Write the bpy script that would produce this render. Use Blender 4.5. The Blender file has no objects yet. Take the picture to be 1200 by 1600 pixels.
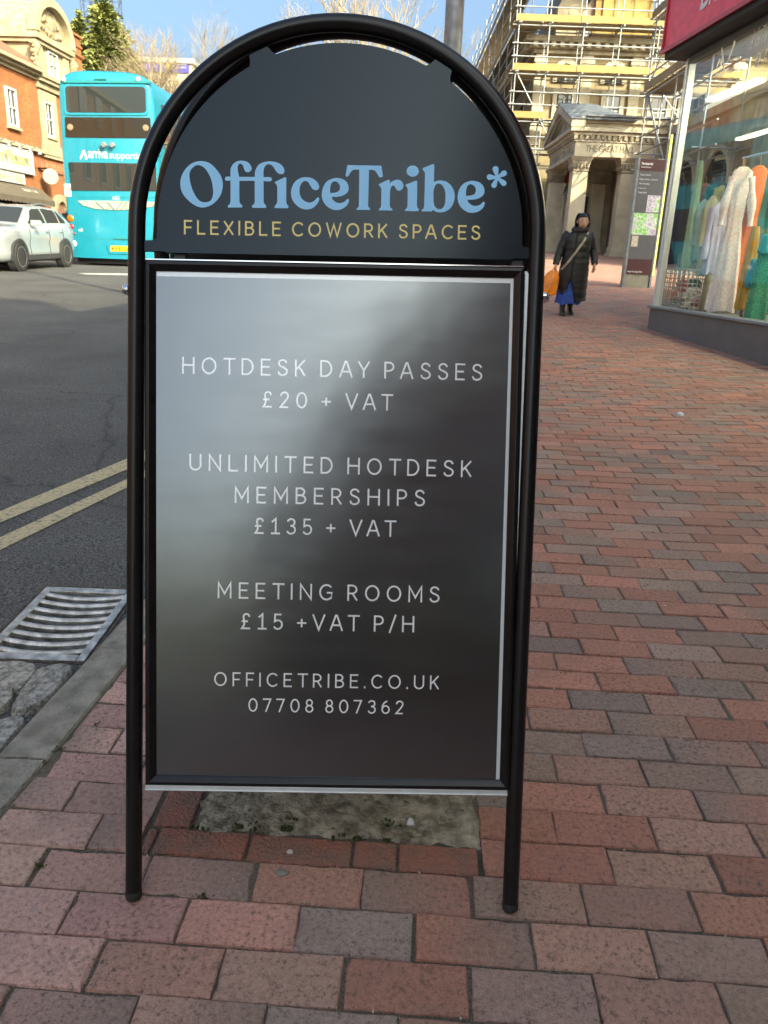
import bpy, math, random
import numpy as np
from mathutils import Vector, Matrix

# ------------------------------------------------------------------ camera, sky, sun, exposure
SC = bpy.context.scene
COL = SC.collection
CAM = np.array([0.0, 0.0, 1.05])
PITCH, ROLL, FPX, CX, CY = math.radians(18.2), math.radians(-2.2), 1200.0, 600.0, 800.0
_F = np.array([0, math.cos(PITCH), -math.sin(PITCH)])
_R0 = np.array([1.0, 0, 0]); _D0 = np.cross(_F, _R0)
_X = math.cos(ROLL) * _R0 + math.sin(ROLL) * _D0
_Y = -math.sin(ROLL) * _R0 + math.cos(ROLL) * _D0

cd = bpy.data.cameras.new('camera'); co = bpy.data.objects.new('camera', cd); COL.objects.link(co)
M = Matrix(((_X[0], -_Y[0], -_F[0], CAM[0]), (_X[1], -_Y[1], -_F[1], CAM[1]), (_X[2], -_Y[2], -_F[2], CAM[2]), (0, 0, 0, 1)))
co.matrix_world = M
cd.sensor_fit = 'HORIZONTAL'; cd.sensor_width = 36; cd.lens = 36.0
cd.clip_start = 0.05; cd.clip_end = 1500
cd.dof.use_dof = True; cd.dof.focus_distance = 1.31; cd.dof.aperture_fstop = 26.0
SC.camera = co

SUN_EL = math.radians(27); SUN_DIR = np.array([0.60, -0.76]); SUN_DIR = SUN_DIR / np.linalg.norm(SUN_DIR)
W = bpy.data.worlds.new('World'); SC.world = W; W.use_nodes = True
nt = W.node_tree; bgn = nt.nodes['Background']
sky = nt.nodes.new('ShaderNodeTexSky'); sky.sky_type = 'NISHITA'; sky.sun_disc = False
sky.sun_elevation = SUN_EL; sky.sun_rotation = math.atan2(SUN_DIR[0], SUN_DIR[1])
sky.air_density = 0.65; sky.dust_density = 10.0; sky.ozone_density = 6.0; sky.altitude = 50
nt.links.new(sky.outputs[0], bgn.inputs[0]); bgn.inputs[1].default_value = 0.15
sl = bpy.data.lights.new('sun', 'SUN'); sl.energy = 2.0; sl.angle = math.radians(0.55); sl.color = (1.0, 0.93, 0.82)
so = bpy.data.objects.new('sun', sl); COL.objects.link(so)
sv = Vector((SUN_DIR[0] * math.cos(SUN_EL), SUN_DIR[1] * math.cos(SUN_EL), math.sin(SUN_EL)))
so.rotation_euler = sv.to_track_quat('Z', 'Y').to_euler(); so.location = (20, -30, 40)
SC.view_settings.view_transform = 'Standard'; SC.view_settings.look = 'None'
SC.view_settings.gamma = 1.0; SC.view_settings.use_white_balance = True; SC.view_settings.white_balance_temperature = 8700; SC.view_settings.white_balance_tint = -3
SC.view_settings.exposure = 2.05
SC.cycles.max_bounces = 8; SC.cycles.transparent_max_bounces = 12
SC.cycles.use_denoising = True

# ------------------------------------------------------------------ measuring helpers (photo pixel -> place in the world)
def ray(u, v):
    return _F + (u - CX) / FPX * _X + (v - CY) / FPX * _Y
def at_y(u, v, y):
    d = ray(u, v); return CAM + d * (y / d[1])
def on_plane(u, v, p0, n):
    d = ray(u, v); p0 = np.array(p0, float); n = np.array(n, float)
    return CAM + d * ((p0 - CAM) @ n / (d @ n))
def sstep(a, b, x):
    t = np.clip((np.asarray(x, float) - a) / (b - a), 0, 1); return t * t * (3 - 2 * t)
def g(x, y):
    x = np.asarray(x, float); y = np.asarray(y, float)
    z = 0.03 * y - .014 * (1 - sstep(1.6, 6.0, y))
    z = z + sstep(0.5, 4.5, x) * np.interp(y, [9, 11, 15.7, 20, 29, 40, 80], [0, .02, .27, .36, .57, .70, .75])
    z = z + 0.05 * sstep(1.0, 3.3, x) * (1 - sstep(10, 14, y))
    return z
def gz(x, y): return float(g(x, y))
def on_ground(u, v, off=0.0):
    d = ray(u, v); k = 5.0
    lo, hi = 0.3, 90.0
    for _ in range(60):
        k = (lo + hi) / 2; p = CAM + d * k
        if p[2] > gz(p[0], p[1]) + off: lo = k
        else: hi = k
    return CAM + d * k

# ------------------------------------------------------------------ mesh helpers
class MB:
    def __init__(s): s.v = []; s.f = []; s.m = []
    def add(s, vs, fs, m=0):
        b = len(s.v); s.v.extend([tuple(map(float, p)) for p in vs])
        s.f.extend([tuple(b + i for i in f) for f in fs]); s.m.extend([m] * len(fs)); return s
    def box(s, a, b, m=0, fr=None):
        (x0, y0, z0), (x1, y1, z1) = a, b
        vs = [(x, y, z) for z in (z0, z1) for y in (y0, y1) for x in (x0, x1)]
        if fr is not None: vs = [fr(*p) for p in vs]
        return s.add(vs, [(0, 2, 3, 1), (4, 5, 7, 6), (0, 1, 5, 4), (2, 6, 7, 3), (0, 4, 6, 2), (1, 3, 7, 5)], m)
    def prism(s, poly, d0, d1, fr, m=0):
        n = len(poly)
        vs = [fr(p[0], p[1], d0) for p in poly] + [fr(p[0], p[1], d1) for p in poly]
        fs = [tuple(range(n))[::-1], tuple(range(n, 2 * n))] + [(i, (i + 1) % n, n + (i + 1) % n, n + i) for i in range(n)]
        return s.add(vs, fs, m)
    def tube(s, pts, r, n=8, m=0, cap=True, closed=False):
        pts = [np.array(p, float) for p in pts]; N = len(pts); rr = r if hasattr(r, '__len__') else [r] * N
        rings = []; up = None
        for i, p in enumerate(pts):
            t = (pts[min(i + 1, N - 1)] - pts[max(i - 1, 0)]); t = t / (np.linalg.norm(t) + 1e-12)
            if up is None:
                up = np.array([0, 0, 1.0]) if abs(t[2]) < 0.9 else np.array([1.0, 0, 0])
            a = np.cross(t, up); a /= (np.linalg.norm(a) + 1e-12); b = np.cross(a, t); up = b
            rings.append([p + rr[i] * (math.cos(2 * math.pi * k / n) * a + math.sin(2 * math.pi * k / n) * b) for k in range(n)])
        return s.loft(rings, cap, m)
    def loft(s, rings, cap=True, m=0):
        n = len(rings[0]); vs = [p for r in rings for p in r]; fs = []
        for i in range(len(rings) - 1):
            for k in range(n):
                a, b = i * n + k, i * n + (k + 1) % n
                fs.append((a, b, b + n, a + n))
        if cap: fs += [tuple(range(n))[::-1], tuple(range((len(rings) - 1) * n, len(rings) * n))]
        return s.add(vs, fs, m)
    def lathe(s, prof, c, ax=(0, 0, 1), n=24, m=0, cap=True):
        ax = np.array(ax, float); ax /= np.linalg.norm(ax); t = np.array([1, 0, 0]) if abs(ax[0]) < .9 else np.array([0, 1, 0])
        a = np.cross(ax, t); a /= np.linalg.norm(a); b = np.cross(ax, a); c = np.array(c, float)
        return s.loft([[c + h * ax + r * (math.cos(2 * math.pi * k / n) * a + math.sin(2 * math.pi * k / n) * b) for k in range(n)] for r, h in prof], cap, m)
    def bar(s, p, q, w, h, m=0, up=(0, 0, 1)):
        p = np.array(p, float); q = np.array(q, float); t = q - p; t /= np.linalg.norm(t); up = np.array(up, float)
        if abs(t @ up) > .95: up = np.array([1.0, 0, 0])
        a = np.cross(t, up); a /= np.linalg.norm(a); b = np.cross(a, t)
        vs = [o + sx * a * w / 2 + sz * b * h / 2 for o in (p, q) for sx, sz in ((-1, -1), (1, -1), (1, 1), (-1, 1))]
        return s.add(vs, [(3, 2, 1, 0), (4, 5, 6, 7), (0, 1, 5, 4), (1, 2, 6, 5), (2, 3, 7, 6), (3, 0, 4, 7)], m)
    def sheet(s, P, m=0):       # P: grid of points [i][j]
        R, Cn = len(P), len(P[0])
        return s.add([p for r in P for p in r], [(i * Cn + j, i * Cn + j + 1, (i + 1) * Cn + j + 1, (i + 1) * Cn + j) for i in range(R - 1) for j in range(Cn - 1)], m)
    def build(s, name, mats, parent=None, base=None, bevel=0, smooth=None, fix=True, seg=2):
        me = bpy.data.meshes.new(name)
        off = np.array(base if base is not None else (wloc(parent) if parent else (0, 0, 0)), float)
        me.from_pydata([tuple(np.array(p) - off) for p in s.v], [], s.f)
        if not isinstance(mats, (list, tuple)): mats = [mats]
        for m in mats: me.materials.append(m)
        if len(mats) > 1: me.polygons.foreach_set('material_index', np.array(s.m, dtype=np.int32))
        if fix:
            import bmesh
            bm = bmesh.new(); bm.from_mesh(me); bmesh.ops.recalc_face_normals(bm, faces=bm.faces); bm.to_mesh(me); bm.free()
        me.update()
        if smooth is not None:
            me.shade_smooth(); me.set_sharp_from_angle(angle=math.radians(smooth))
        o = bpy.data.objects.new(name, me); COL.objects.link(o)
        if parent is not None: o.parent = parent
        else: o.location = tuple(off)
        if bevel:
            b = o.modifiers.new('bevel', 'BEVEL'); b.width = bevel; b.segments = seg; b.limit_method = 'ANGLE'; b.angle_limit = math.radians(40); b.harden_normals = False
        return o
def wloc(o):
    p = np.zeros(3)
    while o is not None: p = p + np.array(o.location); o = o.parent
    return p
def thing(name, label, cat, loc, group=None):
    o = bpy.data.objects.new(name, None); COL.objects.link(o); o.location = tuple(loc); o.empty_display_size = .2
    return tag(o, label, cat, group)
def tag(o, label, cat, group=None):
    o['label'] = label; o['category'] = cat
    if group: o['group'] = group
    return o
def kind(o, k): o['kind'] = k; return o
def dup(o, parent=None):
    c = o.copy(); COL.objects.link(c); c.parent = parent
    for ch in o.children: dup(ch, c)
    return c

# ------------------------------------------------------------------ materials
def srgb(r, gg, b):
    f = lambda c: (c / 255 / 12.92) if c / 255 <= .04045 else ((c / 255 + .055) / 1.055) ** 2.4
    return (f(r), f(gg), f(b))
MATS = {}
def mat(name, col, rough=.6, metal=0, var=.18, scale=6, bump=0, bscale=60, coat=0, spec=.5, col2=None, detail=6, vlo=.35, vhi=.65):
    if name in MATS: return MATS[name]
    m = bpy.data.materials.new(name); m.use_nodes = True; N = m.node_tree; p = N.nodes['Principled BSDF']
    p.inputs['Roughness'].default_value = rough; p.inputs['Metallic'].default_value = metal
    p.inputs['Coat Weight'].default_value = coat; p.inputs['Coat Roughness'].default_value = .06; p.inputs['Specular IOR Level'].default_value = spec
    tc = N.nodes.new('ShaderNodeTexCoord')
    if var or col2:
        nz = N.nodes.new('ShaderNodeTexNoise'); nz.inputs['Scale'].default_value = scale; nz.inputs['Detail'].default_value = detail
        N.links.new(tc.outputs['Object'], nz.inputs['Vector'])
        r = N.nodes.new('ShaderNodeValToRGB'); r.color_ramp.elements[0].position = vlo; r.color_ramp.elements[1].position = vhi
        c2 = col2 or tuple(min(1, c * (1 + var)) for c in col); c1 = col if col2 else tuple(c * (1 - var) for c in col)
        r.color_ramp.elements[0].color = (*c1, 1); r.color_ramp.elements[1].color = (*c2, 1)
        N.links.new(nz.outputs[0], r.inputs[0]); N.links.new(r.outputs[0], p.inputs['Base Color'])
    else: p.inputs['Base Color'].default_value = (*col, 1)
    if bump:
        n2 = N.nodes.new('ShaderNodeTexNoise'); n2.inputs['Scale'].default_value = bscale; n2.inputs['Detail'].default_value = 5
        N.links.new(tc.outputs['Object'], n2.inputs['Vector'])
        b = N.nodes.new('ShaderNodeBump'); b.inputs['Strength'].default_value = bump; b.inputs['Distance'].default_value = .02
        N.links.new(n2.outputs[0], b.inputs['Height']); N.links.new(b.outputs[0], p.inputs['Normal'])
    MATS[name] = m; return m
def brick_mat(name, c1, c2, mortar, sx=(0, 1), scale=4.4, bw=.5, rh=.165):
    """brick courses laid along world y/z (sx=(1,..)) or x/z"""
    m = bpy.data.materials.new(name); m.use_nodes = True; N = m.node_tree; p = N.nodes['Principled BSDF']; p.inputs['Roughness'].default_value = .85
    tc = N.nodes.new('ShaderNodeTexCoord'); sp = N.nodes.new('ShaderNodeSeparateXYZ'); cb = N.nodes.new('ShaderNodeCombineXYZ')
    N.links.new(tc.outputs['Object'], sp.inputs[0])
    ad = N.nodes.new('ShaderNodeMath'); ad.operation = 'ADD'
    N.links.new(sp.outputs[0], ad.inputs[0]); N.links.new(sp.outputs[1], ad.inputs[1])
    N.links.new(ad.outputs[0], cb.inputs[0]); N.links.new(sp.outputs[2], cb.inputs[1])
    b = N.nodes.new('ShaderNodeTexBrick'); b.inputs['Scale'].default_value = scale; b.inputs['Mortar Size'].default_value = .014
    b.inputs['Brick Width'].default_value = bw * 2; b.inputs['Row Height'].default_value = rh * 2
    b.inputs['Color1'].default_value = (*c1, 1); b.inputs['Color2'].default_value = (*c2, 1); b.inputs['Mortar'].default_value = (*mortar, 1)
    N.links.new(cb.outputs[0], b.inputs['Vector'])
    nz = N.nodes.new('ShaderNodeTexNoise'); nz.inputs['Scale'].default_value = 2.5; nz.inputs['Detail'].default_value = 7; N.links.new(tc.outputs['Object'], nz.inputs['Vector'])
    mx = N.nodes.new('ShaderNodeMix'); mx.data_type = 'RGBA'; mx.blend_type = 'MULTIPLY'; mx.inputs[0].default_value = .55
    rp = N.nodes.new('ShaderNodeValToRGB'); rp.color_ramp.elements[0].color = (.5, .5, .5, 1); rp.color_ramp.elements[0].position = .3; rp.color_ramp.elements[1].position = .7
    N.links.new(nz.outputs[0], rp.inputs[0]); N.links.new(b.outputs['Color'], mx.inputs[6]); N.links.new(rp.outputs[0], mx.inputs[7])
    N.links.new(mx.outputs[2], p.inputs['Base Color'])
    bp = N.nodes.new('ShaderNodeBump'); bp.inputs['Strength'].default_value = .4; bp.inputs['Distance'].default_value = .01
    N.links.new(b.outputs['Fac'], bp.inputs['Height']); bp.invert = True; N.links.new(bp.outputs[0], p.inputs['Normal'])
    MATS[name] = m; return m
def mirror_glass(name, tint, ior, rough=.0, body=None):
    """see-through (body None) or dark-backed window glass with Fresnel reflection"""
    m = bpy.data.materials.new(name); m.use_nodes = True; N = m.node_tree; N.nodes.remove(N.nodes['Principled BSDF'])
    out = N.nodes['Material Output']; fr = N.nodes.new('ShaderNodeFresnel'); fr.inputs[0].default_value = ior
    gl = N.nodes.new('ShaderNodeBsdfGlossy'); gl.inputs['Roughness'].default_value = rough
    if body is None: t = N.nodes.new('ShaderNodeBsdfTransparent'); t.inputs[0].default_value = (*tint, 1)
    else: t = N.nodes.new('ShaderNodeBsdfDiffuse'); t.inputs[0].default_value = (*body, 1)
    ge = N.nodes.new('ShaderNodeNewGeometry'); sb = N.nodes.new('ShaderNodeMath'); sb.operation = 'SUBTRACT'; sb.inputs[0].default_value = 1; N.links.new(ge.outputs['Backfacing'], sb.inputs[1]); mu = N.nodes.new('ShaderNodeMath'); mu.operation = 'MULTIPLY'; N.links.new(sb.outputs[0], mu.inputs[0]); N.links.new(fr.outputs[0], mu.inputs[1])
    mx = N.nodes.new('ShaderNodeMixShader'); N.links.new(mu.outputs[0], mx.inputs[0]); N.links.new(t.outputs[0], mx.inputs[1]); N.links.new(gl.outputs[0], mx.inputs[2])
    N.links.new(mx.outputs[0], out.inputs[0]); MATS[name] = m; return m

BLACKPAINT = mat('black_powder_coat', (.006, .006, .007), .30, var=.3, scale=30, coat=.0, spec=.42)
BLACKPLASTIC = mat('black_plastic', (.012, .012, .013), .45, var=.1)
RUBBER = mat('rubber', (.018, .018, .018), .8, var=.2, scale=20)
SILVER = mat('brushed_aluminium', (.74, .79, .80), .32, metal=.45, var=.06, scale=40)
ZINC = mat('galvanised_steel', (.22, .235, .25), .42, metal=.5, var=.22, scale=14)
CHROME = mat('chrome', (.75, .76, .78), .12, metal=1, var=0)
WHITE = mat('white_paint', (.40, .395, .37), .5, var=.06)
DARKGLASS = mirror_glass('dark_window_glass', (1, 1, 1), 1.75, .02, (.012, .014, .016))
BLUEGLASS = mirror_glass('sky_window_glass', (1, 1, 1), 1.9, .02, (.03, .035, .04))

# ------------------------------------------------------------------ text and outlines
def flat_mesh(cu):
    o = bpy.data.objects.new('tmp', cu); COL.objects.link(o); bpy.context.view_layer.update()
    me = bpy.data.meshes.new_from_object(o.evaluated_get(bpy.context.evaluated_depsgraph_get()))
    v = [tuple(p.co) for p in me.vertices]; f = [tuple(p.vertices) for p in me.polygons]
    bpy.data.objects.remove(o); bpy.data.meshes.remove(me); return v, f
def text_flat(body, space=1.0, shear=0, bold=0):
    c = bpy.data.curves.new('tmp', 'FONT'); c.body = body; c.space_character = space; c.size = 1; c.shear = shear; c.offset = bold; c.resolution_u = 4
    r = flat_mesh(c); bpy.data.curves.remove(c); return r
def ext(v): a = np.array(v); return a[:, 0].min(), a[:, 0].max(), a[:, 1].min(), a[:, 1].max()
CAPH = ext(text_flat('H')[0])[3]
def text_on(mb, body, A, B, cap, up, n, off, m=0, shear=0, bold=0, track=True):
    """lay a line of writing from baseline point A to baseline point B"""
    A = np.array(A, float); B = np.array(B, float); ex = B - A; w = np.linalg.norm(ex); ex /= w
    n = np.array(n, float); n /= np.linalg.norm(n); ey = np.cross(n, ex); ey = ey if ey @ np.array(up) > 0 else -ey
    s = cap / CAPH
    e1 = ext(text_flat(body, 1.0, shear, bold)[0]); w1 = (e1[1] - e1[0]) * s; sp = 1.0
    if track and len(body) > 1:
        e2 = ext(text_flat(body, 1.5, shear, bold)[0]); w2 = (e2[1] - e2[0]) * s
        sp = 1.0 + .5 * (w - w1) / max(1e-9, w2 - w1); sp = min(2.2, max(.9, sp))
    v, f = text_flat(body, sp, shear, bold); e = ext(v); sx = w / ((e[1] - e[0]))
    mb.add([A + ex * (p[0] - e[0]) * sx + ey * p[1] * s + n * off for p in v], f, m)
def spline(pts, k=7):
    """closed outline; points with a third value are corners"""
    n = len(pts); out = []
    P = [np.array(p[:2], float) for p in pts]; cor = [len(p) > 2 for p in pts]
    for i in range(n):
        j = (i + 1) % n; p1, p2 = P[i], P[j]; d = np.linalg.norm(p2 - p1)
        def tan(q):
            if cor[q]: return None
            a, b = P[q - 1], P[(q + 1) % n]; t = b - a; L = np.linalg.norm(t); return t / (L + 1e-9)
        t1, t2 = tan(i), tan(j)
        if t1 is None and t2 is None: out.append(p1); continue
        if t1 is None: t1 = (p2 - p1) / d
        if t2 is None: t2 = (p2 - p1) / d
        for q in range(k):
            u = q / k; h1 = 2 * u**3 - 3 * u**2 + 1; h2 = -2 * u**3 + 3 * u**2; h3 = u**3 - 2 * u**2 + u; h4 = u**3 - u**2
            out.append(h1 * p1 + h2 * p2 + h3 * t1 * d + h4 * t2 * d)
    return out
def fill_outline(loops):
    c = bpy.data.curves.new('tmp', 'CURVE'); c.dimensions = '2D'; c.fill_mode = 'BOTH'
    for L in loops:
        s = c.splines.new('POLY'); s.points.add(len(L) - 1); s.use_cyclic_u = True
        for p, q in zip(s.points, L): p.co = (q[0], q[1], 0, 1)
    r = flat_mesh(c); bpy.data.curves.remove(c); return r
# ------------------------------------------------------------------ setting: ground, road, pavement, kerb, gutter
def kerb_x(y):
    return np.interp(y, [-40, -8, -2, 1.39, 2.03, 3, 5, 8, 12, 20, 40, 90], [-9, -2.2, -1.25, -.80, -.737, -.58, -.28, .15, .6, 1.2, 2.0, 4])
def grid_sheet(mb, xs, ys, zf, m=0):
    mb.sheet([[(x, y, float(zf(x, y))) for x in xs] for y in ys], m)

def asphalt():
    m = bpy.data.materials.new('asphalt'); m.use_nodes = True; N = m.node_tree; p = N.nodes['Principled BSDF']; p.inputs['Roughness'].default_value = .85
    tc = N.nodes.new('ShaderNodeTexCoord')
    a = N.nodes.new('ShaderNodeTexNoise'); a.inputs['Scale'].default_value = 130; a.inputs['Detail'].default_value = 4
    b = N.nodes.new('ShaderNodeTexNoise'); b.inputs['Scale'].default_value = 1.3; b.inputs['Detail'].default_value = 8
    for n_ in (a, b): N.links.new(tc.outputs['Object'], n_.inputs['Vector'])
    r = N.nodes.new('ShaderNodeValToRGB'); r.color_ramp.elements[0].position = .40; r.color_ramp.elements[0].color = (.028, .028, .030, 1)
    r.color_ramp.elements[1].position = .72; r.color_ramp.elements[1].color = (.17, .165, .16, 1)
    r2 = N.nodes.new('ShaderNodeValToRGB'); r2.color_ramp.elements[0].position = .3; r2.color_ramp.elements[0].color = (.75, .74, .72, 1); r2.color_ramp.elements[1].position = .75; r2.color_ramp.elements[1].color = (1.2, 1.2, 1.22, 1)
    mx = N.nodes.new('ShaderNodeMix'); mx.data_type = 'RGBA'; mx.blend_type = 'MULTIPLY'; mx.inputs[0].default_value = 1
    e = N.nodes.new('ShaderNodeTexVoronoi'); e.feature = 'DISTANCE_TO_EDGE'; e.inputs['Scale'].default_value = .55
    dn = N.nodes.new('ShaderNodeTexNoise'); dn.inputs['Scale'].default_value = 3; dn.inputs['Detail'].default_value = 6; N.links.new(tc.outputs['Object'], dn.inputs['Vector'])
    va = N.nodes.new('ShaderNodeMix'); va.data_type = 'RGBA'; va.inputs[0].default_value = .22; N.links.new(tc.outputs['Object'], va.inputs[6]); N.links.new(dn.outputs['Color'], va.inputs[7]); N.links.new(va.outputs[2], e.inputs['Vector'])
    r3 = N.nodes.new('ShaderNodeValToRGB'); r3.color_ramp.elements[0].position = .0; r3.color_ramp.elements[0].color = (.45, .45, .45, 1); r3.color_ramp.elements[1].position = .008; r3.color_ramp.elements[1].color = (1, 1, 1, 1); N.links.new(e.outputs['Distance'], r3.inputs[0])
    m2 = N.nodes.new('ShaderNodeMix'); m2.data_type = 'RGBA'; m2.blend_type = 'MULTIPLY'; m2.inputs[0].default_value = .8
    N.links.new(a.outputs[0], r.inputs[0]); N.links.new(b.outputs[0], r2.inputs[0]); N.links.new(r.outputs[0], mx.inputs[6]); N.links.new(r2.outputs[0], mx.inputs[7]); N.links.new(mx.outputs[2], m2.inputs[6]); N.links.new(r3.outputs[0], m2.inputs[7]); N.links.new(m2.outputs[2], p.inputs['Base Color'])
    bp = N.nodes.new('ShaderNodeBump'); bp.inputs['Strength'].default_value = .7; bp.inputs['Distance'].default_value = .006; N.links.new(a.outputs[0], bp.inputs['Height']); N.links.new(bp.outputs[0], p.inputs['Normal'])
    return m
ASPHALT = asphalt()
DIRT = mat('far_ground', (.10, .095, .08), .9, var=.3, scale=.4)

mb = MB(); grid_sheet(mb, np.linspace(-500, 500, 9), np.linspace(-400, 900, 14), lambda x, y: -1.2 + .03 * min(max(y, -60), 160) - (0.0 if y > -70 else 1.0))
kind(mb.build('ground', DIRT), 'structure')
ROAD_OFF = -.115
mb = MB()
xs = np.concatenate([np.linspace(-60, -4, 15), np.linspace(-3.5, 3, 27), np.linspace(3.5, 40, 14)]); ys = np.concatenate([np.linspace(-60, -4, 12), np.linspace(-3, 20, 60), np.linspace(21, 100, 30)])
GC, GHW, GHL = (-.988, 2.165), .168, .245       # the gully grate sits in a hole in the road
hx = (GC[0] - GHW + .006, GC[0] + GHW - .006); hy = (GC[1] - GHL + .006, GC[1] + GHL - .006)
xs = np.unique(np.concatenate([xs[np.abs(xs - GC[0]) > GHW + .01], hx])); ys = np.unique(np.concatenate([ys[np.abs(ys - GC[1]) > GHL + .01], hy]))
grid_sheet(mb, xs, ys, lambda x, y: gz(x, y) + ROAD_OFF)
mb.f = [f for f in mb.f if not (hx[0] - .001 <= min(mb.v[i][0] for i in f) and max(mb.v[i][0] for i in f) <= hx[1] + .001 and hy[0] - .001 <= min(mb.v[i][1] for i in f) and max(mb.v[i][1] for i in f) <= hy[1] + .001)]; mb.m = [0] * len(mb.f)
kind(mb.build('road', ASPHALT, smooth=60), 'structure')

# ---- clay pavers: every paver is real geometry, one sheet of pavement
def paver_material():
    m = bpy.data.materials.new('clay_paver'); m.use_nodes = True; N = m.node_tree; p = N.nodes['Principled BSDF']; p.inputs['Roughness'].default_value = .82; p.inputs['Specular IOR Level'].default_value = .35
    tc = N.nodes.new('ShaderNodeTexCoord'); at = N.nodes.new('ShaderNodeAttribute'); at.attribute_name = 'paver_colour'
    def noise(sc, det=5, ro=.55):
        n_ = N.nodes.new('ShaderNodeTexNoise'); n_.inputs['Scale'].default_value = sc; n_.inputs['Detail'].default_value = det; n_.inputs['Roughness'].default_value = ro
        N.links.new(tc.outputs['Object'], n_.inputs['Vector']); return n_
    def ramp(src, p0, c0, p1, c1):
        r = N.nodes.new('ShaderNodeValToRGB'); e = r.color_ramp.elements; e[0].position = p0; e[0].color = (*c0, 1); e[1].position = p1; e[1].color = (*c1, 1); N.links.new(src, r.inputs[0]); return r
    def mix(a, b, fac, mode):
        x = N.nodes.new('ShaderNodeMix'); x.data_type = 'RGBA'; x.blend_type = mode
        if isinstance(fac, float): x.inputs[0].default_value = fac
        else: N.links.new(fac, x.inputs[0])
        N.links.new(a, x.inputs[6]); 
        if isinstance(b, tuple): x.inputs[7].default_value = (*b, 1)
        else: N.links.new(b, x.inputs[7])
        return x.outputs[2]
    fine = noise(520, 3); mid = noise(118, 6, .72); big = noise(7, 6); huge = noise(1.1, 4)
    c = mix(at.outputs['Color'], ramp(mid.outputs[0], .36, (.66, .64, .62), .66, (1.2, 1.18, 1.16)).outputs[0], .8, 'MULTIPLY')
    c = mix(c, ramp(fine.outputs[0], .34, (.7, .7, .7), .60, (1.1, 1.1, 1.1)).outputs[0], .75, 'MULTIPLY')
    pit = ramp(mid.outputs[0], .36, (.9, .9, .9), .45, (0, 0, 0)); med = noise(4.2, 3); pv = ramp(med.outputs[0], .36, (.15, .15, .15), .62, (1, 1, 1)); pm = N.nodes.new('ShaderNodeMath'); pm.operation = 'MULTIPLY'; N.links.new(pit.outputs[0], pm.inputs[0]); N.links.new(pv.outputs[0], pm.inputs[1]); c = mix(c, (.075, .062, .055), pm.outputs[0], 'MIX')
    grime = ramp(big.outputs[0], .50, (0, 0, 0), .78, (.5, .5, .5)); c = mix(c, (.24, .16, .13), grime.outputs[0], 'MIX')
    dust = ramp(huge.outputs[0], .45, (0, 0, 0), .8, (.3, .3, .3)); c = mix(c, (.32, .23, .19), dust.outputs[0], 'MIX')
    vo = N.nodes.new('ShaderNodeTexVoronoi'); vo.inputs['Scale'].default_value = 5.5; N.links.new(tc.outputs['Object'], vo.inputs['Vector'])
    gum = ramp(vo.outputs['Distance'], .045, (.55, .55, .55), .06, (0, 0, 0)); c = mix(c, (.30, .27, .25), gum.outputs[0], 'MIX')
    N.links.new(c, p.inputs['Base Color'])
    ad = N.nodes.new('ShaderNodeMath'); ad.operation = 'ADD'; N.links.new(mid.outputs[0], ad.inputs[0])
    ml = N.nodes.new('ShaderNodeMath'); ml.operation = 'MULTIPLY'; ml.inputs[1].default_value = .45; N.links.new(fine.outputs[0], ml.inputs[0]); N.links.new(ml.outputs[0], ad.inputs[1])
    bp = N.nodes.new('ShaderNodeBump'); bp.inputs['Strength'].default_value = .85; bp.inputs['Distance'].default_value = .004; N.links.new(ad.outputs[0], bp.inputs['Height']); N.links.new(bp.outputs[0], p.inputs['Normal'])
    return m
def joint_material():
    m = mat('joint_sand', (.19, .155, .12), .95, var=.4, scale=300, bump=.8, bscale=500)
    N = m.node_tree; p = N.nodes['Principled BSDF']; tc = N.nodes['Texture Coordinate']
    old = p.inputs['Base Color'].links[0].from_socket
    nz = N.nodes.new('ShaderNodeTexNoise'); nz.inputs['Scale'].default_value = 5; nz.inputs['Detail'].default_value = 8; N.links.new(tc.outputs['Object'], nz.inputs['Vector'])
    r = N.nodes.new('ShaderNodeValToRGB'); r.color_ramp.elements[0].position = .56; r.color_ramp.elements[1].position = .68; r.color_ramp.elements[1].color = (.7, .7, .7, 1); N.links.new(nz.outputs[0], r.inputs[0])
    x = N.nodes.new('ShaderNodeMix'); x.data_type = 'RGBA'; N.links.new(r.outputs[0], x.inputs[0]); N.links.new(old, x.inputs[6]); x.inputs[7].default_value = (.045, .055, .022, 1); N.links.new(x.outputs[2], p.inputs['Base Color'])
    return m
PAVER, JOINT = paver_material(), joint_material()
SHOP_F0, SHOP_D = np.array([3.24, 9.82]), np.array([.0863, -.9963])     # far corner of the shop, direction of its front towards the viewer
def shop_front_x(y): return SHOP_F0[0] + (SHOP_F0[1] - y) * .0866
PATCH = (-.382, .152, 1.170, 1.5478)      # tree-pit patch: x0, x1, y0, y1 (in paver axes)
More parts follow.
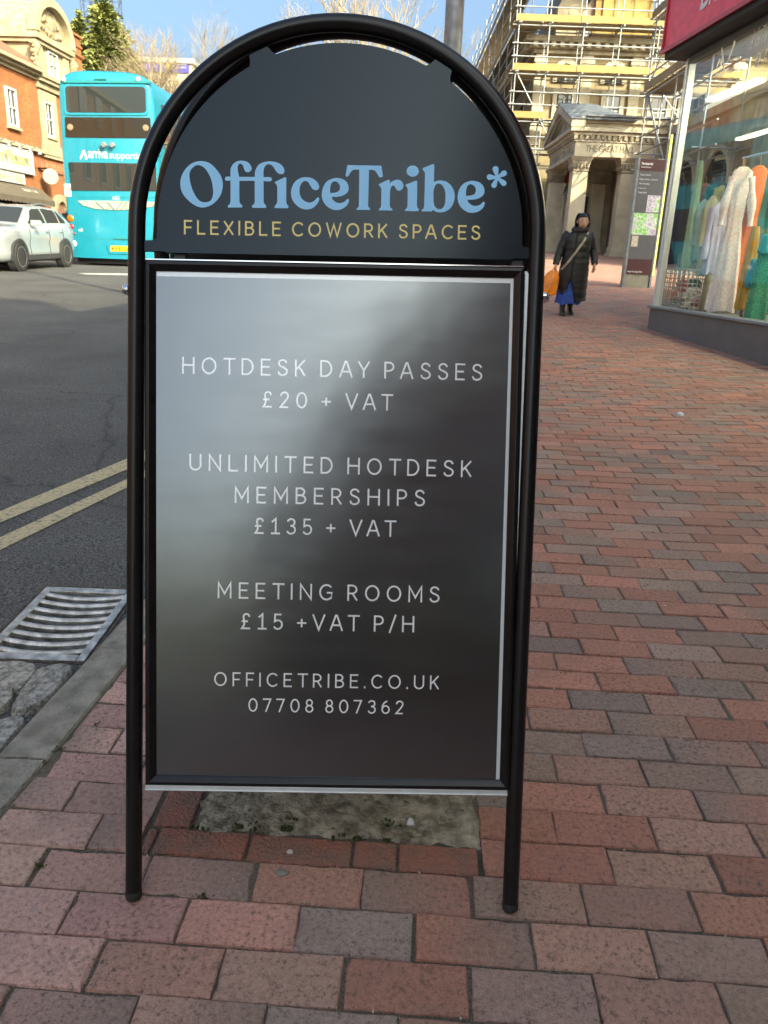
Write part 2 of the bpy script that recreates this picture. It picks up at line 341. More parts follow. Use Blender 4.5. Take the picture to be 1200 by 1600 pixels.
def build_pavement():
    rng = np.random.default_rng(11)
    L, Wd, gap = .190, .0893, .0030
    th = math.radians(-2.2); ex = np.array([math.cos(th), math.sin(th)]); ey = np.array([-math.sin(th), math.cos(th)])
    V = []; Fc = []; Cc = []
    y = -7.0; row = 0
    rows = []
    y = -6.98
    while y < 44:
        ps = (.127 if row % 2 else .030) + .095 + rng.normal(0, .008 if y < 1.3 else .014)
        rows.append((y, ps)); y += Wd; row += 1
    cen = []
    for y, ps in rows:
        if y < -1.5: x0, x1 = -4.0, 4.6
        elif y < 12: x0, x1 = -2.0, 4.2
        else: x0, x1 = -.5, 13.5
        n = int((x1 - x0) / L)
        jit = 0
        for i in range(n): cen.append((x0 + i * L + ps, y))
    cen = np.array(cen); wx = cen[:, 0] * ex[0] + cen[:, 1] * ey[0]; wy = cen[:, 0] * ex[1] + cen[:, 1] * ey[1]
    keep = (wx + L / 2 > kerb_x(wy) + .150) & ((wy > 9.9) | (wx < shop_front_x(wy) + .06))
    HX0_, HX1_ = -.466, .158                                    # hole for the patch and its edging
    inrow = (cen[:, 1] > 1.0975) & (cen[:, 1] < PATCH[3])
    keep &= ~(inrow & (cen[:, 0] - L / 2 > HX0_ - .03) & (cen[:, 0] + L / 2 < HX1_ + .03))
    cen = cen[keep]; wx = wx[keep]; wy = wy[keep]
    n = len(cen); hx, hy = L / 2 - gap / 2, Wd / 2 - gap / 2; ch = .0024
    corner = np.array([(-1, -1), (1, -1), (1, 1), (-1, 1)], float)
    dx = rng.normal(0, .0012, n); dy = rng.normal(0, .0009, n); rot = rng.normal(0, .005, n)
    lx = np.zeros((n, 8)); ly = np.zeros((n, 8)); lz = np.zeros((n, 8))
    far = wy > 9
    for k in range(8):
        c = corner[k % 4]; top = k >= 4
        jx = rng.normal(0, .0011, n); jy = rng.normal(0, .0009, n)
        a = c[0] * (hx - (ch if top else 0)) + jx; b = c[1] * (hy - (ch if top else 0)) + jy
        lx[:, k] = a - rot * b + dx; ly[:, k] = b + rot * a + dy
        lz[:, k] = 0 if top else -.0075
    up = rng.normal(0, .0011, n); tx = rng.normal(0, .010, n); ty = rng.normal(0, .014, n)
    px_ = cen[:, 0:1] + lx; py_ = cen[:, 1:2] + ly
    X = px_ * ex[0] + py_ * ey[0]; Y = px_ * ex[1] + py_ * ey[1]
    # an opened joint stepping across the pavement
    ycr = np.interp(wx, [.9, 1.19, 1.43, 1.72, 2.17, 2.74, 3.3], [5.8, 5.94, 6.13, 6.5, 6.73, 6.94, 7.05])
    py_ = py_ + np.where(wy > ycr, .017 * sstep(.6, 1.0, wx) * (1 - .75 * sstep(2.2, 2.9, wx)), 0)[:, None]
    inr = inrow[keep]; cl = inr & (cen[:, 0] < (HX0_ + HX1_) / 2); cr_ = inr & ~cl
    px_ = np.where(cl[:, None], np.minimum(px_, HX0_ + lz * 0 - .002), px_); px_ = np.where(cr_[:, None], np.maximum(px_, HX1_ + .002), px_)
    X = px_ * ex[0] + py_ * ey[0]; Y = px_ * ex[1] + py_ * ey[1]
    X = np.maximum(X, kerb_x(Y) + .1225 + np.where(np.arange(8) >= 4, .003, 0)[None])
    Z = g(X, Y) + lz + np.where(far, 0, 1)[:, None] * (up[:, None] + tx[:, None] * lx + ty[:, None] * ly)
    verts = np.stack([X, Y, Z], -1).reshape(-1, 3)
    fpat = np.array([(4, 5, 6, 7), (0, 1, 5, 4), (1, 2, 6, 5), (2, 3, 7, 6), (3, 0, 4, 7)])
    near_p = (wy < 2.9) & (wy > .35)
    faces = (np.arange(n)[~near_p][:, None, None] * 8 + fpat[None]).reshape(-1, 4)
    NV, NF, NC = [], [], []
    VV = verts.reshape(n, 8, 3)
    nd = [(0, 1, 7), (1, 2, 4), (2, 3, 7), (3, 0, 4)]
    for idx in np.nonzero(near_p)[0]:
        b8 = VV[idx]; b0 = len(NV); ring0, ring1, ring2 = [], [], []
        cen3 = b8[4:].mean(0)
        for a_, b_, k_ in nd:
            for q in range(k_):
                f = q / k_; o_ = b8[a_] + (b8[b_] - b8[a_]) * f; t_ = b8[4 + a_] + (b8[4 + b_] - b8[4 + a_]) * f
                chip = max(0, rng.normal(-.0006, .0013)) + (rng.random() < .05) * rng.uniform(.001, .004)
                inw = (cen3 - t_); inw = inw / np.linalg.norm(inw)
                j_ = rng.normal(0, .0004, 3) * (1, 1, 0)
                ring0.append(o_ + j_); e_ = o_ + (t_ - o_) * (.35, .35, 0) + inw * chip + j_; e_[2] = t_[2] - .0017 - chip * .5; ring1.append(e_)
                g_ = t_ + inw * (.0012 + chip * 1.4) + rng.normal(0, .0003, 3) * (1, 1, 0); ring2.append(g_)
        m_ = len(ring0); NV += ring0 + ring1 + ring2
        for ra in (0, 1):
            for q in range(m_): NF.append((b0 + ra * m_ + q, b0 + ra * m_ + (q + 1) % m_, b0 + (ra + 1) * m_ + (q + 1) % m_, b0 + (ra + 1) * m_ + q))
        NF.append(tuple(b0 + 2 * m_ + q for q in range(m_))); NC += [(idx, m_)]
    # colours of the fired clay: red, brown, blue-grey; pinker towards the kerb
    t = rng.random(n); near = np.clip(1.25 - (wx - kerb_x(wy)) / .85, 0, 1) * (wy < 4)
    red = np.array([.47, .215, .160]); brown = np.array([.42, .235, .185]); dark = np.array([.29, .215, .188]); grey = np.array([.37, .25, .205]); pink = np.array([.56, .35, .31]); pgrey = np.array([.40, .33, .315])
    colr = np.where((t < .47)[:, None], red, np.where((t < .74)[:, None], brown, np.where((t < .89)[:, None], grey, dark)))
    pk = np.where((t < .66)[:, None], pink, np.where((t < .88)[:, None], pink * .8, pgrey))
    colr = colr * (1 - near[:, None]) + pk * near[:, None]
    colr = colr * (1 + rng.normal(0, .10, (n, 1))) * (1 + rng.normal(0, .02, (n, 3)))
    colr = np.clip(colr, .01, 1)
    end = np.zeros((n, 8, 4)); end[..., :3] = colr[:, None, :]; end[..., 3] = 1
    two = rng.random(n) < .16; side = rng.random(n) < .5     # some pavers are fired grey at one end
    for k in range(8):
        sel = two & ((corner[k % 4][0] > 0) == side)
        end[sel, k, :3] = dark * .9 + .1 * end[sel, k, :3]
    # bedding sheet
    bx = np.concatenate([np.linspace(-4.2, 5, 60), np.linspace(5.4, 14, 20)]); by = np.concatenate([np.linspace(-7.2, 20, 130), np.linspace(20.6, 44, 36)])
    bv = []; bi = {}
    bf = []
    for j, yy in enumerate(by):
        for i, xx in enumerate(bx):
            kx = float(kerb_x(yy)) + .05
            xq = max(xx, kx); bv.append((xq, yy, gz(xq, yy) - .0048))
    nb = len(bx)
    for j in range(len(by) - 1):
        for i in range(nb - 1):
            q = (j * nb + i, j * nb + i + 1, (j + 1) * nb + i + 1, (j + 1) * nb + i)
            if bv[q[0]][0] == bv[q[1]][0] and bv[q[2]][0] == bv[q[3]][0]: continue
            if bv[q[0]][1] < 9.7 and bv[q[0]][0] > shop_front_x(bv[q[0]][1]) + .3: continue
            bf.append(q)
    ncol = []
    for idx, m_ in NC:
        c4 = end[idx][[0, 1, 2, 3]]
        for _ in range(3):
            for a_, b_, k_ in nd:
                for q in range(k_): ncol.append(c4[a_] + (c4[b_] - c4[a_]) * (q / k_))
    nV = len(verts); allv = np.concatenate([verts, np.array(NV), np.array(bv)]); nB = nV + len(NV)
    faces = [tuple(f) for f in faces] + [tuple(nV + i for i in f) for f in NF]
    allf = faces + [tuple(nB + i for i in f) for f in bf]
    me = bpy.data.meshes.new('pavement'); me.from_pydata(allv.tolist(), [], allf)
    me.materials.append(PAVER); me.materials.append(JOINT)
    me.polygons.foreach_set('material_index', np.array([0] * len(faces) + [1] * len(bf), dtype=np.int32))
    at = me.attributes.new('paver_colour', 'FLOAT_COLOR', 'POINT'); cols = np.ones((len(allv), 4)); cols[:nV] = end.reshape(-1, 4); cols[nV:nB] = np.array(ncol); at.data.foreach_set('color', cols.ravel())
    import bmesh
    bm = bmesh.new(); bm.from_mesh(me); bmesh.ops.delete(bm, geom=[v for v in bm.verts if not v.link_faces], context='VERTS'); bm.to_mesh(me); bm.free()
    me.update(); o = bpy.data.objects.new('pavement', me); COL.objects.link(o); return kind(o, 'structure')
build_pavement()
def pav(x, y):
    th = math.radians(-2.2); return (x * math.cos(th) - y * math.sin(th), x * math.sin(th) + y * math.cos(th))

# ---- tree-pit patch of mortar and broken stone, edged with bricks laid on their sides
STONE = mat('patch_mortar', (.16, .135, .095), .95, col2=(.50, .445, .345), scale=30, bump=1, bscale=90)
STONE2 = mat('patch_stone', (.15, .13, .09), .9, col2=(.46, .42, .33), scale=45, bump=1, bscale=120)
MOSS = mat('moss', (.05, .065, .014), .95, col2=(.12, .15, .03), scale=120, bump=1, bscale=300)
def patch():
    rng = random.Random(4); mb = MB(); x0, x1, y0, y1 = PATCH
    from mathutils import noise as mn
    P = []
    for j in range(70):
        r = []
        for i in range(80):
            a = x0 - .02 + (x1 - x0 + .045) * i / 79; b = y0 - .012 + (y1 - y0 + .02) * j / 69; X, Y = pav(a, b)
            h = mn.noise(Vector((a * 22, b * 22, 3))) * .0045 + mn.noise(Vector((a * 70, b * 70, 1))) * .0022
            ed = min(a - x0, x1 - a, b - y0) + .016 * mn.noise(Vector((a * 16, b * 16, 7))) + .006 * mn.noise(Vector((a * 55, b * 55, 2)))
            r.append((X, Y, gz(X, Y) + .0012 + h - .010 * float(1 - sstep(-.008, .010, ed))))
        P.append(r)
    mb.sheet(P, 0)
    for _ in range(60):
        a = rng.uniform(x0 + .02, x1 - .02); b = rng.uniform(y0 + .01, y0 + .30); X, Y = pav(a, b); s = rng.uniform(.012, .045)
        ring = []
        n = 9; th = rng.uniform(0, 6); rad = [s * rng.uniform(.55, 1.2) for _ in range(n)]; h = rng.uniform(.0015, .004)
        for q, (sc, z) in enumerate(((1, -.008), (.95, .2 * h), (.75, .8 * h), (.4, h))):
            ring.append([(X + rad[k] * sc * math.cos(th + 2 * math.pi * k / n), Y + .7 * rad[k] * sc * math.sin(th + 2 * math.pi * k / n), gz(X, Y) + z + rng.uniform(-.001, .001)) for k in range(n)])
        mb.loft(ring, True, 1)
    for _ in range(16):
        a = rng.uniform(x0, x1); b = y0 + rng.choice([rng.uniform(-.01, .02), rng.uniform(0, .2)]); X, Y = pav(a, b); s_ = rng.uniform(.004, .012)
        for k in range(14):
            q = (X + rng.gauss(0, s_), Y + rng.gauss(0, s_ * .6), gz(X, Y) + .002); e_ = rng.uniform(.001, .003)
            mb.lathe([(e_, -.003), (e_ * 1.1, 0), (e_ * .4, e_ * 1.4)], q, (rng.gauss(0, .3), rng.gauss(0, .3), 1), 5, 2)
    o = mb.build('rubble_patch', [STONE, STONE2, MOSS], smooth=50); kind(o, 'structure')
patch()
EDGE = mat('edging_brick', (.36, .14, .10), .85, col2=(.24, .14, .11), scale=22, bump=.8, bscale=160)
def edging():
    mb = MB(); x = -.438; rng = random.Random(2); y1 = PATCH[2] - .006; y0 = 1.0185
    y0 = y1 - .062
    fr = lambda p, q, r: (*pav(p, q), gz(*pav(p, q)) + r)
    for w in (.172, .192, .082, .148):
        z = rng.uniform(-.001, .0015); mb.box((x, y0 + rng.uniform(-.001, .001), -.03), (x + w - .005, y1, .001 + z), fr=fr); x += w
    mb.box((-.458, PATCH[2], -.03), (PATCH[0] - .006, PATCH[2] + .19, .001), fr=fr); mb.box((-.461, y0, -.03), (-.444, y1 - .002, .0005), fr=fr)
    mb.box((-.458, PATCH[2] + .195, -.03), (PATCH[0] - .006, PATCH[3] - .004, .002), fr=fr)
    o = mb.build('brick_edging', EDGE, bevel=.004); kind(o, 'structure')
edging()

# ---- kerb stones, granite setts and the cast-iron gully grate
KERB = mat('kerb_stone', (.18, .168, .145), .85, col2=(.34, .32, .28), scale=20, bump=.7, bscale=120)
SETT = mat('granite_sett_stone', (.20, .185, .16), .8, col2=(.60, .57, .52), scale=60, bump=1, bscale=150)
mb = MB(); rng = random.Random(9)
yk = -6.0
cuts = [-6.0, -5.1, -4.2, -3.3, -2.4, -1.4, -.48, .44, 1.36, 2.28, 3.2]
while cuts[-1] < 40: cuts.append(cuts[-1] + .92)
for a, b in zip(cuts, cuts[1:]):
    n = 8; top = []; w = .118; ring = []
    for i in range(n + 1):
        y = a + .003 + (b - a - .006) * i / n; x = float(kerb_x(y)); z = gz(x, y); j = lambda s: rng.uniform(-s, s)
        ring.append([(x + .012, y, z - .3), (x + j(.002), y, z - .02), (x + .008 + j(.002), y, z - .003 + j(.001)), (x + .02, y, z + .002 + j(.001)), (x + w * .6, y, z + .003 + j(.001)), (x + w - .006, y, z + .001), (x + w + j(.001), y, z - .008), (x + w, y, z - .3)])
    mb.loft(ring, True)
kind(mb.build('kerb', KERB, smooth=50), 'structure')

def sett(poly, label, h=.02):
    c = np.mean([on_ground(u, v, -.10) for u, v in poly], axis=0)
    pts = [on_ground(u, v, -.10) for u, v in poly]
    out = spline([tuple(p[:2]) for p in pts], 5); n = len(out); rings = []
    rng = random.Random(label)
    ctr = np.mean(out, axis=0); rd = [rng.uniform(-.003, .003) for _ in range(n)]
    for sc, z in ((1.0, -.06), (1.0, -.010), (.975, -.001), (.93, .0045), (.6, .006), (.25, .006)):
        rings.append([(ctr[0] + (p[0] - ctr[0]) * sc, ctr[1] + (p[1] - ctr[1]) * sc, gz(*ctr) - .10 + z + rd[k] * (z > -.05) * .7) for k, p in enumerate(out)])
    mb = MB(); mb.loft(rings, True)
    o = mb.build('granite_sett', SETT, base=(ctr[0], ctr[1], gz(*ctr) - .10), smooth=45)
    tag(o, label, 'paving stone', 'granite setts in the gutter')
sett([(-14, 1038), (30, 1033), (57, 1040), (50, 1058), (26, 1076), (-14, 1074)], 'small flat granite sett just below the grate at the picture edge')
sett([(66, 1042), (108, 1036), (112, 1046), (70, 1096), (22, 1116), (20, 1102), (44, 1066)], 'long speckled granite sett lying against the kerb below the grate')
sett([(-20, 1082), (14, 1076), (21, 1082), (8, 1104), (-20, 1112)], 'granite sett cut off by the picture edge beside the long sett')
sett([(-16, 1132), (6, 1124), (38, 1121), (26, 1142), (-16, 1180)], 'lowest granite sett in the gutter touching the kerb')

IRON = mat('worn_cast_iron', (.30, .285, .27), .30, metal=.88, col2=(.66, .65, .63), scale=25, bump=.3, bscale=200)
IRONDK = mat('rusty_iron', (.03, .026, .022), .8, col2=(.09, .075, .06), scale=40, bump=.5)
def grate():
    c = np.array(GC); base = (c[0], c[1], gz(*c) - .115)
    t = thing('drain_grate', 'worn iron road drain grate with curved slots beside the kerb', 'drain cover', base)
    th = 0.0; fr = lambda a, b, z: (c[0] + a * math.cos(th) - b * math.sin(th), c[1] + a * math.sin(th) + b * math.cos(th), gz(c[0], c[1] + b) - .1145 + z)
    hw, hl = GHW, GHL; e = .012
    mb = MB()
    mb.box((-hw, -hl, -.04), (-hw + e, hl, .004), fr=fr); mb.box((hw - e, -hl, -.04), (hw, hl, .004), fr=fr)
    mb.box((-hw + e, -hl, -.04), (hw - e, -hl + e, .004), fr=fr); mb.box((-hw + e, hl - e, -.04), (hw - e, hl, .004), fr=fr)
    mb.build('frame', IRONDK, t, bevel=.003)
    iw, il = hw - e - .003, hl - e - .003
    mb = MB(); b = .026
    mb.box((-iw, -il, -.035), (-iw + b, il, .006), fr=fr); mb.box((iw - b, -il, -.035), (iw, il, .006), fr=fr)
    mb.box((-iw + b, -il, -.035), (iw - b, -il + .03, .006), fr=fr); mb.box((-iw + b, il - .03, -.035), (iw - b, il, .006), fr=fr)
    mb.build('cover_rim', IRON, t, bevel=.004)
    n = 8; y0, y1 = -il + .03, il - .03; p = (y1 - y0) / n
    for k in range(n):
        mb = MB(); yc = y0 + p * (k + .62); R = []
        for i in range(13):
            a = -iw + b - .004 + (2 * (iw - b) + .008) * i / 12; s = a / (iw - b); sag = -.012 * (1 - s * s); dip = -.006 * (1 - s * s)
            w = p * .215
            R.append([fr(a, yc + sag + w * q, dip + z) for q, z in ((-1, -.03), (-1.0, .000), (-.5, .006), (.3, .006), (1.0, -.004), (1, -.03))])
        mb.loft(R, True); mb.build('bar', IRON, t, smooth=40)
    mb = MB(); mb.box((-hw + .02, -hl + .02, -.30), (hw - .02, hl - .02, -.29), fr=fr)
    for a, bb in (((-hw + .004, -hl, -.3), (-hw + .008, hl, -.042)), ((hw - .008, -hl, -.3), (hw - .004, hl, -.042)), ((-hw, -hl + .004, -.3), (hw, -hl + .008, -.042)), ((-hw, hl - .008, -.3), (hw, hl - .004, -.042))): mb.box(a, bb, fr=fr)
    mb.build('sump', mat('sump_black', (.01, .01, .01), .9, var=.2), t)
    # mortar surround, level with the road
grate()

# ---- road markings
YEL = mat('worn_yellow_paint', (.50, .42, .265), .75, col2=(.15, .14, .115), scale=55, bump=.6, bscale=160, detail=12, vlo=.50, vhi=.72)
def marking(name, pts, m, lab):
    mb = MB(); P = []
    for A, B in pts:
        P.append([(A[0] + (B[0] - A[0]) * k / 2, A[1] + (B[1] - A[1]) * k / 2, gz(A[0] + (B[0] - A[0]) * k / 2, A[1] + (B[1] - A[1]) * k / 2) + ROAD_OFF + .004) for k in range(3)])
    mb.sheet(P); kind(mb.build(name, m), 'structure')
def stripe(l0, l1, r0, r1):
    A0, A1 = on_ground(*l0, ROAD_OFF)[:2], on_ground(*l1, ROAD_OFF)[:2]; B0, B1 = on_ground(*r0, ROAD_OFF)[:2], on_ground(*r1, ROAD_OFF)[:2]
    pts = [(A0 + (A1 - A0) * t, B0 + (B1 - B0) * t) for t in np.linspace(-2.5, 1.12, 24)]
    a, b = pts[-1]; oa, ob = float(kerb_x(a[1])) - a[0], float(kerb_x(b[1])) - b[0]
    for y in np.linspace(.35, 24, 60): pts.append((np.array([float(kerb_x(a[1] + y)) - oa, a[1] + y]), np.array([float(kerb_x(b[1] + y)) - ob - .012 * min(1, y), b[1] + y])))   # then along the kerb
    return pts
marking('yellow_line', stripe((0, 800), (200, 717), (0, 818), (200, 734)), YEL, '')
marking('yellow_line', stripe((0, 841), (200, 749), (0, 861), (200, 762)), YEL, '')
WLINE = mat('worn_white_paint', (.55, .55, .52), .7, col2=(.35, .35, .34), scale=6)
a, b, c_, d_ = [on_ground(*q, ROAD_OFF)[:2] for q in ((122, 427), (240, 428), (240, 431), (135, 429))]
marking('white_line', [(a, d_), (b, c_)], WLINE, '')
# far footway on the left
mb = MB(); grid_sheet(mb, [-17.5, -12.4], np.linspace(-50, 70, 25), lambda x, y: gz(x, y) - .02 + 0 * x)
mb.sheet([[(-12.4, y, gz(-12.4, y) - .02), (-12.4, y, gz(-12.4, y) - .2)] for y in np.linspace(-50, 70, 25)])
kind(mb.build('far_footway', mat('paving_slab', (.24, .22, .20), .85, var=.2, scale=2)), 'structure')

# ---- grit and a little moss lodged in the joints
def grit():
    rng = random.Random(21); mb = MB(); th = math.radians(-2.2)
    for _ in range(1500):
        y = .55 + 3.2 * rng.random() ** 1.6; x = rng.uniform(-.72, 1.6); row = round((y - 1.012) / .0893); q = rng.random()
        if q < .75: y = 1.012 + row * .0893 + rng.gauss(0, .004)
        X, Y = pav(x, y); k = float(kerb_x(Y))
        if X < k + .13: continue
        r = rng.choice((.0007, .0009, .0012, .0019)) * (1 + .35 * (Y > 1.4)); z = gz(X, Y) + (.0002 if q > .75 else -.0016)
        mb.lathe([(r * .7, -r), (r, 0), (r * .5, r * .8)], (X, Y, z), (rng.gauss(0, .4), rng.gauss(0, .4), 1), 5, rng.choice((0, 0, 1, 2)))
    kind(mb.build('grit', [mat('pale_grit', (.50, .46, .40), .9, var=.2), mat('brown_grit', (.22, .17, .12), .9, var=.2), mat('grey_grit', (.30, .30, .29), .9, var=.2)]), 'stuff')
    mb = MB()
    for u, v, n in ((62, 1352, 40), (66, 1190, 30), (92, 1170, 26), (400, 1283, 34), (384, 1268, 20), (318, 1400, 22), (150, 1130, 18), (645, 1330, 14), (880, 1052, 12), (505, 1560, 12)):
        p = on_ground(u, v, 0)
        for _ in range(n):
            X, Y = p[0] + rng.gauss(0, .007), p[1] + rng.gauss(0, .005); h = rng.uniform(.002, .006); a = rng.uniform(0, 6.3)
            z = gz(X, Y) - .002; dx, dy = .0022 * math.cos(a), .0022 * math.sin(a)
            mb.add([(X - dx, Y - dy, z), (X + dx, Y + dy, z), (X + rng.gauss(0, .003), Y + rng.gauss(0, .003), z + h)], [(0, 1, 2)])
    kind(mb.build('joint_moss', MOSS, fix=False), 'stuff')
grit()
# ------------------------------------------------------------------ monoline capitals for the pavement sign
def _arc(cx, cy, rx, ry, a0, a1, n=22): return [(cx + rx * math.cos(math.radians(a0 + (a1 - a0) * k / n)), cy + ry * math.sin(math.radians(a0 + (a1 - a0) * k / n))) for k in range(n + 1)]
def _sm(pts, k=6):
    P = [np.array(p, float) for p in pts]; out = []
    for i in range(len(P) - 1):
        a = P[max(i - 1, 0)]; b, c = P[i], P[i + 1]; d = P[min(i + 2, len(P) - 1)]
        for q in range(k):
            t = q / k; out.append(tuple(.5 * (2 * b + (c - a) * t + (2 * a - 5 * b + 4 * c - d) * t * t + (3 * b - a - 3 * c + d) * t**3)))
    return out + [tuple(P[-1])]
def _bowl(x, y0, y1, w): r = (y1 - y0) / 2; rr = min(r, w - .02); return [(0, y1)] + [(w - rr + rr * math.cos(math.radians(q)), (y0 + y1) / 2 + r * math.sin(math.radians(q))) for q in range(90, -91, -9)] + [(0, y0)]
_S = _sm([(.50, .80), (.42, .94), (.26, 1), (.10, .94), (.03, .77), (.10, .62), (.27, .53), (.45, .42), (.52, .25), (.44, .07), (.25, 0), (.07, .07), (0, .23)])
GL = {
 'H': (.64, [[(0, 0), (0, 1)], [(.64, 0), (.64, 1)], [(0, .52), (.64, .52)]]), 'A': (.70, [[(0, 0), (.31, 1), (.39, 1), (.70, 0)], [(.12, .33), (.58, .33)]]),
 'E': (.48, [[(.48, 1), (0, 1), (0, 0), (.48, 0)], [(0, .52), (.42, .52)]]), 'F': (.46, [[(.46, 1), (0, 1), (0, 0)], [(0, .49), (.40, .49)]]),
 'T': (.62, [[(0, 1), (.62, 1)], [(.31, 1), (.31, 0)]]), 'I': (0.0, [[(0, 0), (0, 1)]]), 'L': (.46, [[(0, 1), (0, 0), (.46, 0)]]),
 'D': (.62, [[(0, 0), (0, 1)] + [(.22 + .40 * math.cos(math.radians(q)), .5 + .5 * math.sin(math.radians(q))) for q in range(90, -91, -9)] + [(0, 0)]]),
 'P': (.50, [[(0, 0), (0, 1)], _bowl(0, .45, 1, .50)]), 'R': (.53, [[(0, 0), (0, 1)], _bowl(0, .45, 1, .50), [(.26, .45), (.53, 0)]]),
 'B': (.53, [[(0, 0), (0, 1)], _bowl(0, .53, 1, .47), _bowl(0, 0, .53, .53)]),
 'O': (.78, [_arc(.39, .5, .39, .5, 0, 360, 44)]), 'C': (.68, [_arc(.39, .5, .39, .5, 42, 318, 34)]), 'G': (.72, [_arc(.39, .5, .39, .5, 44, 322, 34) + [(.70, .17), (.70, .47), (.42, .47)]]),
 'S': (.52, [_S]), 'K': (.54, [[(0, 0), (0, 1)], [(.52, 1), (0, .36)], [(.19, .58), (.54, 0)]]), 'Y': (.62, [[(0, 1), (.31, .44), (.62, 1)], [(.31, .44), (.31, 0)]]),
 'M': (.74, [[(0, 0), (0, 1), (.37, .26), (.74, 1), (.74, 0)]]), 'N': (.64, [[(0, 0), (0, 1), (.64, 0), (.64, 1)]]), 'U': (.62, [[(0, 1)] + _arc(.31, .33, .31, .33, 180, 360) + [(.62, 1)]]),
 'V': (.68, [[(0, 1), (.34, 0), (.68, 1)]]), 'W': (.98, [[(0, 1), (.25, 0), (.49, .92), (.73, 0), (.98, 1)]]), 'X': (.58, [[(0, 0), (.58, 1)], [(0, 1), (.58, 0)]]),
 '0': (.56, [_arc(.28, .5, .28, .5, 0, 360, 40)]), '1': (.42, [[(.02, .80), (.23, 1), (.23, 0)], [(.0, 0), (.44, 0)]]), '2': (.48, [_sm([(.02, .76), (.08, .93), (.24, 1), (.42, .92), (.46, .73), (.36, .50), (.0, .0)])[:-1] + [(0, 0), (.48, 0)]]),
 '3': (.48, [_sm([(.02, .84), (.10, .95), (.24, 1), (.40, .94), (.45, .76), (.38, .60), (.20, .54)]), _sm([(.20, .54), (.40, .48), (.48, .29), (.42, .08), (.24, 0), (.08, .05), (0, .18)])]),
 '5': (.48, [[(.44, 1), (.06, 1), (.04, .52)] + _sm([(.04, .52), (.22, .60), (.40, .53), (.48, .32), (.42, .10), (.24, 0), (.08, .05), (0, .17)])[1:]]),
 '6': (.50, [_arc(.25, .30, .25, .30, 0, 360, 34), _sm([(.005, .34), (.03, .62), (.15, .86), (.36, 1.0)])]), '7': (.50, [[(0, 1), (.50, 1), (.17, 0)]]), '8': (.48, [_arc(.24, .76, .20, .24, 0, 360, 30), _arc(.24, .26, .24, .26, 0, 360, 34)]),
 '£': (.52, [_sm([(.48, .80), (.42, .95), (.29, 1), (.15, .92), (.12, .74), (.16, .50), (.15, .25), (.02, .0)])[:-1] + [(.02, 0), (.52, 0)], [(0, .49), (.38, .49)]]),
 '+': (.46, [[(0, .44), (.46, .44)], [(.23, .21), (.23, .67)]]), '/': (.34, [[(0, -.08), (.34, 1.08)]]), '.': (0.0, [[(0, -.0), (0, .05)]])}
def mono_text(mb, body, A, B, cap, up, n, off, sw=.105):
    A = np.array(A, float); B = np.array(B, float); ex = B - A; Wd = np.linalg.norm(ex) / cap; ex /= np.linalg.norm(ex); n = np.array(n, float); n /= np.linalg.norm(n)
    ey = np.cross(n, ex); ey = ey if ey @ np.array(up) > 0 else -ey
    kern = {('T', 'A'): .12, ('A', 'T'): .12, ('V', 'A'): .14, ('A', 'V'): .14, ('A', 'Y'): .12, ('P', 'A'): .08, ('L', 'I'): 0, ('Y', 'P'): .03, ('0', '7'): .03, ('7', '7'): .05, ('T', 'D'): .06, ('T', 'R'): .06, ('T', 'I'): .05, ('+', 'V'): .05, ('P', '/'): .1, ('/', 'H'): .06, ('K', 'S'): .03, ('F', 'F'): .03, ('F', 'I'): .04}
    tot = 0; gaps = 0; prev = None; sp = False
    for ch in body:
        if ch == ' ': sp = True; continue
        tot += GL[ch][0] + sw
        if prev is not None: gaps += 1; tot += (.45 if sp else -kern.get((prev, ch), 0))
        prev = ch; sp = False
    gap = (Wd - tot) / max(1, gaps); x = 0; prev = None; sp = False; k = 0
    for ch in body:
        if ch == ' ': sp = True; continue
        if prev is not None: x += gap + (.45 if sp else -kern.get((prev, ch), 0))
        for st in GL[ch][1]:
            P = [np.array([p[0] + sw / 2, sw / 2 + p[1] * (1 - sw)]) for p in st]; P2 = [P[0]]
            for p in P[1:]:
                if np.linalg.norm(p - P2[-1]) > 1e-4: P2.append(p)
            P = P2; closed = np.linalg.norm(P[0] - P[-1]) < 1e-3
            if closed: P = P[:-1]
            m = len(P); Ls, Rs = [], []
            for i in range(m):
                d0 = P[i] - P[i - 1] if (i > 0 or closed) else P[1] - P[0]; d1 = P[(i + 1) % m] - P[i] if (i < m - 1 or closed) else d0
                d0 = d0 / np.linalg.norm(d0); d1 = d1 / np.linalg.norm(d1); n0 = np.array([-d0[1], d0[0]]); n1 = np.array([-d1[1], d1[0]]); nn = n0 + n1; nn = nn / (np.linalg.norm(nn) + 1e-9); q = 1 / max(.38, nn @ n0)
                e = np.zeros(2)
                if not closed and i == 0: e = -d1 * (sw / 2 if abs(d1[0]) > .9 or abs(d1[1]) > .9 else .3 * sw)
                if not closed and i == m - 1: e = d0 * (sw / 2 if abs(d0[0]) > .9 or abs(d0[1]) > .9 else .3 * sw)
                if ch in 'S35CG2£6' and (i in (0, m - 1)): e = e * .1
                Ls.append(P[i] + nn * sw / 2 * q + e); Rs.append(P[i] - nn * sw / 2 * q + e)
            vs = [A + (ex * (x + p[0]) + ey * p[1]) * cap + n * (off + .00004 * (k % 3)) for pr in zip(Ls, Rs) for p in pr]; k += 1
            fs = [(2 * i, 2 * i + 1, 2 * i + 3, 2 * i + 2) for i in range(m - 1)] + ([(2 * m - 2, 2 * m - 1, 1, 0)] if closed else [])
            mb.add(vs, fs)
        x += GL[ch][0] + sw; prev = ch; sp = False
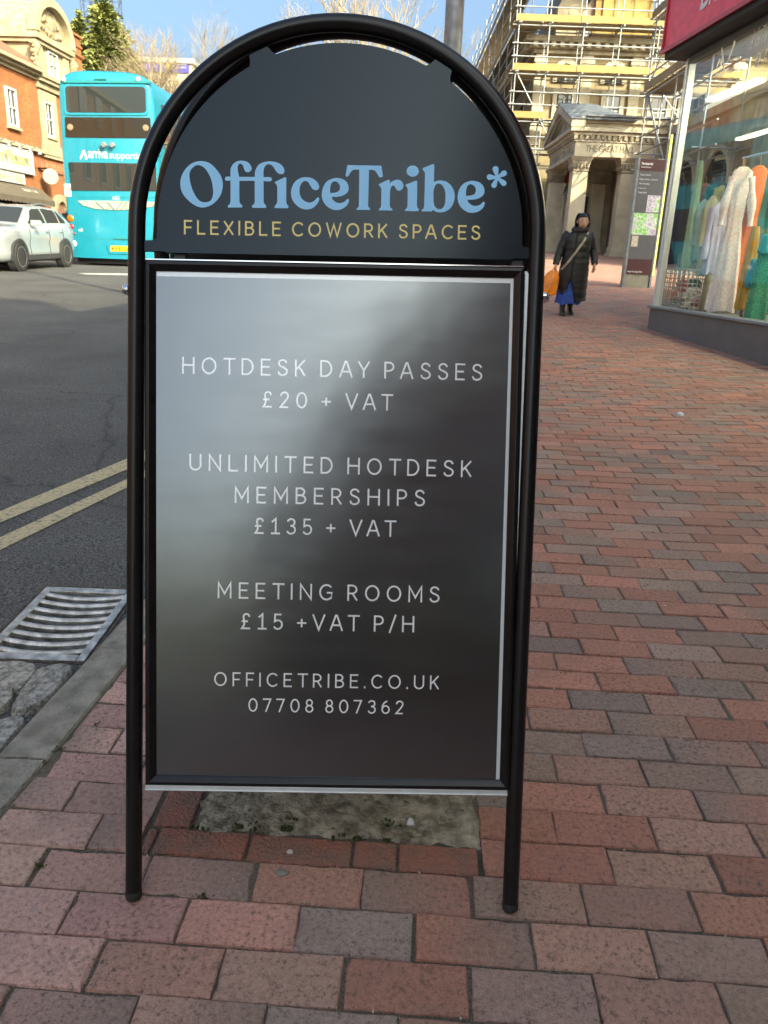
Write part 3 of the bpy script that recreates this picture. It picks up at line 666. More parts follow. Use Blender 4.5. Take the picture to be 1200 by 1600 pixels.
# ------------------------------------------------------------------ the pavement sign
BT = CAM + np.array([-.0840, 1.17521, -.42305])
BA = np.array([.99976, .01333, .01749]); BA /= np.linalg.norm(BA)
BB = np.array([-.01593, .25269, .96742]); BB -= BA * (BB @ BA); BB /= np.linalg.norm(BB)
BN = np.cross(BA, BB)                       # points at the viewer
if BN[1] > 0: BN = -BN
def bp(a, b, n=0.0): return BT + BA * a + BB * b + BN * n
def bpx(u, v, n=0.0):
    p = on_plane(u, v, BT + BN * n, BN) - BT
    return float(p @ BA), float(p @ BB)
PRINT = bpy.data.materials.new('laminated_print'); PRINT.use_nodes = True
def laminate(m, base, gloss, fac, rough, wob=.0):
    N = m.node_tree; p = N.nodes['Principled BSDF']; p.inputs['Base Color'].default_value = (*base, 1); p.inputs['Roughness'].default_value = .5; p.inputs['Specular IOR Level'].default_value = .08
    gl = N.nodes.new('ShaderNodeBsdfGlossy'); gl.inputs['Color'].default_value = (*gloss, 1); gl.inputs['Roughness'].default_value = rough
    mx = N.nodes.new('ShaderNodeMixShader'); mx.inputs[0].default_value = fac
    N.links.new(p.outputs[0], mx.inputs[1]); N.links.new(gl.outputs[0], mx.inputs[2]); N.links.new(mx.outputs[0], N.nodes['Material Output'].inputs[0])
    if wob:
        t2 = N.nodes.new('ShaderNodeTexCoord'); mp = N.nodes.new('ShaderNodeMapping'); mp.inputs['Scale'].default_value = (3, 3, 14); mp.inputs['Rotation'].default_value = (0, .5, 0); n3 = N.nodes.new('ShaderNodeTexNoise'); n3.inputs['Scale'].default_value = 2.2; n3.inputs['Detail'].default_value = 9; N.links.new(t2.outputs['Object'], mp.inputs[0]); N.links.new(mp.outputs[0], n3.inputs['Vector'])
        rr = N.nodes.new('ShaderNodeMapRange'); rr.inputs[1].default_value = .3; rr.inputs[2].default_value = .7; rr.inputs[3].default_value = rough - .02; rr.inputs[4].default_value = rough + .025; N.links.new(n3.outputs[0], rr.inputs[0]); N.links.new(rr.outputs[0], gl.inputs['Roughness'])
        tc = N.nodes.new('ShaderNodeTexCoord'); nz = N.nodes.new('ShaderNodeTexNoise'); nz.inputs['Scale'].default_value = 7; nz.inputs['Detail'].default_value = 2
        N.links.new(tc.outputs['Object'], nz.inputs['Vector']); b = N.nodes.new('ShaderNodeBump'); b.inputs['Strength'].default_value = wob; b.inputs['Distance'].default_value = .02
        N.links.new(nz.outputs[0], b.inputs['Height']); N.links.new(b.outputs[0], gl.inputs['Normal'])
laminate(PRINT, (.005, .005, .0055), (.86, .94, 1.0), .215, .18, .03)
PAPER = bpy.data.materials.new('white_poster_border'); PAPER.use_nodes = True; laminate(PAPER, (.72, .78, .80), (.95, .97, 1.0), .25, .24)
HEADER = bpy.data.materials.new('satin_navy_panel'); HEADER.use_nodes = True; laminate(HEADER, (.0045, .0085, .0145), (.72, .87, 1.0), .026, .18)
LOGO = mat('sky_blue_vinyl', (.30, .67, 1.0), .5, var=.0)
TAGL = mat('pale_gold_vinyl', (.88, .72, .28), .5, var=.02)
PTXT = bpy.data.materials.new('white_print'); PTXT.use_nodes = True; laminate(PTXT, (.97, .98, .99), (.9, .96, 1.0), .225, .18)

def tube_path(la, lb, ra, rb, cen, R, n=0.0, bend=None):
    pts = [bp(*la, n)]
    for k in range(1, 10): pts.append(bp(la[0] + (lb[0] - la[0]) * k / 10, la[1] + (lb[1] - la[1]) * k / 10, n))
    for k in range(49):
        t = math.pi - math.pi * k / 48; pts.append(bp(cen[0] + R * math.cos(t), cen[1] + R * math.sin(t), n))
    for k in range(9, -1, -1): pts.append(bp(ra[0] + (rb[0] - ra[0]) * k / 10, ra[1] + (rb[1] - ra[1]) * k / 10, n))
    return pts
def aboard():
    foot = bp(-.008, -.63); base = (float(foot[0]), float(foot[1]) + .15, gz(foot[0], foot[1]))
    t = thing('pavement_sign', 'large black dome-topped pavement A-board advertising cowork desk passes', 'pavement sign', base)
    rt = .0133; cen = (.003, .479); R = .318
    def leg_end(a):      # where the leg meets the ground
        lo, hi = -.75, -.5
        for _ in range(40):
            m_ = (lo + hi) / 2; p = bp(a, m_)
            if p[2] > gz(p[0], p[1]): hi = m_
            else: lo = m_
        return hi
    bl, br = leg_end(-.3223) + .004, leg_end(.3085) + .004
    fr = MB(); fr.tube(tube_path((-.3223, bl + .012), (-.315, .479), (.3085, br + .012), (.321, .479), cen, R), rt, 20)
    ff = fr.build('front_frame', BLACKPAINT, t, smooth=60)
    for a, b in ((-.3223, bl), (.3085, br)):
        m = MB(); m.lathe([(.011, .0), (.0130, .002), (.0137, .006), (.0137, .013), (.0134, .0145)], bp(a, b), BB, 20); m.build('rubber_foot', RUBBER, t, smooth=40)
    # rear frame: near-vertical, hinged at the top behind the front one
    def rp(a, b):
        p = bp(a + .006, .803, -.031); up = np.array([-.012, -.05, 1.0]); up /= np.linalg.norm(up)
        return p + up * (b - .797)
    lo = -1.0
    for _ in range(300):
        p = rp(0, lo)
        if p[2] >= gz(p[0], p[1]) + .002: break
        lo += .004
    pts = [rp(-.318, lo), rp(-.318, lo + .3), rp(-.318, .479)] + [rp(cen[0] + R * math.cos(math.pi - math.pi * k / 48), .479 + R * math.sin(math.pi * k / 48)) for k in range(1, 48)] + [rp(.321, .479), rp(.321, lo + .3), rp(.321, lo)]
    m = MB(); m.tube(pts, rt, 16); m.build('rear_frame', BLACKPAINT, t, smooth=60)
    for s in (-1, 1):
        m = MB(); p = rp(.3195 * s, lo); m.lathe([(.011, -.002), (.0142, .004), (.0142, .016)], p, (0, 0, 1), 16); m.build('rubber_foot', RUBBER, t, smooth=40)
    # header panel with four tabs reaching the tube
    def header_poly(pf, Rh=.2895, tab=.012):
        out = []
        cx_ = .0065
        for k in range(0, 241):
            th = math.pi * k / 240; d = math.degrees(th); r = Rh
            for c, w in ((58.5, 3.2), (115.5, 3.2)):
                q = abs(d - c); r = max(r, Rh + (tab + .0035) * float(1 - sstep(w, w + .9, q)))
            out.append((cx_ + r * math.cos(th), .4765 + r * math.sin(th)))
        bot = .4445
        L = cx_ - Rh; Rr = cx_ + Rh
        out += [(L - .0005, .462), (L - .004, .4585), (L - .020, .4575), (L - .020, bot - .004), (L + .012, bot - .004), (L + .016, bot - .006), (Rr - .016, bot - .006), (Rr - .012, bot - .004), (Rr + .018, bot - .004), (Rr + .018, .4575), (Rr + .004, .4585), (Rr + .0005, .462)]
        return [pf(*q) for q in out]
    m = MB(); P = header_poly(lambda a, b: (a, b)); m.prism(P, -.0022, .0022, lambda a, b, n: bp(a, b, n))
    hp = m.build('header_panel', HEADER, t, bevel=.0006)
    m = MB(); 
    m.prism(P, -.0022, .0022, lambda a, b, n: rp(a, b) + np.array([0, n, 0])); m.build('rear_header_panel', BLACKPLASTIC, t)
    for a0, a1 in ((bpx(271, 400)[0], bpx(289, 400)[0]), (bpx(800, 408)[0], bpx(818, 408)[0])):
        m = MB(); m.box((a0, .424, -.022), (a1, .443, -.004), fr=bp); m.build('bracket', BLACKPLASTIC, t, bevel=.001)
    # logo, traced outlines laid on the panel
    Z = 180 / 1200
    def zpx(z, p): return bpx((275, 445, 615)[z] + p[0] * Z, 240 + p[1] * Z, .0024)
    G = []
    G.append((0, [[(45, 320), (55, 245), (100, 160), (170, 100), (260, 78), (350, 100), (425, 170), (475, 250), (488, 335), (465, 430), (410, 505), (340, 550), (265, 562), (190, 535), (110, 470), (62, 400)],
                  [(140, 235), (150, 180), (185, 137), (230, 120), (285, 140), (335, 200), (370, 280), (385, 360), (385, 430), (360, 490), (300, 508), (245, 490), (195, 425), (160, 340)]]))
    G.append((0, [[(540, 556, 1), (542, 543), (560, 525), (568, 495, 1), (568, 281, 1), (522, 281), (510, 262), (524, 241), (568, 241, 1), (568, 170), (582, 128), (610, 95), (650, 77), (700, 75), (750, 92), (782, 130), (788, 165), (770, 188), (745, 195), (720, 183), (708, 155), (695, 120), (670, 105), (650, 117), (643, 150), (650, 205), (658, 243, 1), (822, 243, 1), (822, 200), (835, 155), (870, 110), (930, 86), (1000, 82), (1060, 95), (1105, 125), (1128, 165), (1125, 200), (1100, 215), (1065, 205), (1040, 180), (1015, 140), (990, 118), (955, 112), (925, 137), (912, 185), (912, 246, 1), (983, 247), (999, 266), (985, 287), (912, 287, 1), (912, 495, 1), (918, 517), (936, 540), (942, 556, 1), (934, 567, 1), (798, 565, 1), (791, 556, 1), (797, 540), (814, 522), (820, 495, 1), (820, 285, 1), (660, 284, 1), (660, 495, 1), (668, 517), (688, 540), (692, 554, 1), (684, 562, 1), (546, 562, 1)]]))
    G.append((0, [[(1028, 300, 1), (1036, 293, 1), (1130, 248, 1), (1150, 252, 1), (1148, 500, 1), (1154, 525), (1170, 546), (1173, 562, 1), (1164, 570, 1), (1034, 568, 1), (1026, 560, 1), (1031, 545), (1048, 522), (1054, 500, 1), (1054, 345), (1046, 325)]]))
    cc = [(65, 415), (75, 350), (110, 290), (165, 255), (225, 246), (290, 260), (340, 300), (358, 340), (350, 370), (325, 382), (295, 372), (270, 340), (245, 300), (215, 285), (180, 303), (157, 350), (155, 410), (175, 465), (215, 500), (265, 510), (310, 490), (334, 463), (350, 458), (358, 475), (340, 520), (295, 565), (235, 583), (170, 570), (110, 525), (75, 470)]
    G.append((1, [cc]))
    e1 = [(385, 425), (400, 350), (440, 290), (500, 260), (550, 255), (610, 270), (650, 305), (665, 355), (655, 400), (610, 435), (550, 450), (488, 450, 1), (500, 480), (540, 510), (580, 515), (625, 500), (650, 475), (665, 475), (668, 495), (650, 535), (610, 570), (550, 588), (490, 580), (430, 540), (395, 485)]
    e2 = [(472, 412, 1), (475, 350), (490, 305), (520, 290), (555, 305), (575, 345), (565, 385), (530, 405)]
    G.append((1, [e1, e2]))
    G.append((1, [[(655, 120, 1), (650, 128, 1), (633, 225, 1), (640, 238), (655, 240), (680, 205), (700, 179), (725, 168), (776, 168, 1), (772, 535, 1), (766, 560), (749, 573), (745, 583, 1), (752, 586, 1), (885, 587, 1), (890, 580, 1), (886, 570), (872, 556), (868, 535, 1), (877, 170, 1), (920, 171), (945, 185), (965, 215), (985, 245), (1008, 247), (1021, 235, 1), (1008, 135, 1), (1000, 126, 1)]]))
    G.append((1, [[(978, 325, 1), (984, 316, 1), (1080, 270, 1), (1093, 278, 1), (1094, 316, 1), (1120, 288), (1178, 272), (1218, 290), (1236, 330), (1223, 370), (1193, 388), (1163, 375), (1148, 345), (1125, 333), (1106, 355), (1097, 400), (1094, 540, 1), (1101, 562), (1120, 580), (1121, 593, 1), (980, 592, 1), (980, 582), (997, 562), (1003, 540, 1), (1005, 365), (995, 345)]]))
    G.append((2, [[(199 + 64 * math.cos(2 * math.pi * k / 24), 183 + 58 * math.sin(2 * math.pi * k / 24)) for k in range(24)]]))
    G.append((2, [[(122, 332, 1), (128, 323, 1), (230, 282, 1), (246, 286, 1), (243, 540, 1), (249, 563), (262, 584), (258, 601, 1), (119, 598, 1), (116, 590), (137, 567), (144, 540, 1), (146, 372), (138, 350)]]))
    G.append((2, [[(300, 162, 1), (305, 152, 1), (408, 108, 1), (424, 118, 1), (420, 296, 1), (450, 284), (500, 281), (560, 300), (610, 350), (637, 430), (625, 510), (590, 570), (540, 603), (490, 613), (440, 605), (410, 586, 1), (398, 603, 1), (293, 602, 1), (291, 592), (310, 573), (318, 545, 1), (326, 205), (316, 186)],
                  [(415, 460), (418, 380), (440, 325), (470, 312), (510, 335), (535, 390), (540, 460), (532, 530), (505, 572), (470, 578), (435, 560), (418, 515)]]))
    sh = lambda L: [(p[0] + 281, p[1] + 29.5, *p[2:]) for p in L]
    G.append((2, [sh(e1), sh(e2)]))
    star = []
    ctr = (1079, 250); tips = [(1062, 162, 32), (1150, 205, 30), (1146, 308, 30), (1046, 330, 29), (999, 245, 30)]
    angs = [(math.atan2(q[1] - ctr[1], q[0] - ctr[0]), q) for q in tips]
    for i, (an, q) in enumerate(angs):
        d = math.hypot(q[0] - ctr[0], q[1] - ctr[1])
        nx = angs[(i + 1) % 5][0]; nx = nx if nx > an else nx + 2 * math.pi; mid = (an + nx) / 2
        for k in range(9):
            w = an - 1.75 + 3.5 * k / 8; star.append((q[0] + q[2] * math.cos(w), q[1] + q[2] * math.sin(w), 1))
        star.append((ctr[0] + 25 * math.cos(mid), ctr[1] + 25 * math.sin(mid), 1))
    G.append((2, [star]))
    m = MB()
    for z, loops in G:
        L2 = [[zpx(z, q) for q in spline(L)] for L in loops]
        v, f = fill_outline(L2); m.add([bp(q[0], q[1], .0026) for q in v], f)
    m.build('logo_lettering', LOGO, hp)
    m = MB(); A, B = bpx(288, 367), bpx(750, 375.7); mono_text(m, 'FLEXIBLE COWORK SPACES', bp(*A), bp(*B), 20.8 / 1200 * 1.30, BB, BN, .0026, .125); m.build('tagline_lettering', TAGL, hp)
    # snap frame with the poster
    m = MB(); m.box((-.303, -.4315, -.016), (.3118, .4225, -.003), fr=bp); m.box((.3020, -.428, -.0029), (.3112, .418, .004), fr=bp)
    tray = m.build('aluminium_tray', SILVER, t, bevel=.001)
    x0, x1, y0, y1 = -.3005, .3010, -.4245, .4265; w = .0165
    prof = [(0, -.0028), (0, .0065), (.0025, .0095), (.0075, .0105), (w - .003, .0062), (w, .0035), (w, -.0028)]
    def side(p, q, inn):
        p = np.array(p); q = np.array(q); inn = np.array(inn); d = (q - p) / np.linalg.norm(q - p); R = []
        for c, s in ((p, 1), (q, -1)): R.append([bp(*(c + inn * k + d * s * k), n) for k, n in prof])
        return R
    for p, q, inn in (((x0, y1), (x1, y1), (0, -1)), ((x1, y1), (x1, y0), (-1, 0)), ((x1, y0), (x0, y0), (0, 1)), ((x0, y0), (x0, y1), (1, 0))):
        m = MB(); m.loft(side(p, q, inn), True); m.build('snap_rail', BLACKPAINT, t, bevel=.0005, smooth=30)
    m = MB(); m.box((x0 + .001, y1 + .0004, -.006), (x1 - .001, y1 + .0022, .0045), fr=bp); m.build('top_trim', CHROME, t)
    m = MB(); m.box((-.302, -.4335, -.004), (.303, -.4265, .0020), fr=bp); m.box((-.302, -.4345, .0022), (.303, -.4325, .004), fr=bp); m.build('bottom_trim', SILVER, t, bevel=.0006)
    # poster sheet and print
    tl, tr, brr, bll = bpx(242.5, 424.5), bpx(807.2, 435.7), bpx(781.7, 1218.7), bpx(239.5, 1210.5)
    m = MB(); m.box((x0 + w - .004, y0 + w - .004, -.0024), (x1 - w + .004, y1 - w + .004, .0008), fr=bp); sheet = m.build('poster', PAPER, t)
    p1, p2, p3 = bpx(242, 431.8), bpx(797.5, 443), bpx(773.5, 1218)
    m = MB()
    quad = [(x0 + w - .004, p1[1]), (p2[0], p2[1]), (p3[0] + .001, y0 + w - .004), (x0 + w - .004, y0 + w - .004)]
    gridp = []
    for i in range(25):
        r = []
        for j in range(25):
            s, tt = j / 24, i / 24
            q = (1 - tt) * ((1 - s) * np.array(quad[0]) + s * np.array(quad[1])) + tt * ((1 - s) * np.array(quad[3]) + s * np.array(quad[2]))
            r.append(bp(q[0], q[1], .0018 + .0004 * math.sin(3.0 * s + 1.2) * math.sin(4.1 * tt + .4)))
        gridp.append(r)
    m.sheet(gridp); pr = m.build('poster_print', PRINT, sheet, smooth=80)
    m = MB()
    for body, A, B, cap in (('HOTDESK DAY PASSES', (284.6, 583.8), (753.3, 595), 26), ('£20 + VAT', (409.6, 636.7), (613.8, 641.7), 25.5), ('UNLIMITED HOTDESK', (295.8, 735), (736.7, 745.8), 26), ('MEMBERSHIPS', (366.7, 785.8), (663.8, 791.3), 26), ('£135 + VAT', (397, 834), (619, 838.8), 25.5), ('MEETING ROOMS', (340, 934.6), (686.7, 941.7), 25.5), ('£15 +VAT P/H', (376, 983), (647, 988), 25.5), ('OFFICETRIBE.CO.UK', (334.6, 1071.7), (685.8, 1077.5), 22), ('07708 807362', (388, 1112), (630.4, 1116), 21.5)):
        dep = float((bp(*bpx(*A)) - CAM) @ _F)
        m = MB(); mono_text(m, body, bp(*bpx(*A, .0026)), bp(*bpx(*B, .0026)), cap / 1200 * dep, BB, BN, .0026); m.build('lettering_line', PTXT, sheet)
    # rear poster panel (its edge shows over the front one)
    m = MB(); fr2 = lambda a, b, n: rp(a, b) + np.array([0, n, 0])
    m.box((-.29, -.50, -.008), (.262, .405, .006), fr=fr2); m.build('rear_poster_frame', SILVER, t, bevel=.001)
    # hinge bolts on the outside of the tubes
    for a, s in ((-.3155, -1), (.3195, 1)):
        p = bp(a, .3805); ax = BA * s
        m = MB(); m.lathe([(.0085, .012), (.0085, .0165), (.0075, .020), (.0045, .0225), (0.0005, .0232)], p, ax, 20); m.build('bolt', CHROME, t, smooth=35)
aboard()

# small litter near the sign
def chip(name, u, v, sx, sy, label, cat, m, seed, grp=None, flat=.25):
    p = on_ground(u, v, .002); rng = random.Random(seed); n = 10; th = rng.uniform(0, 6)
    rad = [rng.uniform(.7, 1.15) for _ in range(n)]; R = []
    for sc, z in ((.85, -.003), (1, .0), (.9, flat * .6), (.5, flat), (.15, flat * 1.02)):
        R.append([(p[0] + sx * sc * rad[k] * math.cos(2 * math.pi * k / n), p[1] + sy * sc * rad[k] * math.sin(2 * math.pi * k / n), gz(p[0], p[1]) + (z * sx if z > 0 else z)) for k in range(n)])
    mb = MB(); mb.loft(R, True); o = mb.build(name, m, base=(p[0], p[1], gz(p[0], p[1])), smooth=60); tag(o, label, cat, grp)
PEB = mat('pale_pebble', (.50, .47, .42), .7, var=.15, scale=80); SLATE = mat('grey_chip', (.20, .20, .17), .85, var=.2, scale=90); PAPR = mat('litter_paper', (.72, .74, .78), .7, var=.05)
chip('pebble', 453, 1330, .0058, .0062, 'tiny round whitish pebble on the brown paver below the brick edging', 'pebble', PEB, 1, flat=.7)
chip('stone_chip', 440, 1362, .0125, .0085, 'flat grey-green stone chip lying on a brown paver under the sign', 'stone', SLATE, 2, flat=.25)
chip('paper_scrap', 641, 1283, .008, .011, 'crumpled white paper scrap lying on the rubble patch under the sign', 'litter', PAPR, 3, flat=.6)
chip('paper_scrap', 1063, 648, .022, .026, 'crumpled bluish white scrap out on the open brick pavement to the right', 'litter', PAPR, 5, flat=.8)
chip('stone_chip', 1039, 945, .0105, .012, 'pale oval flake lying on a red paver right of the sign', 'stone', PEB, 6, flat=.2)
# ------------------------------------------------------------------ charity shop on the right
SD = np.array([SHOP_D[0], SHOP_D[1], 0.0]); SN = np.array([-.9963, -.0863, 0.0]); SO = np.array([3.24, 9.82, 0.0])
def sp(s, o, z): return SO + SD * s + SN * o + np.array([0, 0, z])      # s along the front towards the viewer, o outwards
def spx(u, v, o=0.0):
    p = on_plane(u, v, SO + SN * o, SN) - SO
    return float(p @ SD), float(p[2])
GREY = mat('slate_grey_paint', (.12, .122, .135), .5, var=.1, scale=4)
REDP = mat('crimson_signboard', (.90, .075, .13), .5, var=.10, scale=9)
REDT = mat('crimson_trim', (.50, .025, .05), .4, var=.08)
SOFFIT = mat('black_soffit', (.02, .018, .016), .7, var=.2)
SHOPBRICK = brick_mat('upper_brick', (.24, .08, .05), (.30, .11, .06), (.25, .22, .18))
SHOPGLASS = mirror_glass('shop_window_glass', (.96, .98, .97), 1.52, .0)
VINYL = mat('white_window_vinyl', (.85, .85, .85), .6, var=0)
DISPLAY = mat('display_floor', (.20, .19, .18), .6, var=.1); BACKW = mat('shop_back_wall', (.22, .30, .30), .8, var=.25, scale=2); STRIP = mat('ceiling_panel', (.5, .5, .48), .7, var=.05)
ZS, ZT = .632, 3.30      # sill and head of the window
LEN = 7.2
def shop():
    b = sp(0, 0, gz(*sp(0, 0, 0)[:2]))
    t = thing('charity_shop', 'corner charity shop with crimson sign and tall window of clothes', 'shop', b)
    m = MB(); m.box((-.03, -.25, 0), (LEN, .05, ZS - .03), fr=lambda s, o, z: sp(s, o, z)); m.build('stall_riser', GREY, t, bevel=.006)
    m = MB(); m.box((-.035, -.10, ZS - .03), (LEN, .085, ZS), fr=sp); m.build('window_sill', mat('painted_sill', (.20, .22, .25), .35, var=.05), t, bevel=.006)
    # corner post, mullions and window head
    m = MB(); m.box((-.03, -.055, ZS), (.055, .02, ZT + .02), fr=sp); m.box((-.008, .02, ZS), (.030, .038, ZT), fr=sp); m.build('corner_post', SILVER, t, bevel=.004)
    m = MB(); m.box((4.3, -.05, ZS), (4.37, .03, ZT), fr=sp); m.build('mullion', SILVER, t, bevel=.004)
    m = MB(); m.box((.055, -.04, ZT - .05), (LEN, .035, ZT + .02), fr=sp); m.build('window_head', GREY, t, bevel=.004)
    for a, c in ((.055, 4.3), (4.37, LEN - .4)):
        m = MB(); m.box((a, -.006, ZS), (c, .004, ZT - .05), fr=sp); m.build('window_glass', SHOPGLASS, t)
    # side window round the corner
    side = lambda a, o, z: sp(-.03, 0, 0) + (-SN) * a + (-SD) * o + np.array([0, 0, z])
    m = MB(); m.box((.25, -.2, 0), (6, .02, ZS - .03), fr=side); m.build('side_riser', GREY, t, bevel=.006)
    m = MB(); m.box((.055, -.006, ZS), (2.6, .004, ZT - .05), fr=side); m.build('side_glass', SHOPGLASS, t)
    m = MB(); m.box((2.6, -.2, ZS - .03), (6, .02, 4.3), fr=side); m.build('side_wall', SHOPBRICK, t)
    # interior
    m = MB(); m.box((-.02, -5.8, ZS - .12), (LEN, -.25, ZS - .06), fr=sp); m.build('display_floor', DISPLAY, t)
    m = MB(); m.box((.0, -5.9, ZS - .06), (LEN, -5.8, 3.5), fr=sp); m.build('back_wall', BACKW, t)
    m = MB(); m.box((LEN, -5.9, 0), (LEN + .2, .0, 4.2), fr=sp); m.build('party_wall', SHOPBRICK, t)
    m = MB(); m.box((.03, -5.8, 3.36), (LEN, -.06, 3.44), fr=sp); m.build('shop_ceiling', STRIP, t)
    m = MB(); m.box((.10, -2.2, ZS - .06), (.16, -.95, 2.2), fr=sp); m.build('side_partition', mat('teal_partition', (.04, .16, .17), .7, var=.3, scale=3), t)
    for s0, w, h, c in ((1.0, .5, 2.0, (.25, .06, .05)), (1.7, .6, 1.7, (.05, .20, .20)), (2.5, .5, 2.1, (.30, .27, .12)), (3.2, .7, 1.8, (.08, .10, .22)), (4.2, .6, 2.0, (.22, .22, .2))):
        m = MB(); m.box((s0, -3.9, ZS - .06), (s0 + w, -3.4, h + .4), fr=sp)
        for k in range(4): m.box((s0 + .02, -3.39, ZS + .1 + k * .38), (s0 + w - .02, -3.2, ZS + .13 + k * .38), fr=sp)
        m.build('shelving', mat('shelf_%d' % int(s0 * 10), c, .7, var=.4, scale=9), t)
    # fluorescent battens on the shop ceiling
    LIT = bpy.data.materials.new('lit_tube'); LIT.use_nodes = True; pb = LIT.node_tree.nodes['Principled BSDF']; pb.inputs['Emission Color'].default_value = (1, .95, .85, 1); pb.inputs['Emission Strength'].default_value = 20
    for s0, o0 in ((.6, -1.2), (2.2, -1.0), (4.0, -1.0), (1.5, -3.2), (3.6, -3.2)):
        m = MB(); m.box((s0, o0 - .06, 3.27), (s0 + 1.3, o0 + .06, 3.31), fr=sp); m.box((s0 - .03, o0 - .08, 3.312), (s0 + 1.33, o0 + .08, 3.359), fr=sp, m=1); m.build('ceiling_light', [LIT, WHITE], t)
    # soffit and fascia box
    m = MB(); m.box((-.16, -.06, ZT + .02), (LEN, .235, ZT + .09), fr=sp); m.build('soffit', SOFFIT, t, bevel=.004)
    f0 = ZT + .09; f1 = f0 + .86
    m = MB(); m.box((-.20, -.06, f0), (LEN, .25, f1), fr=sp); fa = m.build('fascia_sign', REDP, t, bevel=.006)
    m = MB(); e = .035
    for a, c in (((-.21, .252, f0 - .012), (LEN, .272, f0 + e)), ((-.21, .252, f1 - e), (LEN, .272, f1 + .01)), ((-.21, .252, f0 + e), (-.21 + e, .272, f1 - e))): m.box(a, c, fr=sp)
    m.build('fascia_trim', REDT, fa, bevel=.005)
    m = MB(); s0, z0 = spx(1093, 21, .254); L = 3.3
    text_on(m, 'British Heart Foundation', sp(s0, .254, f0 + .20), sp(s0 + L, .254, f0 + .20), .40, (0, 0, 1), SN, .002, shear=.18); m.build('fascia_lettering', VINYL, fa)
    # lettering stuck on the glass
    m = MB()
    def line(body, u, v, cap, L, sh=.15):
        s, z = spx(u, v, .005); text_on(m, body, sp(s, .005, z), sp(s + L, .005, z), cap, (0, 0, 1), SN, .001, shear=sh)
    line("We'll collect", 1176, 52, .115, 1.0); line('donations', 1169, 78, .105, .9); line('01892', 1179, 106, .12, .55)
    line('British Heart', 1117, 125, .062, .42); line('Foundation', 1117, 139, .062, .36)
    # heart drawn as one line with a pulse running through it
    hs = [(1120, 105), (1124, 92), (1126, 104), (1129, 88), (1132, 112), (1128, 78), (1127, 66), (1130, 57), (1135, 56), (1138, 62), (1142, 52), (1147, 50), (1149, 58), (1146, 72), (1141, 86), (1136, 98), (1140, 92), (1143, 97)]
    pts = [(lambda q: sp(q[0], .008, q[1]))(spx(u, v, .008)) for u, v in hs]
    dense = []
    for i in range(len(pts) - 1):
        for k in range(4): dense.append(pts[i] + (pts[i + 1] - pts[i]) * k / 4)
    m.tube(dense, .0065, 6); m.build('window_lettering', VINYL, t)
    # storey above
    m = MB(); m.box((-.03, -6, f1), (LEN, -.06, 6.5), fr=sp); m.build('upper_wall', SHOPBRICK, t)
    m = MB(); m.box((-.2, -6.1, 6.5), (LEN, .15, 6.7), fr=sp); m.build('parapet', WHITE, t, bevel=.01)
    for k in range(3):
        s0 = .9 + k * 2.2
        m = MB(); m.box((s0, -.08, f1 + .4), (s0 + 1.1, .02, f1 + 1.9), fr=sp); w = m.build('upper_window', WHITE, t, bevel=.01)
        m = MB(); m.box((s0 + .08, .02, f1 + .48), (s0 + 1.02, .026, f1 + 1.82), fr=sp); m.build('pane', BLUEGLASS, w)
shop()

def cloth_mat(name, c, pattern=None, c2=None, sc=60, rough=.85):
    return mat(name, c, rough, var=.12, scale=sc, col2=c2, vlo=.42, vhi=.55) if c2 else mat(name, c, rough, var=.10, scale=14)
def drape(mb, ctr, wdir, ddir, sec, folds, amp, seed, m=0, n=40):
    """closed cloth tube: sec = list of (z, half width, half depth, sideways shift)"""
    rng = random.Random(seed); ph = rng.uniform(0, 6); ph2 = rng.uniform(0, 6); R = []
    zt, zb = sec[0][0], sec[-1][0]
    S = []
    for i in range(len(sec) - 1):
        for k in range(5):
            t = k / 5; S.append(tuple(sec[i][j] + (sec[i + 1][j] - sec[i][j]) * t for j in range(4)))
    S.append(sec[-1])
    for z, hw, hd, sh in S:
        q = (zt - z) / (zt - zb + 1e-6); r = []
        for k in range(n):
            th = 2 * math.pi * k / n
            f = 1 + amp * q * (math.sin(folds * th + ph) + .5 * math.sin((folds * 1.7 // 1) * th + ph2 + 2 * q))
            cxx = math.copysign(abs(math.cos(th)) ** .8, math.cos(th)); syy = math.sin(th)
            zz = z + (.012 * math.sin(3 * th + ph) if z == zb else 0)
            r.append(np.array(ctr) + np.array(wdir) * (hw * cxx * (1 + .3 * (f - 1)) + sh) + np.array(ddir) * hd * syy * f + np.array([0, 0, zz]))
        R.append(r)
    mb.loft(R, True, m)
HANGER = mat('wooden_hanger', (.35, .20, .09), .5, var=.2, scale=20)
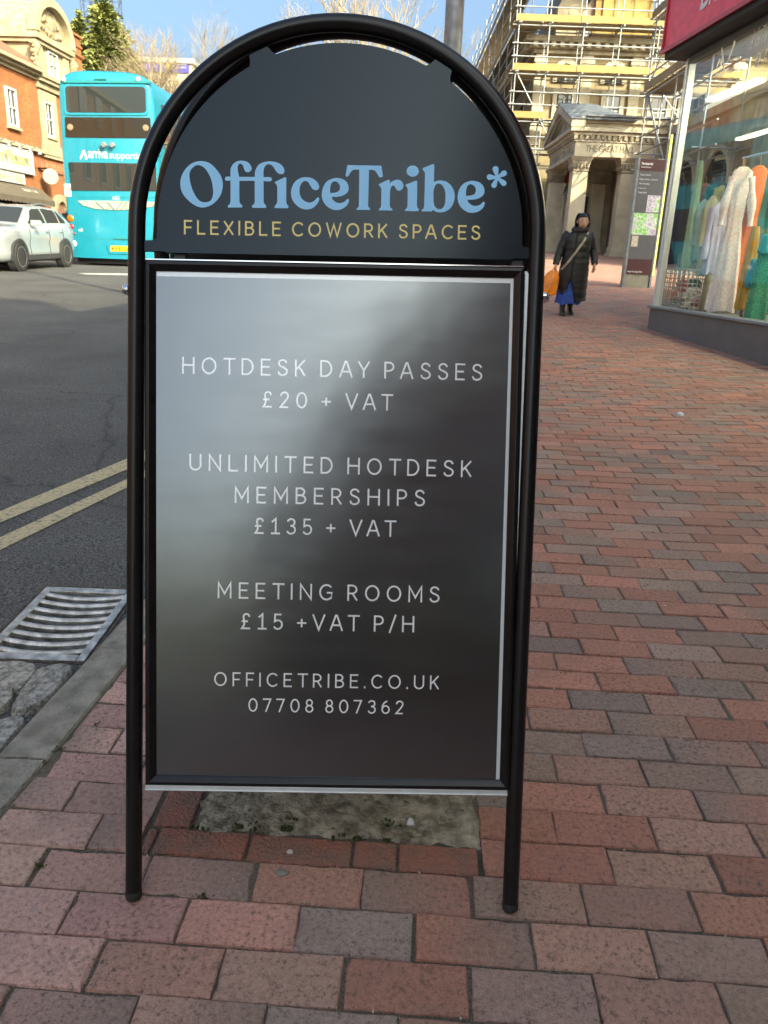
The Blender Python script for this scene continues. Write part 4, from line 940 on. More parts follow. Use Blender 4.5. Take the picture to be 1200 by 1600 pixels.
def garment(name, label, cat, u0, u1, vtop, vhem, depth, m, kindg='dress', sleeves=None, folds=6, amp=.22, seed=1, grp='clothes hanging in the shop window', turn=1.85, waist=None, hook=True):
    """a garment hanging behind the glass, seen between photo columns u0..u1 (at mid height) and rows vtop..vhem"""
    um = (u0 + u1) / 2; vm = (vtop + vhem) / 2
    sA, zA = spx(um + (vm - vtop) * .125, vtop, -depth); sB, zB = spx(um - (vhem - vm) * .125, vhem, -depth)
    s = (sA + sB) / 2; c = sp(s, -depth, 0); zB = max(zB, ZS - .04)
    dist = float((c - CAM) @ _F); hw = (u1 - u0) / 2 / FPX * dist
    # hang it facing half towards the viewer
    wd = SD * math.cos(turn) + SN * math.sin(turn); dd = np.array([-wd[1], wd[0], 0])
    scale = 1.0; hw = .80 * hw
    t = thing(name, label, cat, (c[0], c[1], zB), grp)
    H = zA - zB
    mb = MB()
    if kindg == 'dress': sec = [(zA, hw * .30, .02, 0), (zA - .035 * H, hw * .70, .03, 0), (zA - .18 * H, hw * .66, .05, 0), (zA - .38 * H, hw * .52, .045, 0), (zA - .6 * H, hw * .78, .07, 0), (zB, hw * 1.0, .10, 0)]
    elif kindg == 'shirt': sec = [(zA, hw * .25, .03, 0), (zA - .06 * H, hw * .75, .05, 0), (zA - .12 * H, hw * .86, .065, 0), (zA - .5 * H, hw * .84, .075, 0), (zB, hw * .95, .085, 0)]
    elif kindg == 'trousers': sec = [(zA, hw * .7, .04, 0), (zA - .3 * H, hw * .95, .06, 0), (zB, hw * .9, .06, 0)]
    else: sec = [(zA, hw * .5, .04, 0), (zA - .1 * H, hw * .65, .06, 0), (zA - .5 * H, hw * .85, .08, 0), (zB, hw, .1, 0)]
    drape(mb, (c[0], c[1], 0), wd, dd, sec, folds, amp, seed); mb.build('cloth', m, t, smooth=75)
    if sleeves:
        for sg in (-1, 1):
            mb = MB(); a = np.array([c[0], c[1], zA - .07 * H]) + wd * hw * .60 * sg; e = np.array([c[0], c[1], zA - sleeves * .55]) + wd * hw * (.98) * sg + dd * .03; h = np.array([c[0], c[1], zA - sleeves]) + wd * hw * (1.02) * sg + dd * .05
            rng = random.Random(seed + sg); P = []; rr = []
            for k in range(13):
                q = k / 12; P.append((1 - q)**2 * a + 2 * q * (1 - q) * e + q * q * h); rr.append(.042 + .008 * math.sin(9 * q + seed) - .008 * q)
            mb.tube(P, rr, 14); mb.build('sleeve', m, t, smooth=75)
    if hook:
        mb = MB(); top = np.array([c[0], c[1], zA + .09]); mb.tube([top - np.array([0, 0, .10]), top - np.array([0, 0, .03]), top + wd * .012, top + wd * .03 - np.array([0, 0, .012]), top + wd * .032 - np.array([0, 0, .03])], .004, 6)
        mb.tube([np.array([c[0], c[1], zA - .035]) - wd * min(.2, hw * .62), np.array([c[0], c[1], zA + .0]), np.array([c[0], c[1], zA - .035]) + wd * min(.2, hw * .62)], .009, 8); mb.build('hanger', HANGER, t, smooth=60)
    return t
garment('long_coat', 'dark navy long coat hanging at the far end of the shop window', 'coat', 1048, 1068, 282, 412, .55, cloth_mat('navy_wool', (.018, .02, .05)), 'coat', folds=4, seed=3)
garment('shirt', 'pale teal shirt, leftmost of the hanging shirts in the window', 'shirt', 1084, 1104, 312, 408, .75, cloth_mat('pale_teal', (.30, .42, .42)), 'shirt', sleeves=.55, seed=5, amp=.14)
garment('shirt', 'beige shirt hanging between the pale teal and lavender shirts', 'shirt', 1094, 1116, 306, 430, .66, cloth_mat('beige_cotton', (.42, .37, .28)), 'shirt', sleeves=.6, seed=6, amp=.14)
garment('trousers', 'khaki trousers hanging below the beige shirt', 'trousers', 1096, 1114, 420, 483, .5, cloth_mat('khaki', (.26, .215, .13)), 'trousers', folds=4, seed=8, hook=False)
garment('shirt', 'lavender shirt with long sleeves hanging beside the white dress', 'shirt', 1102, 1130, 318, 428, .5, cloth_mat('lavender', (.50, .49, .66)), 'shirt', sleeves=.62, seed=7, amp=.16)
garment('dress', 'long white and pale pink patterned dress on a wooden hanger in the window', 'dress', 1118, 1168, 262, 487, .28, cloth_mat('white_print_cotton', (.92, .90, .88), c2=(.86, .70, .68), sc=45), 'dress', sleeves=.58, folds=8, amp=.3, seed=9)
garment('dress', 'bright orange long dress hanging just behind the white dress', 'dress', 1146, 1190, 260, 480, .46, cloth_mat('orange_crepe', (.72, .17, .035)), 'dress', folds=6, seed=10, turn=1.7)
garment('skirt', 'mustard yellow pleated skirt hanging beside the orange dress', 'skirt', 1157, 1183, 354, 484, .34, cloth_mat('mustard', (.55, .30, .035)), 'coat', folds=9, seed=11, turn=1.75, hook=False)
garment('skirt', 'blue patterned short skirt hanging between mustard and green clothes', 'skirt', 1166, 1184, 405, 448, .30, cloth_mat('blue_print', (.03, .16, .36), c2=(.05, .30, .30), sc=40), 'coat', folds=6, seed=12, hook=False)
garment('dress', 'emerald green sequin long dress at the right edge of the window', 'dress', 1176, 1216, 300, 500, .26, cloth_mat('green_sequin', (.012, .16, .085), c2=(.05, .34, .20), sc=90, rough=.4), 'dress', folds=6, seed=13, turn=1.8)
garment('gown', 'pale green long gown hanging behind the navy coat and shirts', 'dress', 1074, 1092, 252, 418, 1.0, cloth_mat('pale_green', (.42, .56, .36)), 'coat', folds=5, seed=21)
garment('top', 'turquoise satin top hanging above the blue skirt', 'top', 1184, 1208, 366, 394, .2, cloth_mat('turquoise_satin', (.02, .36, .38), rough=.3), 'coat', folds=4, seed=14, hook=False)
garment('dress', 'dusty pink dress low between mustard skirt and green dress', 'dress', 1160, 1182, 430, 494, .6, cloth_mat('dusty_pink', (.45, .27, .27)), 'coat', folds=5, seed=15, hook=False)
for k, (nm, cl, u, c_) in enumerate((('top', 'rust red', 1098, (.40, .09, .05)), ('top', 'dark teal', 1110, (.03, .16, .18)), ('shirt', 'lemon', 1124, (.60, .52, .20)), ('top', 'plum', 1140, (.20, .04, .14)), ('shirt', 'cobalt', 1186, (.04, .09, .36)), ('top', 'coral pink', 1196, (.62, .22, .18)))):
    garment(nm, cl + ' top hanging on the rail deeper inside the shop', 'top', u - 11, u + 11, 286 + 2 * (k % 3), 352 + 4 * (k % 2), 1.7, cloth_mat(cl.replace(' ', '_') + '_cloth', c_), 'shirt', sleeves=.45, folds=5, seed=30 + k, grp='clothes on the rail deeper inside the shop')
def rail():
    z = spx(1180, 243, -.42)[1]
    b = sp(1.0, -.42, ZS - .06); t = thing('clothes_rail', 'chrome clothes rail carrying hangers behind the shop window', 'clothes rail', b)
    m = MB(); m.tube([sp(.75, -.42, z), sp(4.0, -.42, z)], .014, 10); m.build('rail', CHROME, t, smooth=60)
    for s in (.8, 3.95):
        m = MB(); m.tube([sp(s, -.42, z), sp(s, -.42, ZS - .06)], .014, 10); m.build('upright', CHROME, t, smooth=60)
    for k in range(16):
        s = 1.95 + k * .05; m = MB(); c = sp(s, -.42, z); m.tube([c - np.array([0, 0, .07]), c - np.array([0, 0, .016]), c + SD * .0 + np.array([0, 0, .014])], .004, 6)
        m.tube([c + SN * .19 - np.array([0, 0, .11]), c - np.array([0, 0, .06]), c - SN * .19 - np.array([0, 0, .11])], .01, 6); m.build('hanger', mat('orange_hanger', (.62, .24, .05), .5, var=.1), t)
rail()
def basket():
    s0, z1 = spx(1052, 420, -.3); s1, z0 = spx(1092, 476, -.3); c = sp((s0 + s1) / 2, -.4, ZS - .06)
    t = thing('wire_basket', 'white square-mesh wire basket standing on the window floor', 'basket', c)
    m = MB(); a0, a1 = s0, s0 + .52; o0, o1 = -.62, -.22; zb, zt = ZS - .05, z1
    def wires(fr, n, k):
        for i in range(n + 1): m.tube([fr(i / n, 0), fr(i / n, 1)], .0065, 5)
        for i in range(k + 1): m.tube([fr(0, i / k), fr(1, i / k)], .0065, 5)
    wires(lambda a, b: sp(a0 + (a1 - a0) * a, o1, zb + (zt - zb) * b), 9, 9); wires(lambda a, b: sp(a0 + (a1 - a0) * a, o0, zb + (zt - zb) * b), 9, 9)
    wires(lambda a, b: sp(a0, o0 + (o1 - o0) * a, zb + (zt - zb) * b), 7, 9); wires(lambda a, b: sp(a1, o0 + (o1 - o0) * a, zb + (zt - zb) * b), 7, 9)
    m.build('mesh', WHITE, t)
    m = MB(); rng = random.Random(3)
    for k in range(14):
        q = sp(rng.uniform(a0 + .09, a1 - .09), rng.uniform(o0 + .09, o1 - .09), rng.uniform(zb + .05, zb + .35))
        R = []
        for sc, z in ((.3, -.05), (.9, -.03), (1, .0), (.8, .035), (.2, .05)):
            R.append([q + np.array([.075 * sc * math.cos(w) * (1 + .2 * math.sin(3 * w + k)), .075 * sc * math.sin(w), z]) for w in np.linspace(0, 2 * math.pi, 9)[:-1]])
        m.loft(R, True, k % 3)
    m.build('folded_scarves', [cloth_mat('scarf_pink', (.5, .12, .16)), cloth_mat('scarf_white', (.7, .68, .64)), cloth_mat('scarf_green', (.05, .18, .13))], t, smooth=70)
basket()
# ------------------------------------------------------------------ stone hall under scaffolding, its portico, and the low wing
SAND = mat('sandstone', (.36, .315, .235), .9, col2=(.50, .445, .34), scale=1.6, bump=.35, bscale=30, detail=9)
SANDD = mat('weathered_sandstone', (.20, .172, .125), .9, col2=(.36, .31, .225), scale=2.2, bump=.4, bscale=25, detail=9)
OCHRE = brick_mat('ochre_stone_blocks', (.27, .215, .125), (.32, .26, .155), (.22, .18, .12), scale=1.1, bw=.5, rh=.32)
LEAD = mat('lead_roof', (.105, .125, .15), .55, metal=.1, col2=(.165, .19, .22), scale=2.5)
PLANK = mat('scaffold_board', (.24, .165, .085), .75, col2=(.32, .235, .13), scale=4)
PLANKY = mat('yellow_toe_board', (.24, .155, .045), .7, col2=(.28, .20, .07), scale=2)
SLATE_R = mat('slate_roof', (.07, .07, .08), .7, col2=(.12, .115, .12), scale=5)
HX0, HY = 5.62, 36.0
def hall():
    b = (HX0, HY, 1.45); t = thing('stone_hall', 'large ochre stone hall behind scaffolding with dentil cornice', 'hall', b)
    W_, ztop = 17.0, 9.55
    m = MB(); m.box((HX0, HY, .5), (HX0 + W_, HY + 26, ztop)); m.build('wall', OCHRE, t)
    # bands and cornice
    m = MB()
    for z0, z1, o in ((1.0, 2.1, .10), (5.55, 5.85, .12), (7.95, 8.10, .07)):
        m.box((HX0 - o, HY - o, z0), (HX0 + W_, HY + 26, z1))
    m.build('string_course', SANDD, t, bevel=.02)
    m = MB()
    m.box((HX0 - .22, HY - .22, 9.30), (HX0 + W_, HY + 26, 9.46)); m.box((HX0 - .62, HY - .62, 9.66), (HX0 + W_, HY + 26, 9.86)); m.box((HX0 - .40, HY - .40, 9.46), (HX0 + W_, HY + 26, 9.66))
    m.build('cornice', SANDD, t, bevel=.02)
    m = MB()
    for k in range(46):
        x = HX0 - .3 + k * .36; m.box((x, HY - .56, 9.48), (x + .17, HY - .395, 9.655))
    for k in range(60):
        y = HY + .1 + k * .4; m.box((HX0 - .56, y, 9.48), (HX0 - .395, y + .18, 9.655))
    m.build('dentils', SAND, t)
    # pilasters
    for k, x in enumerate((HX0 + .12, HX0 + 2.05, HX0 + 4.1, HX0 + 6.2, HX0 + 8.3, HX0 + 10.4)):
        m = MB(); m.box((x - .22, HY - .14, 5.86), (x + .22, HY, 9.29)); m.box((x - .28, HY - .19, 8.98), (x + .28, HY, 9.2)); m.box((x - .28, HY - .19, 5.86), (x + .28, HY, 6.1)); m.build('pilaster', SAND, t, bevel=.015)
    def win(x, z0, z1, w, arch, y=HY):
        m = MB(); pts = []
        def outl(e):
            p = [(x - w / 2 - e, z0 - e * (0 if arch else 1)), (x + w / 2 + e, z0 - e * (0 if arch else 1))]
            if arch: p += [(x + (w / 2 + e) * math.cos(q), z1 - w / 2 + (w / 2 + e) * math.sin(q)) for q in np.linspace(0, math.pi, 13)]
            else: p += [(x + w / 2 + e, z1 + e), (x - w / 2 - e, z1 + e)]
            return p
        o, i = outl(.17), outl(0); n = len(o)
        fr = lambda a, bb, d: (a, y - d, bb)
        vs = [fr(*p, .12) for p in o] + [fr(*p, .12) for p in i] + [fr(*p, 0) for p in o] + [fr(*p, .02) for p in i]
        fs = []
        for k in range(n):
            j = (k + 1) % n; fs += [(k, j, n + j, n + k), (2 * n + k, 2 * n + j, j, k), (n + k, n + j, 3 * n + j, 3 * n + k)]
        m.add(vs, fs); f = m.build('window', SAND, t)
        m = MB(); m.add([fr(*p, .025) for p in i], [tuple(range(n))]); m.build('pane', BLUEGLASS, f)
        m = MB(); m.box((x - .025, y - .06, z0), (x + .025, y - .03, z1 - .02)); m.box((x - w / 2, y - .055, (z0 + z1) / 2 - .02), (x + w / 2, y - .03, (z0 + z1) / 2 + .02)); m.build('glazing_bar', WHITE, f)
    for u in (885, 960, 1033): win(at_y(u, 104, HY)[0], 8.30, 8.98, .72, True)
    for u in (882, 958, 1032): win(at_y(u, 143, HY)[0], 6.75, 7.85, .62, False)
    for u in (888, 961, 1034): win(at_y(u, 200, HY)[0], 2.6, 4.9, .95, True)
    # windows on the street side
    for k in range(6):
        y = HY + 2.2 + k * 3.6
        m = MB(); m.box((HX0 - .10, y, 6.7), (HX0 - .002, y + .9, 7.95)); w = m.build('window', SAND, t)
        m = MB(); m.box((HX0 - .115, y + .12, 6.8), (HX0 - .101, y + .78, 7.85)); m.build('pane', BLUEGLASS, w)
    # steep roof, gabled stone dormers and the sunlit brick stack
    m = MB(); m.prism([(HX0 + .3, 9.86), (HX0 + 3.6, 9.86), (HX0 + 3.0, 13.2), (HX0 + 1.4, 13.2)], HY + .4, HY + 6, lambda a, bb, d: (a, d, bb)); m.build('roof', SLATE_R, t)
    for xc in (HX0 + 1.25, ):
        m = MB(); m.prism([(xc - .62, 9.87), (xc + .62, 9.87), (xc + .62, 11.0), (xc, 12.1), (xc - .62, 11.0)], HY - .05, HY + 1.2, lambda a, bb, d: (a, d, bb)); m.build('dormer', SANDD, t, bevel=.02)
    m = MB(); m.prism([(HX0 + 1.5, 9.87), (HX0 + 3.9, 9.87), (HX0 + 3.9, 10.5), (HX0 + 2.8, 12.6), (HX0 + 1.7, 10.9), (HX0 + 1.5, 10.6)], HY - .1, HY + .35, lambda a, bb, d: (a, d, bb)); m.build('gable', brick_mat('gable_brick', (.36, .27, .21), (.42, .33, .26), (.3, .26, .2), scale=2.4), t)
    for xc in (HX0 + 2.15,):
        m = MB(); pts = [(xc + .42 * math.cos(q), 9.95 + .62 * math.sin(q)) for q in np.linspace(0, math.pi, 15)]; inn = [(xc + .27 * math.cos(q), 9.95 + .44 * math.sin(q)) for q in np.linspace(math.pi, 0, 15)]
        m.prism(pts + inn, HY - .22, HY - .1, lambda a, bb, d: (a, d, bb)); m.build('arch_surround', SAND, t)
        m = MB(); m.prism([(xc + .27 * math.cos(q), 9.95 + .44 * math.sin(q)) for q in np.linspace(0, math.pi, 15)], HY - .13, HY - .12, lambda a, bb, d: (a, d, bb)); m.build('pane', BLUEGLASS, t)
    x0 = at_y(932, 0, HY - .3)[0]; x1 = at_y(1022, 0, HY - .3)[0]
    m = MB(); m.box((x0, HY - .32, 9.87), (x1, HY + 2.5, 13.4)); m.build('brick_tower', brick_mat('yellow_brick', (.29, .185, .06), (.34, .225, .085), (.26, .21, .13), scale=3.2), t)
    m = MB(); m.box((x0 + .28, HY - .40, 10.4), (x1 - .3, HY - .32, 12.8)); m.box((x0 - .06, HY - .42, 9.87), (x1 + .06, HY - .30, 10.1)); m.build('tower_panel', mat('yellow_stone', (.31, .21, .075), .85, var=.15, scale=4), t, bevel=.01)
    m = MB(); m.box((x1 + .1, HY - .2, 9.87), (HX0 + W_, HY + 2, 11.0)); m.build('attic_wall', SANDD, t)
hall()

def wing():
    b = (9.25, 25, 1.3); t = thing('low_stone_wing', 'low stone wing with arched openings behind the right scaffold', 'building', b)
    x = 9.25
    m = MB(); m.box((x, 19.5, .6), (22, HY - .01, 5.35)); m.build('wall', SANDD, t)
    m = MB(); m.box((x - .14, 19.4, 5.35), (22, HY - .63, 5.62)); m.build('coping', SAND, t, bevel=.02)
    m = MB()
    m.add([(x - .10, 19.4, 5.63), (x - .1, HY - .7, 5.63), (x + 2.2, HY - .7, 6.15), (x + 2.2, 19.4, 6.15)], [(0, 1, 2, 3)]); m.build('roof', LEAD, t)
    m = MB(); m.box((x + .3, 27.0, 5.7), (x + 1.5, 29.2, 6.35)); m.build('rooflight', BLUEGLASS, t)
    for yc in (24.2, 26.8):
        m = MB(); r = .95; fr = lambda a, bb, d: (x - d, yc + a, bb)
        o = [(r * 1.18 * math.cos(q), 3.4 + r * 1.18 * math.sin(q)) for q in np.linspace(0, math.pi, 17)]; i = [(r * math.cos(q), 3.4 + r * math.sin(q)) for q in np.linspace(math.pi, 0, 17)]
        m.prism(o + i, .002, .12, fr); f = m.build('arch', SAND, t, bevel=.01)
        m = MB(); m.prism([(r, 1.6), *[(r * math.cos(q), 3.4 + r * math.sin(q)) for q in np.linspace(0, math.pi, 17)], (-r, 1.6)], .002, .03, fr); m.build('shopfront_glass', BLUEGLASS, f)
    # bright posters in the wing's shop window
    m = MB()
    for yc, z, w, h, k in ((24.0, 2.2, .5, .6, 0), (24.6, 2.5, .4, .9, 1), (26.5, 2.3, .6, .7, 0), (27.1, 2.2, .4, .9, 2), (26.9, 3.3, .5, .5, 1)): m.box((x - .05, yc, z), (x - .036, yc + w, z + h), k)
    m.build('window_posters', [mat('poster_red', (.6, .08, .06), .5, col2=(.7, .35, .25), scale=6), WHITE, mat('poster_orange', (.62, .25, .10), .5, var=.3, scale=6)], t)
wing()

# ---- portico
PY0, PY1, PX0, PX1 = 29.0, 33.6, 6.05, 9.2
ENT0, FR0, COR0, COR1 = 4.66, 4.72, 5.12, 5.80
def portico():
    t = thing('stone_portico', 'classical stone portico with pediment and lettered frieze', 'portico', (PX0, PY0, 1.42))
    def column(x, y, s=.56):
        g0 = gz(x, y); m = MB()
        m.box((x - s / 2 - .10, y - s / 2 - .10, g0 - .3), (x + s / 2 + .10, y + s / 2 + .10, g0 + .10)); m.box((x - s / 2 - .05, y - s / 2 - .05, g0 + .10), (x + s / 2 + .05, y + s / 2 + .05, g0 + .30))
        m.loft([[(x - w, y - w, z), (x + w, y - w, z), (x + w, y + w, z), (x - w, y + w, z)] for w, z in ((s / 2, g0 + .3), (s / 2, 2.6), (s / 2 * .93, 4.18))])
        c = m.build('column', SAND, t, bevel=.02)
        m = MB(); prof = [(s * .47, 4.18), (s * .52, 4.21), (s * .47, 4.25), (s * .49, 4.36), (s * .58, 4.47), (s * .56, 4.5), (s * .68, 4.62), (s * .72, 4.66)]
        m.loft([[(x - w, y - w, z), (x + w, y - w, z), (x + w, y + w, z), (x - w, y + w, z)] for w, z in prof])
        for k in range(5):
            for sx, sy in ((0, -1), (-1, 0)):
                a = -.24 + k * .12
                p = (x + a, y - s * .52, 4.36) if sy else (x - s * .52, y + a, 4.36)
                m.lathe([(.012, -.10), (.05, -.03), (.045, .05), (.01, .10)], p, (0, 0, 1), 6)
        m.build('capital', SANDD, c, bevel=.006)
    for x, y in ((PX0 + .30, PY0 + .3), (PX0 + 1.98, PY0 + .3), (PX0 + .30, PY1 - .3), (PX0 + 1.98, PY1 - .3)): column(x, y)
    # entablature: architrave, frieze, cornice with dentils
    x0, x1, y0, y1 = PX0, PX1, PY0, PY1
    m = MB(); m.box((x0, y0, ENT0), (x1, y0 + .58, ENT0 + .05)); m.box((x0 + .02, y0 + .02, ENT0 + .05), (x1, y0 + .56, COR0)); m.box((x0 + .02, y0 + .56, ENT0 + .05), (x0 + .58, y1 - .02, COR0)); m.box((x0, y0 + .58, ENT0), (x0 + .58, y1, ENT0 + .05)); m.box((x0 + .58, y1 - .58, ENT0), (x1, y1, COR0))
    en = m.build('entablature', SAND, t, bevel=.01)
    m = MB(); m.box((x0 - .03, y0 - .03, COR0), (x1, y1 + .03, COR0 + .06)); m.box((x0 - .10, y0 - .10, COR0 + .20), (x1, y1 + .10, COR0 + .30)); m.box((x0 - .22, y0 - .22, COR0 + .30), (x1, y1 + .22, COR0 + .42)); m.box((x0 - .0, y0 - .0, COR0 + .06), (x1, y1, COR0 + .20)); m.build('cornice', SAND, t, bevel=.012)
    m = MB()
    for k in range(17): m.box((x0 - .06 + k * .19, y0 - .085, COR0 + .065), (x0 + .05 + k * .19, y0 - .001, COR0 + .195))
    for k in range(24): m.box((x0 - .085, y0 + .04 + k * .19, COR0 + .065), (x0 - .001, y0 + .15 + k * .19, COR0 + .195))
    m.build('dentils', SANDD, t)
    # side attic above the cornice (towards the viewer) and the lead roof
    m = MB(); m.box((x0 + .3, y0 + .02, COR0 + .42), (x1, y1 - .02, 5.86)); m.box((x0 + .1, y0 - .10, 5.70), (x1, y0 + .02, 5.88)); m.build('attic', SAND, t, bevel=.012)
    ap = 6.42; xm = (y0 + y1) / 2; e = COR0 + .42
    # pediment facing the street
    fr = lambda a, bb, d: (x0 + d, a, bb)
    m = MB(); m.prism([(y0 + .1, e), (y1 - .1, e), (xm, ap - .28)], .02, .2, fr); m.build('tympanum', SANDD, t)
    m = MB()
    for sg in (-1, 1):
        yb = xm + sg * (xm - y0 + .24); pts = [(yb, e), (yb, e + .24), (xm, ap + .24), (xm, ap - .06)]
        m.prism(pts if sg < 0 else pts[::-1], -.24, .25, fr)
        pts = [(xm + sg * (xm - y0 - .12), e), (xm + sg * (xm - y0 + .02), e), (xm, ap - .12), (xm, ap - .30)]
        m.prism(pts if sg > 0 else pts[::-1], -.06, .02, fr)
    m.build('raking_cornice', SAND, t, bevel=.01)
    m = MB()
    for sg in (-1, 1):
        for k in range(13):
            q = .08 + k * .068; y = xm + sg * (xm - y0) * (1 - q); z = e + (ap - .08 - e) * q
            m.box((x0 - .17, y - .055, z - .13), (x0 - .055, y + .055, z + .0))
    m.build('modillions', SANDD, t)
    m = MB(); xr_, xh = x0 + 1.15, x0 + 1.95
    for sg in (-1, 1):
        yb = xm + sg * (xm - y0 + .26); zb = e + .25
        P = [[((x0 - .26) + ((xr_ if j == 4 else xr_ + (xh - xr_) * (1 - j / 4)) - x0 + .26) * i / 6, yb + (xm - yb) * j / 4, zb + (ap + .26 - zb) * j / 4) for j in range(5)] for i in range(7)]
        m.sheet(P); m.sheet([[(p[0], p[1], p[2] - .03) for p in r] for r in P])
        m.add([P[6][0], P[6][4], (xh, xm, zb)], [(0, 1, 2)])
        for j in range(0, 5): m.tube([np.array(P[0][j]), np.array(P[6][j])], .022, 6)
    m.box((x0 + .3, y0 - .20, 5.885), (x1 + .1, y1 + .2, 5.94))
    for k in range(5): m.tube([(x0 + 1.2 + .45 * k, y0 - .2, 5.945), (x0 + 1.2 + .45 * k, y1, 5.945)], .02, 6)
    m.build('lead_roof', LEAD, t)
    # lettering
    m = MB(); xe = x0 + 2.02
    text_on(m, 'THE GREAT HALL', (x0 + .38, y0 + .02, ENT0 + .16), (xe + .05, y0 + .02, ENT0 + .16), .20, (0, 0, 1), (0, -1, 0), .008, bold=.012)
    m.build('frieze_lettering', mat('cut_letters', (.15, .125, .085), .8, var=.2), en); m = MB()
    text_on(m, 'KENNINGTON HALL', (x0 + .02, y1 - .30, ENT0 + .15), (x0 + .02, y0 + .25, ENT0 + .15), .24, (0, 0, 1), (-1, 0, 0), .008, bold=.012)
    m.build('frieze_lettering', mat('cut_letters', (.15, .125, .085), .8, var=.2), en)
    # doorway wall behind the columns: stone wall with an arch and a glazed door, red emblem and bracket lamp
    m = MB(); m.box((x1 - .5, y0 + .9, 1.0), (x1 - .02, y1, ENT0)); m.build('back_wall', SAND, t)
    m = MB(); m.box((x0 + .75, y1 - .02, 1.0), (x1, y1 + .5, ENT0)); m.build('inner_wall', mat('pale_plaster', (.62, .57, .47), .85, var=.15, scale=3), t)
    fa = lambda a, bb, d: (x0 + 1.55 + a, y1 - .02 - d, bb)
    o = [(.62 * math.cos(q), 3.3 + .62 * math.sin(q)) for q in np.linspace(0, math.pi, 15)]; i = [(.46 * math.cos(q), 3.3 + .46 * math.sin(q)) for q in np.linspace(math.pi, 0, 15)]
    m = MB(); m.prism([(.62, 1.5)] + o + [(-.62, 1.5), (-.46, 1.5)] + i + [(.46, 1.5)], .0, .12, fa); d = m.build('doorway', WHITE, t)
    m = MB(); m.prism([(.46, 1.5)] + i[::-1] + [(-.46, 1.5)], .02, .05, fa); m.build('door_glass', BLUEGLASS, d)
    fb = lambda a, bb, dd: (x1 - .5 - dd, y0 + 2.4 + a, bb)
    o = [(.85 * math.cos(q), 3.2 + .85 * math.sin(q)) for q in np.linspace(0, math.pi, 15)]; i = [(.65 * math.cos(q), 3.2 + .65 * math.sin(q)) for q in np.linspace(math.pi, 0, 15)]
    m = MB(); m.prism([(.85, 1.45)] + o + [(-.85, 1.45), (-.65, 1.45)] + i + [(.65, 1.45)], 0, .14, fb); d = m.build('entrance_arch', SAND, t)
    m = MB(); m.prism([(.65, 1.45)] + i[::-1] + [(-.65, 1.45)], .02, .05, fb); m.build('pale_door', mat('pale_door_paint', (.50, .50, .46), .5, var=.1), d)
    c = at_y(884, 278, y1 - .1)
    m = MB(); m.box((c[0] - .17, y1 - .16, c[2] - .2), (c[0] + .17, y1 - .10, c[2] + .2)); m.box((c[0] - .24, y1 - .15, c[2] - .1), (c[0] + .24, y1 - .11, c[2] + .06)); m.build('red_emblem', mat('emblem_red', (.50, .04, .025), .5, var=.1), t, bevel=.03)
portico()
def bracket_lamp():
    c = at_y(884, 302, PY1 - .5); t = thing('bracket_lamp', 'small dark scrolled bracket lamp on the wall inside the portico', 'lamp', (c[0], PY1 - .06, c[2]))
    m = MB(); m.tube([(c[0], PY1 - .06, c[2]), (c[0], PY1 - .3, c[2] + .25), (c[0] + .05, PY1 - .55, c[2] + .25), (c[0] + .05, PY1 - .6, c[2] + .08)], .022, 8); m.build('arm', BLACKPAINT, t, smooth=60)
    m = MB(); m.lathe([(.02, .1), (.15, .0), (.17, -.06), (.09, -.2), (.02, -.24)], (c[0] + .05, PY1 - .6, c[2]), (0, 0, 1), 12); m.build('lantern', ZINC, t, smooth=40)
bracket_lamp()

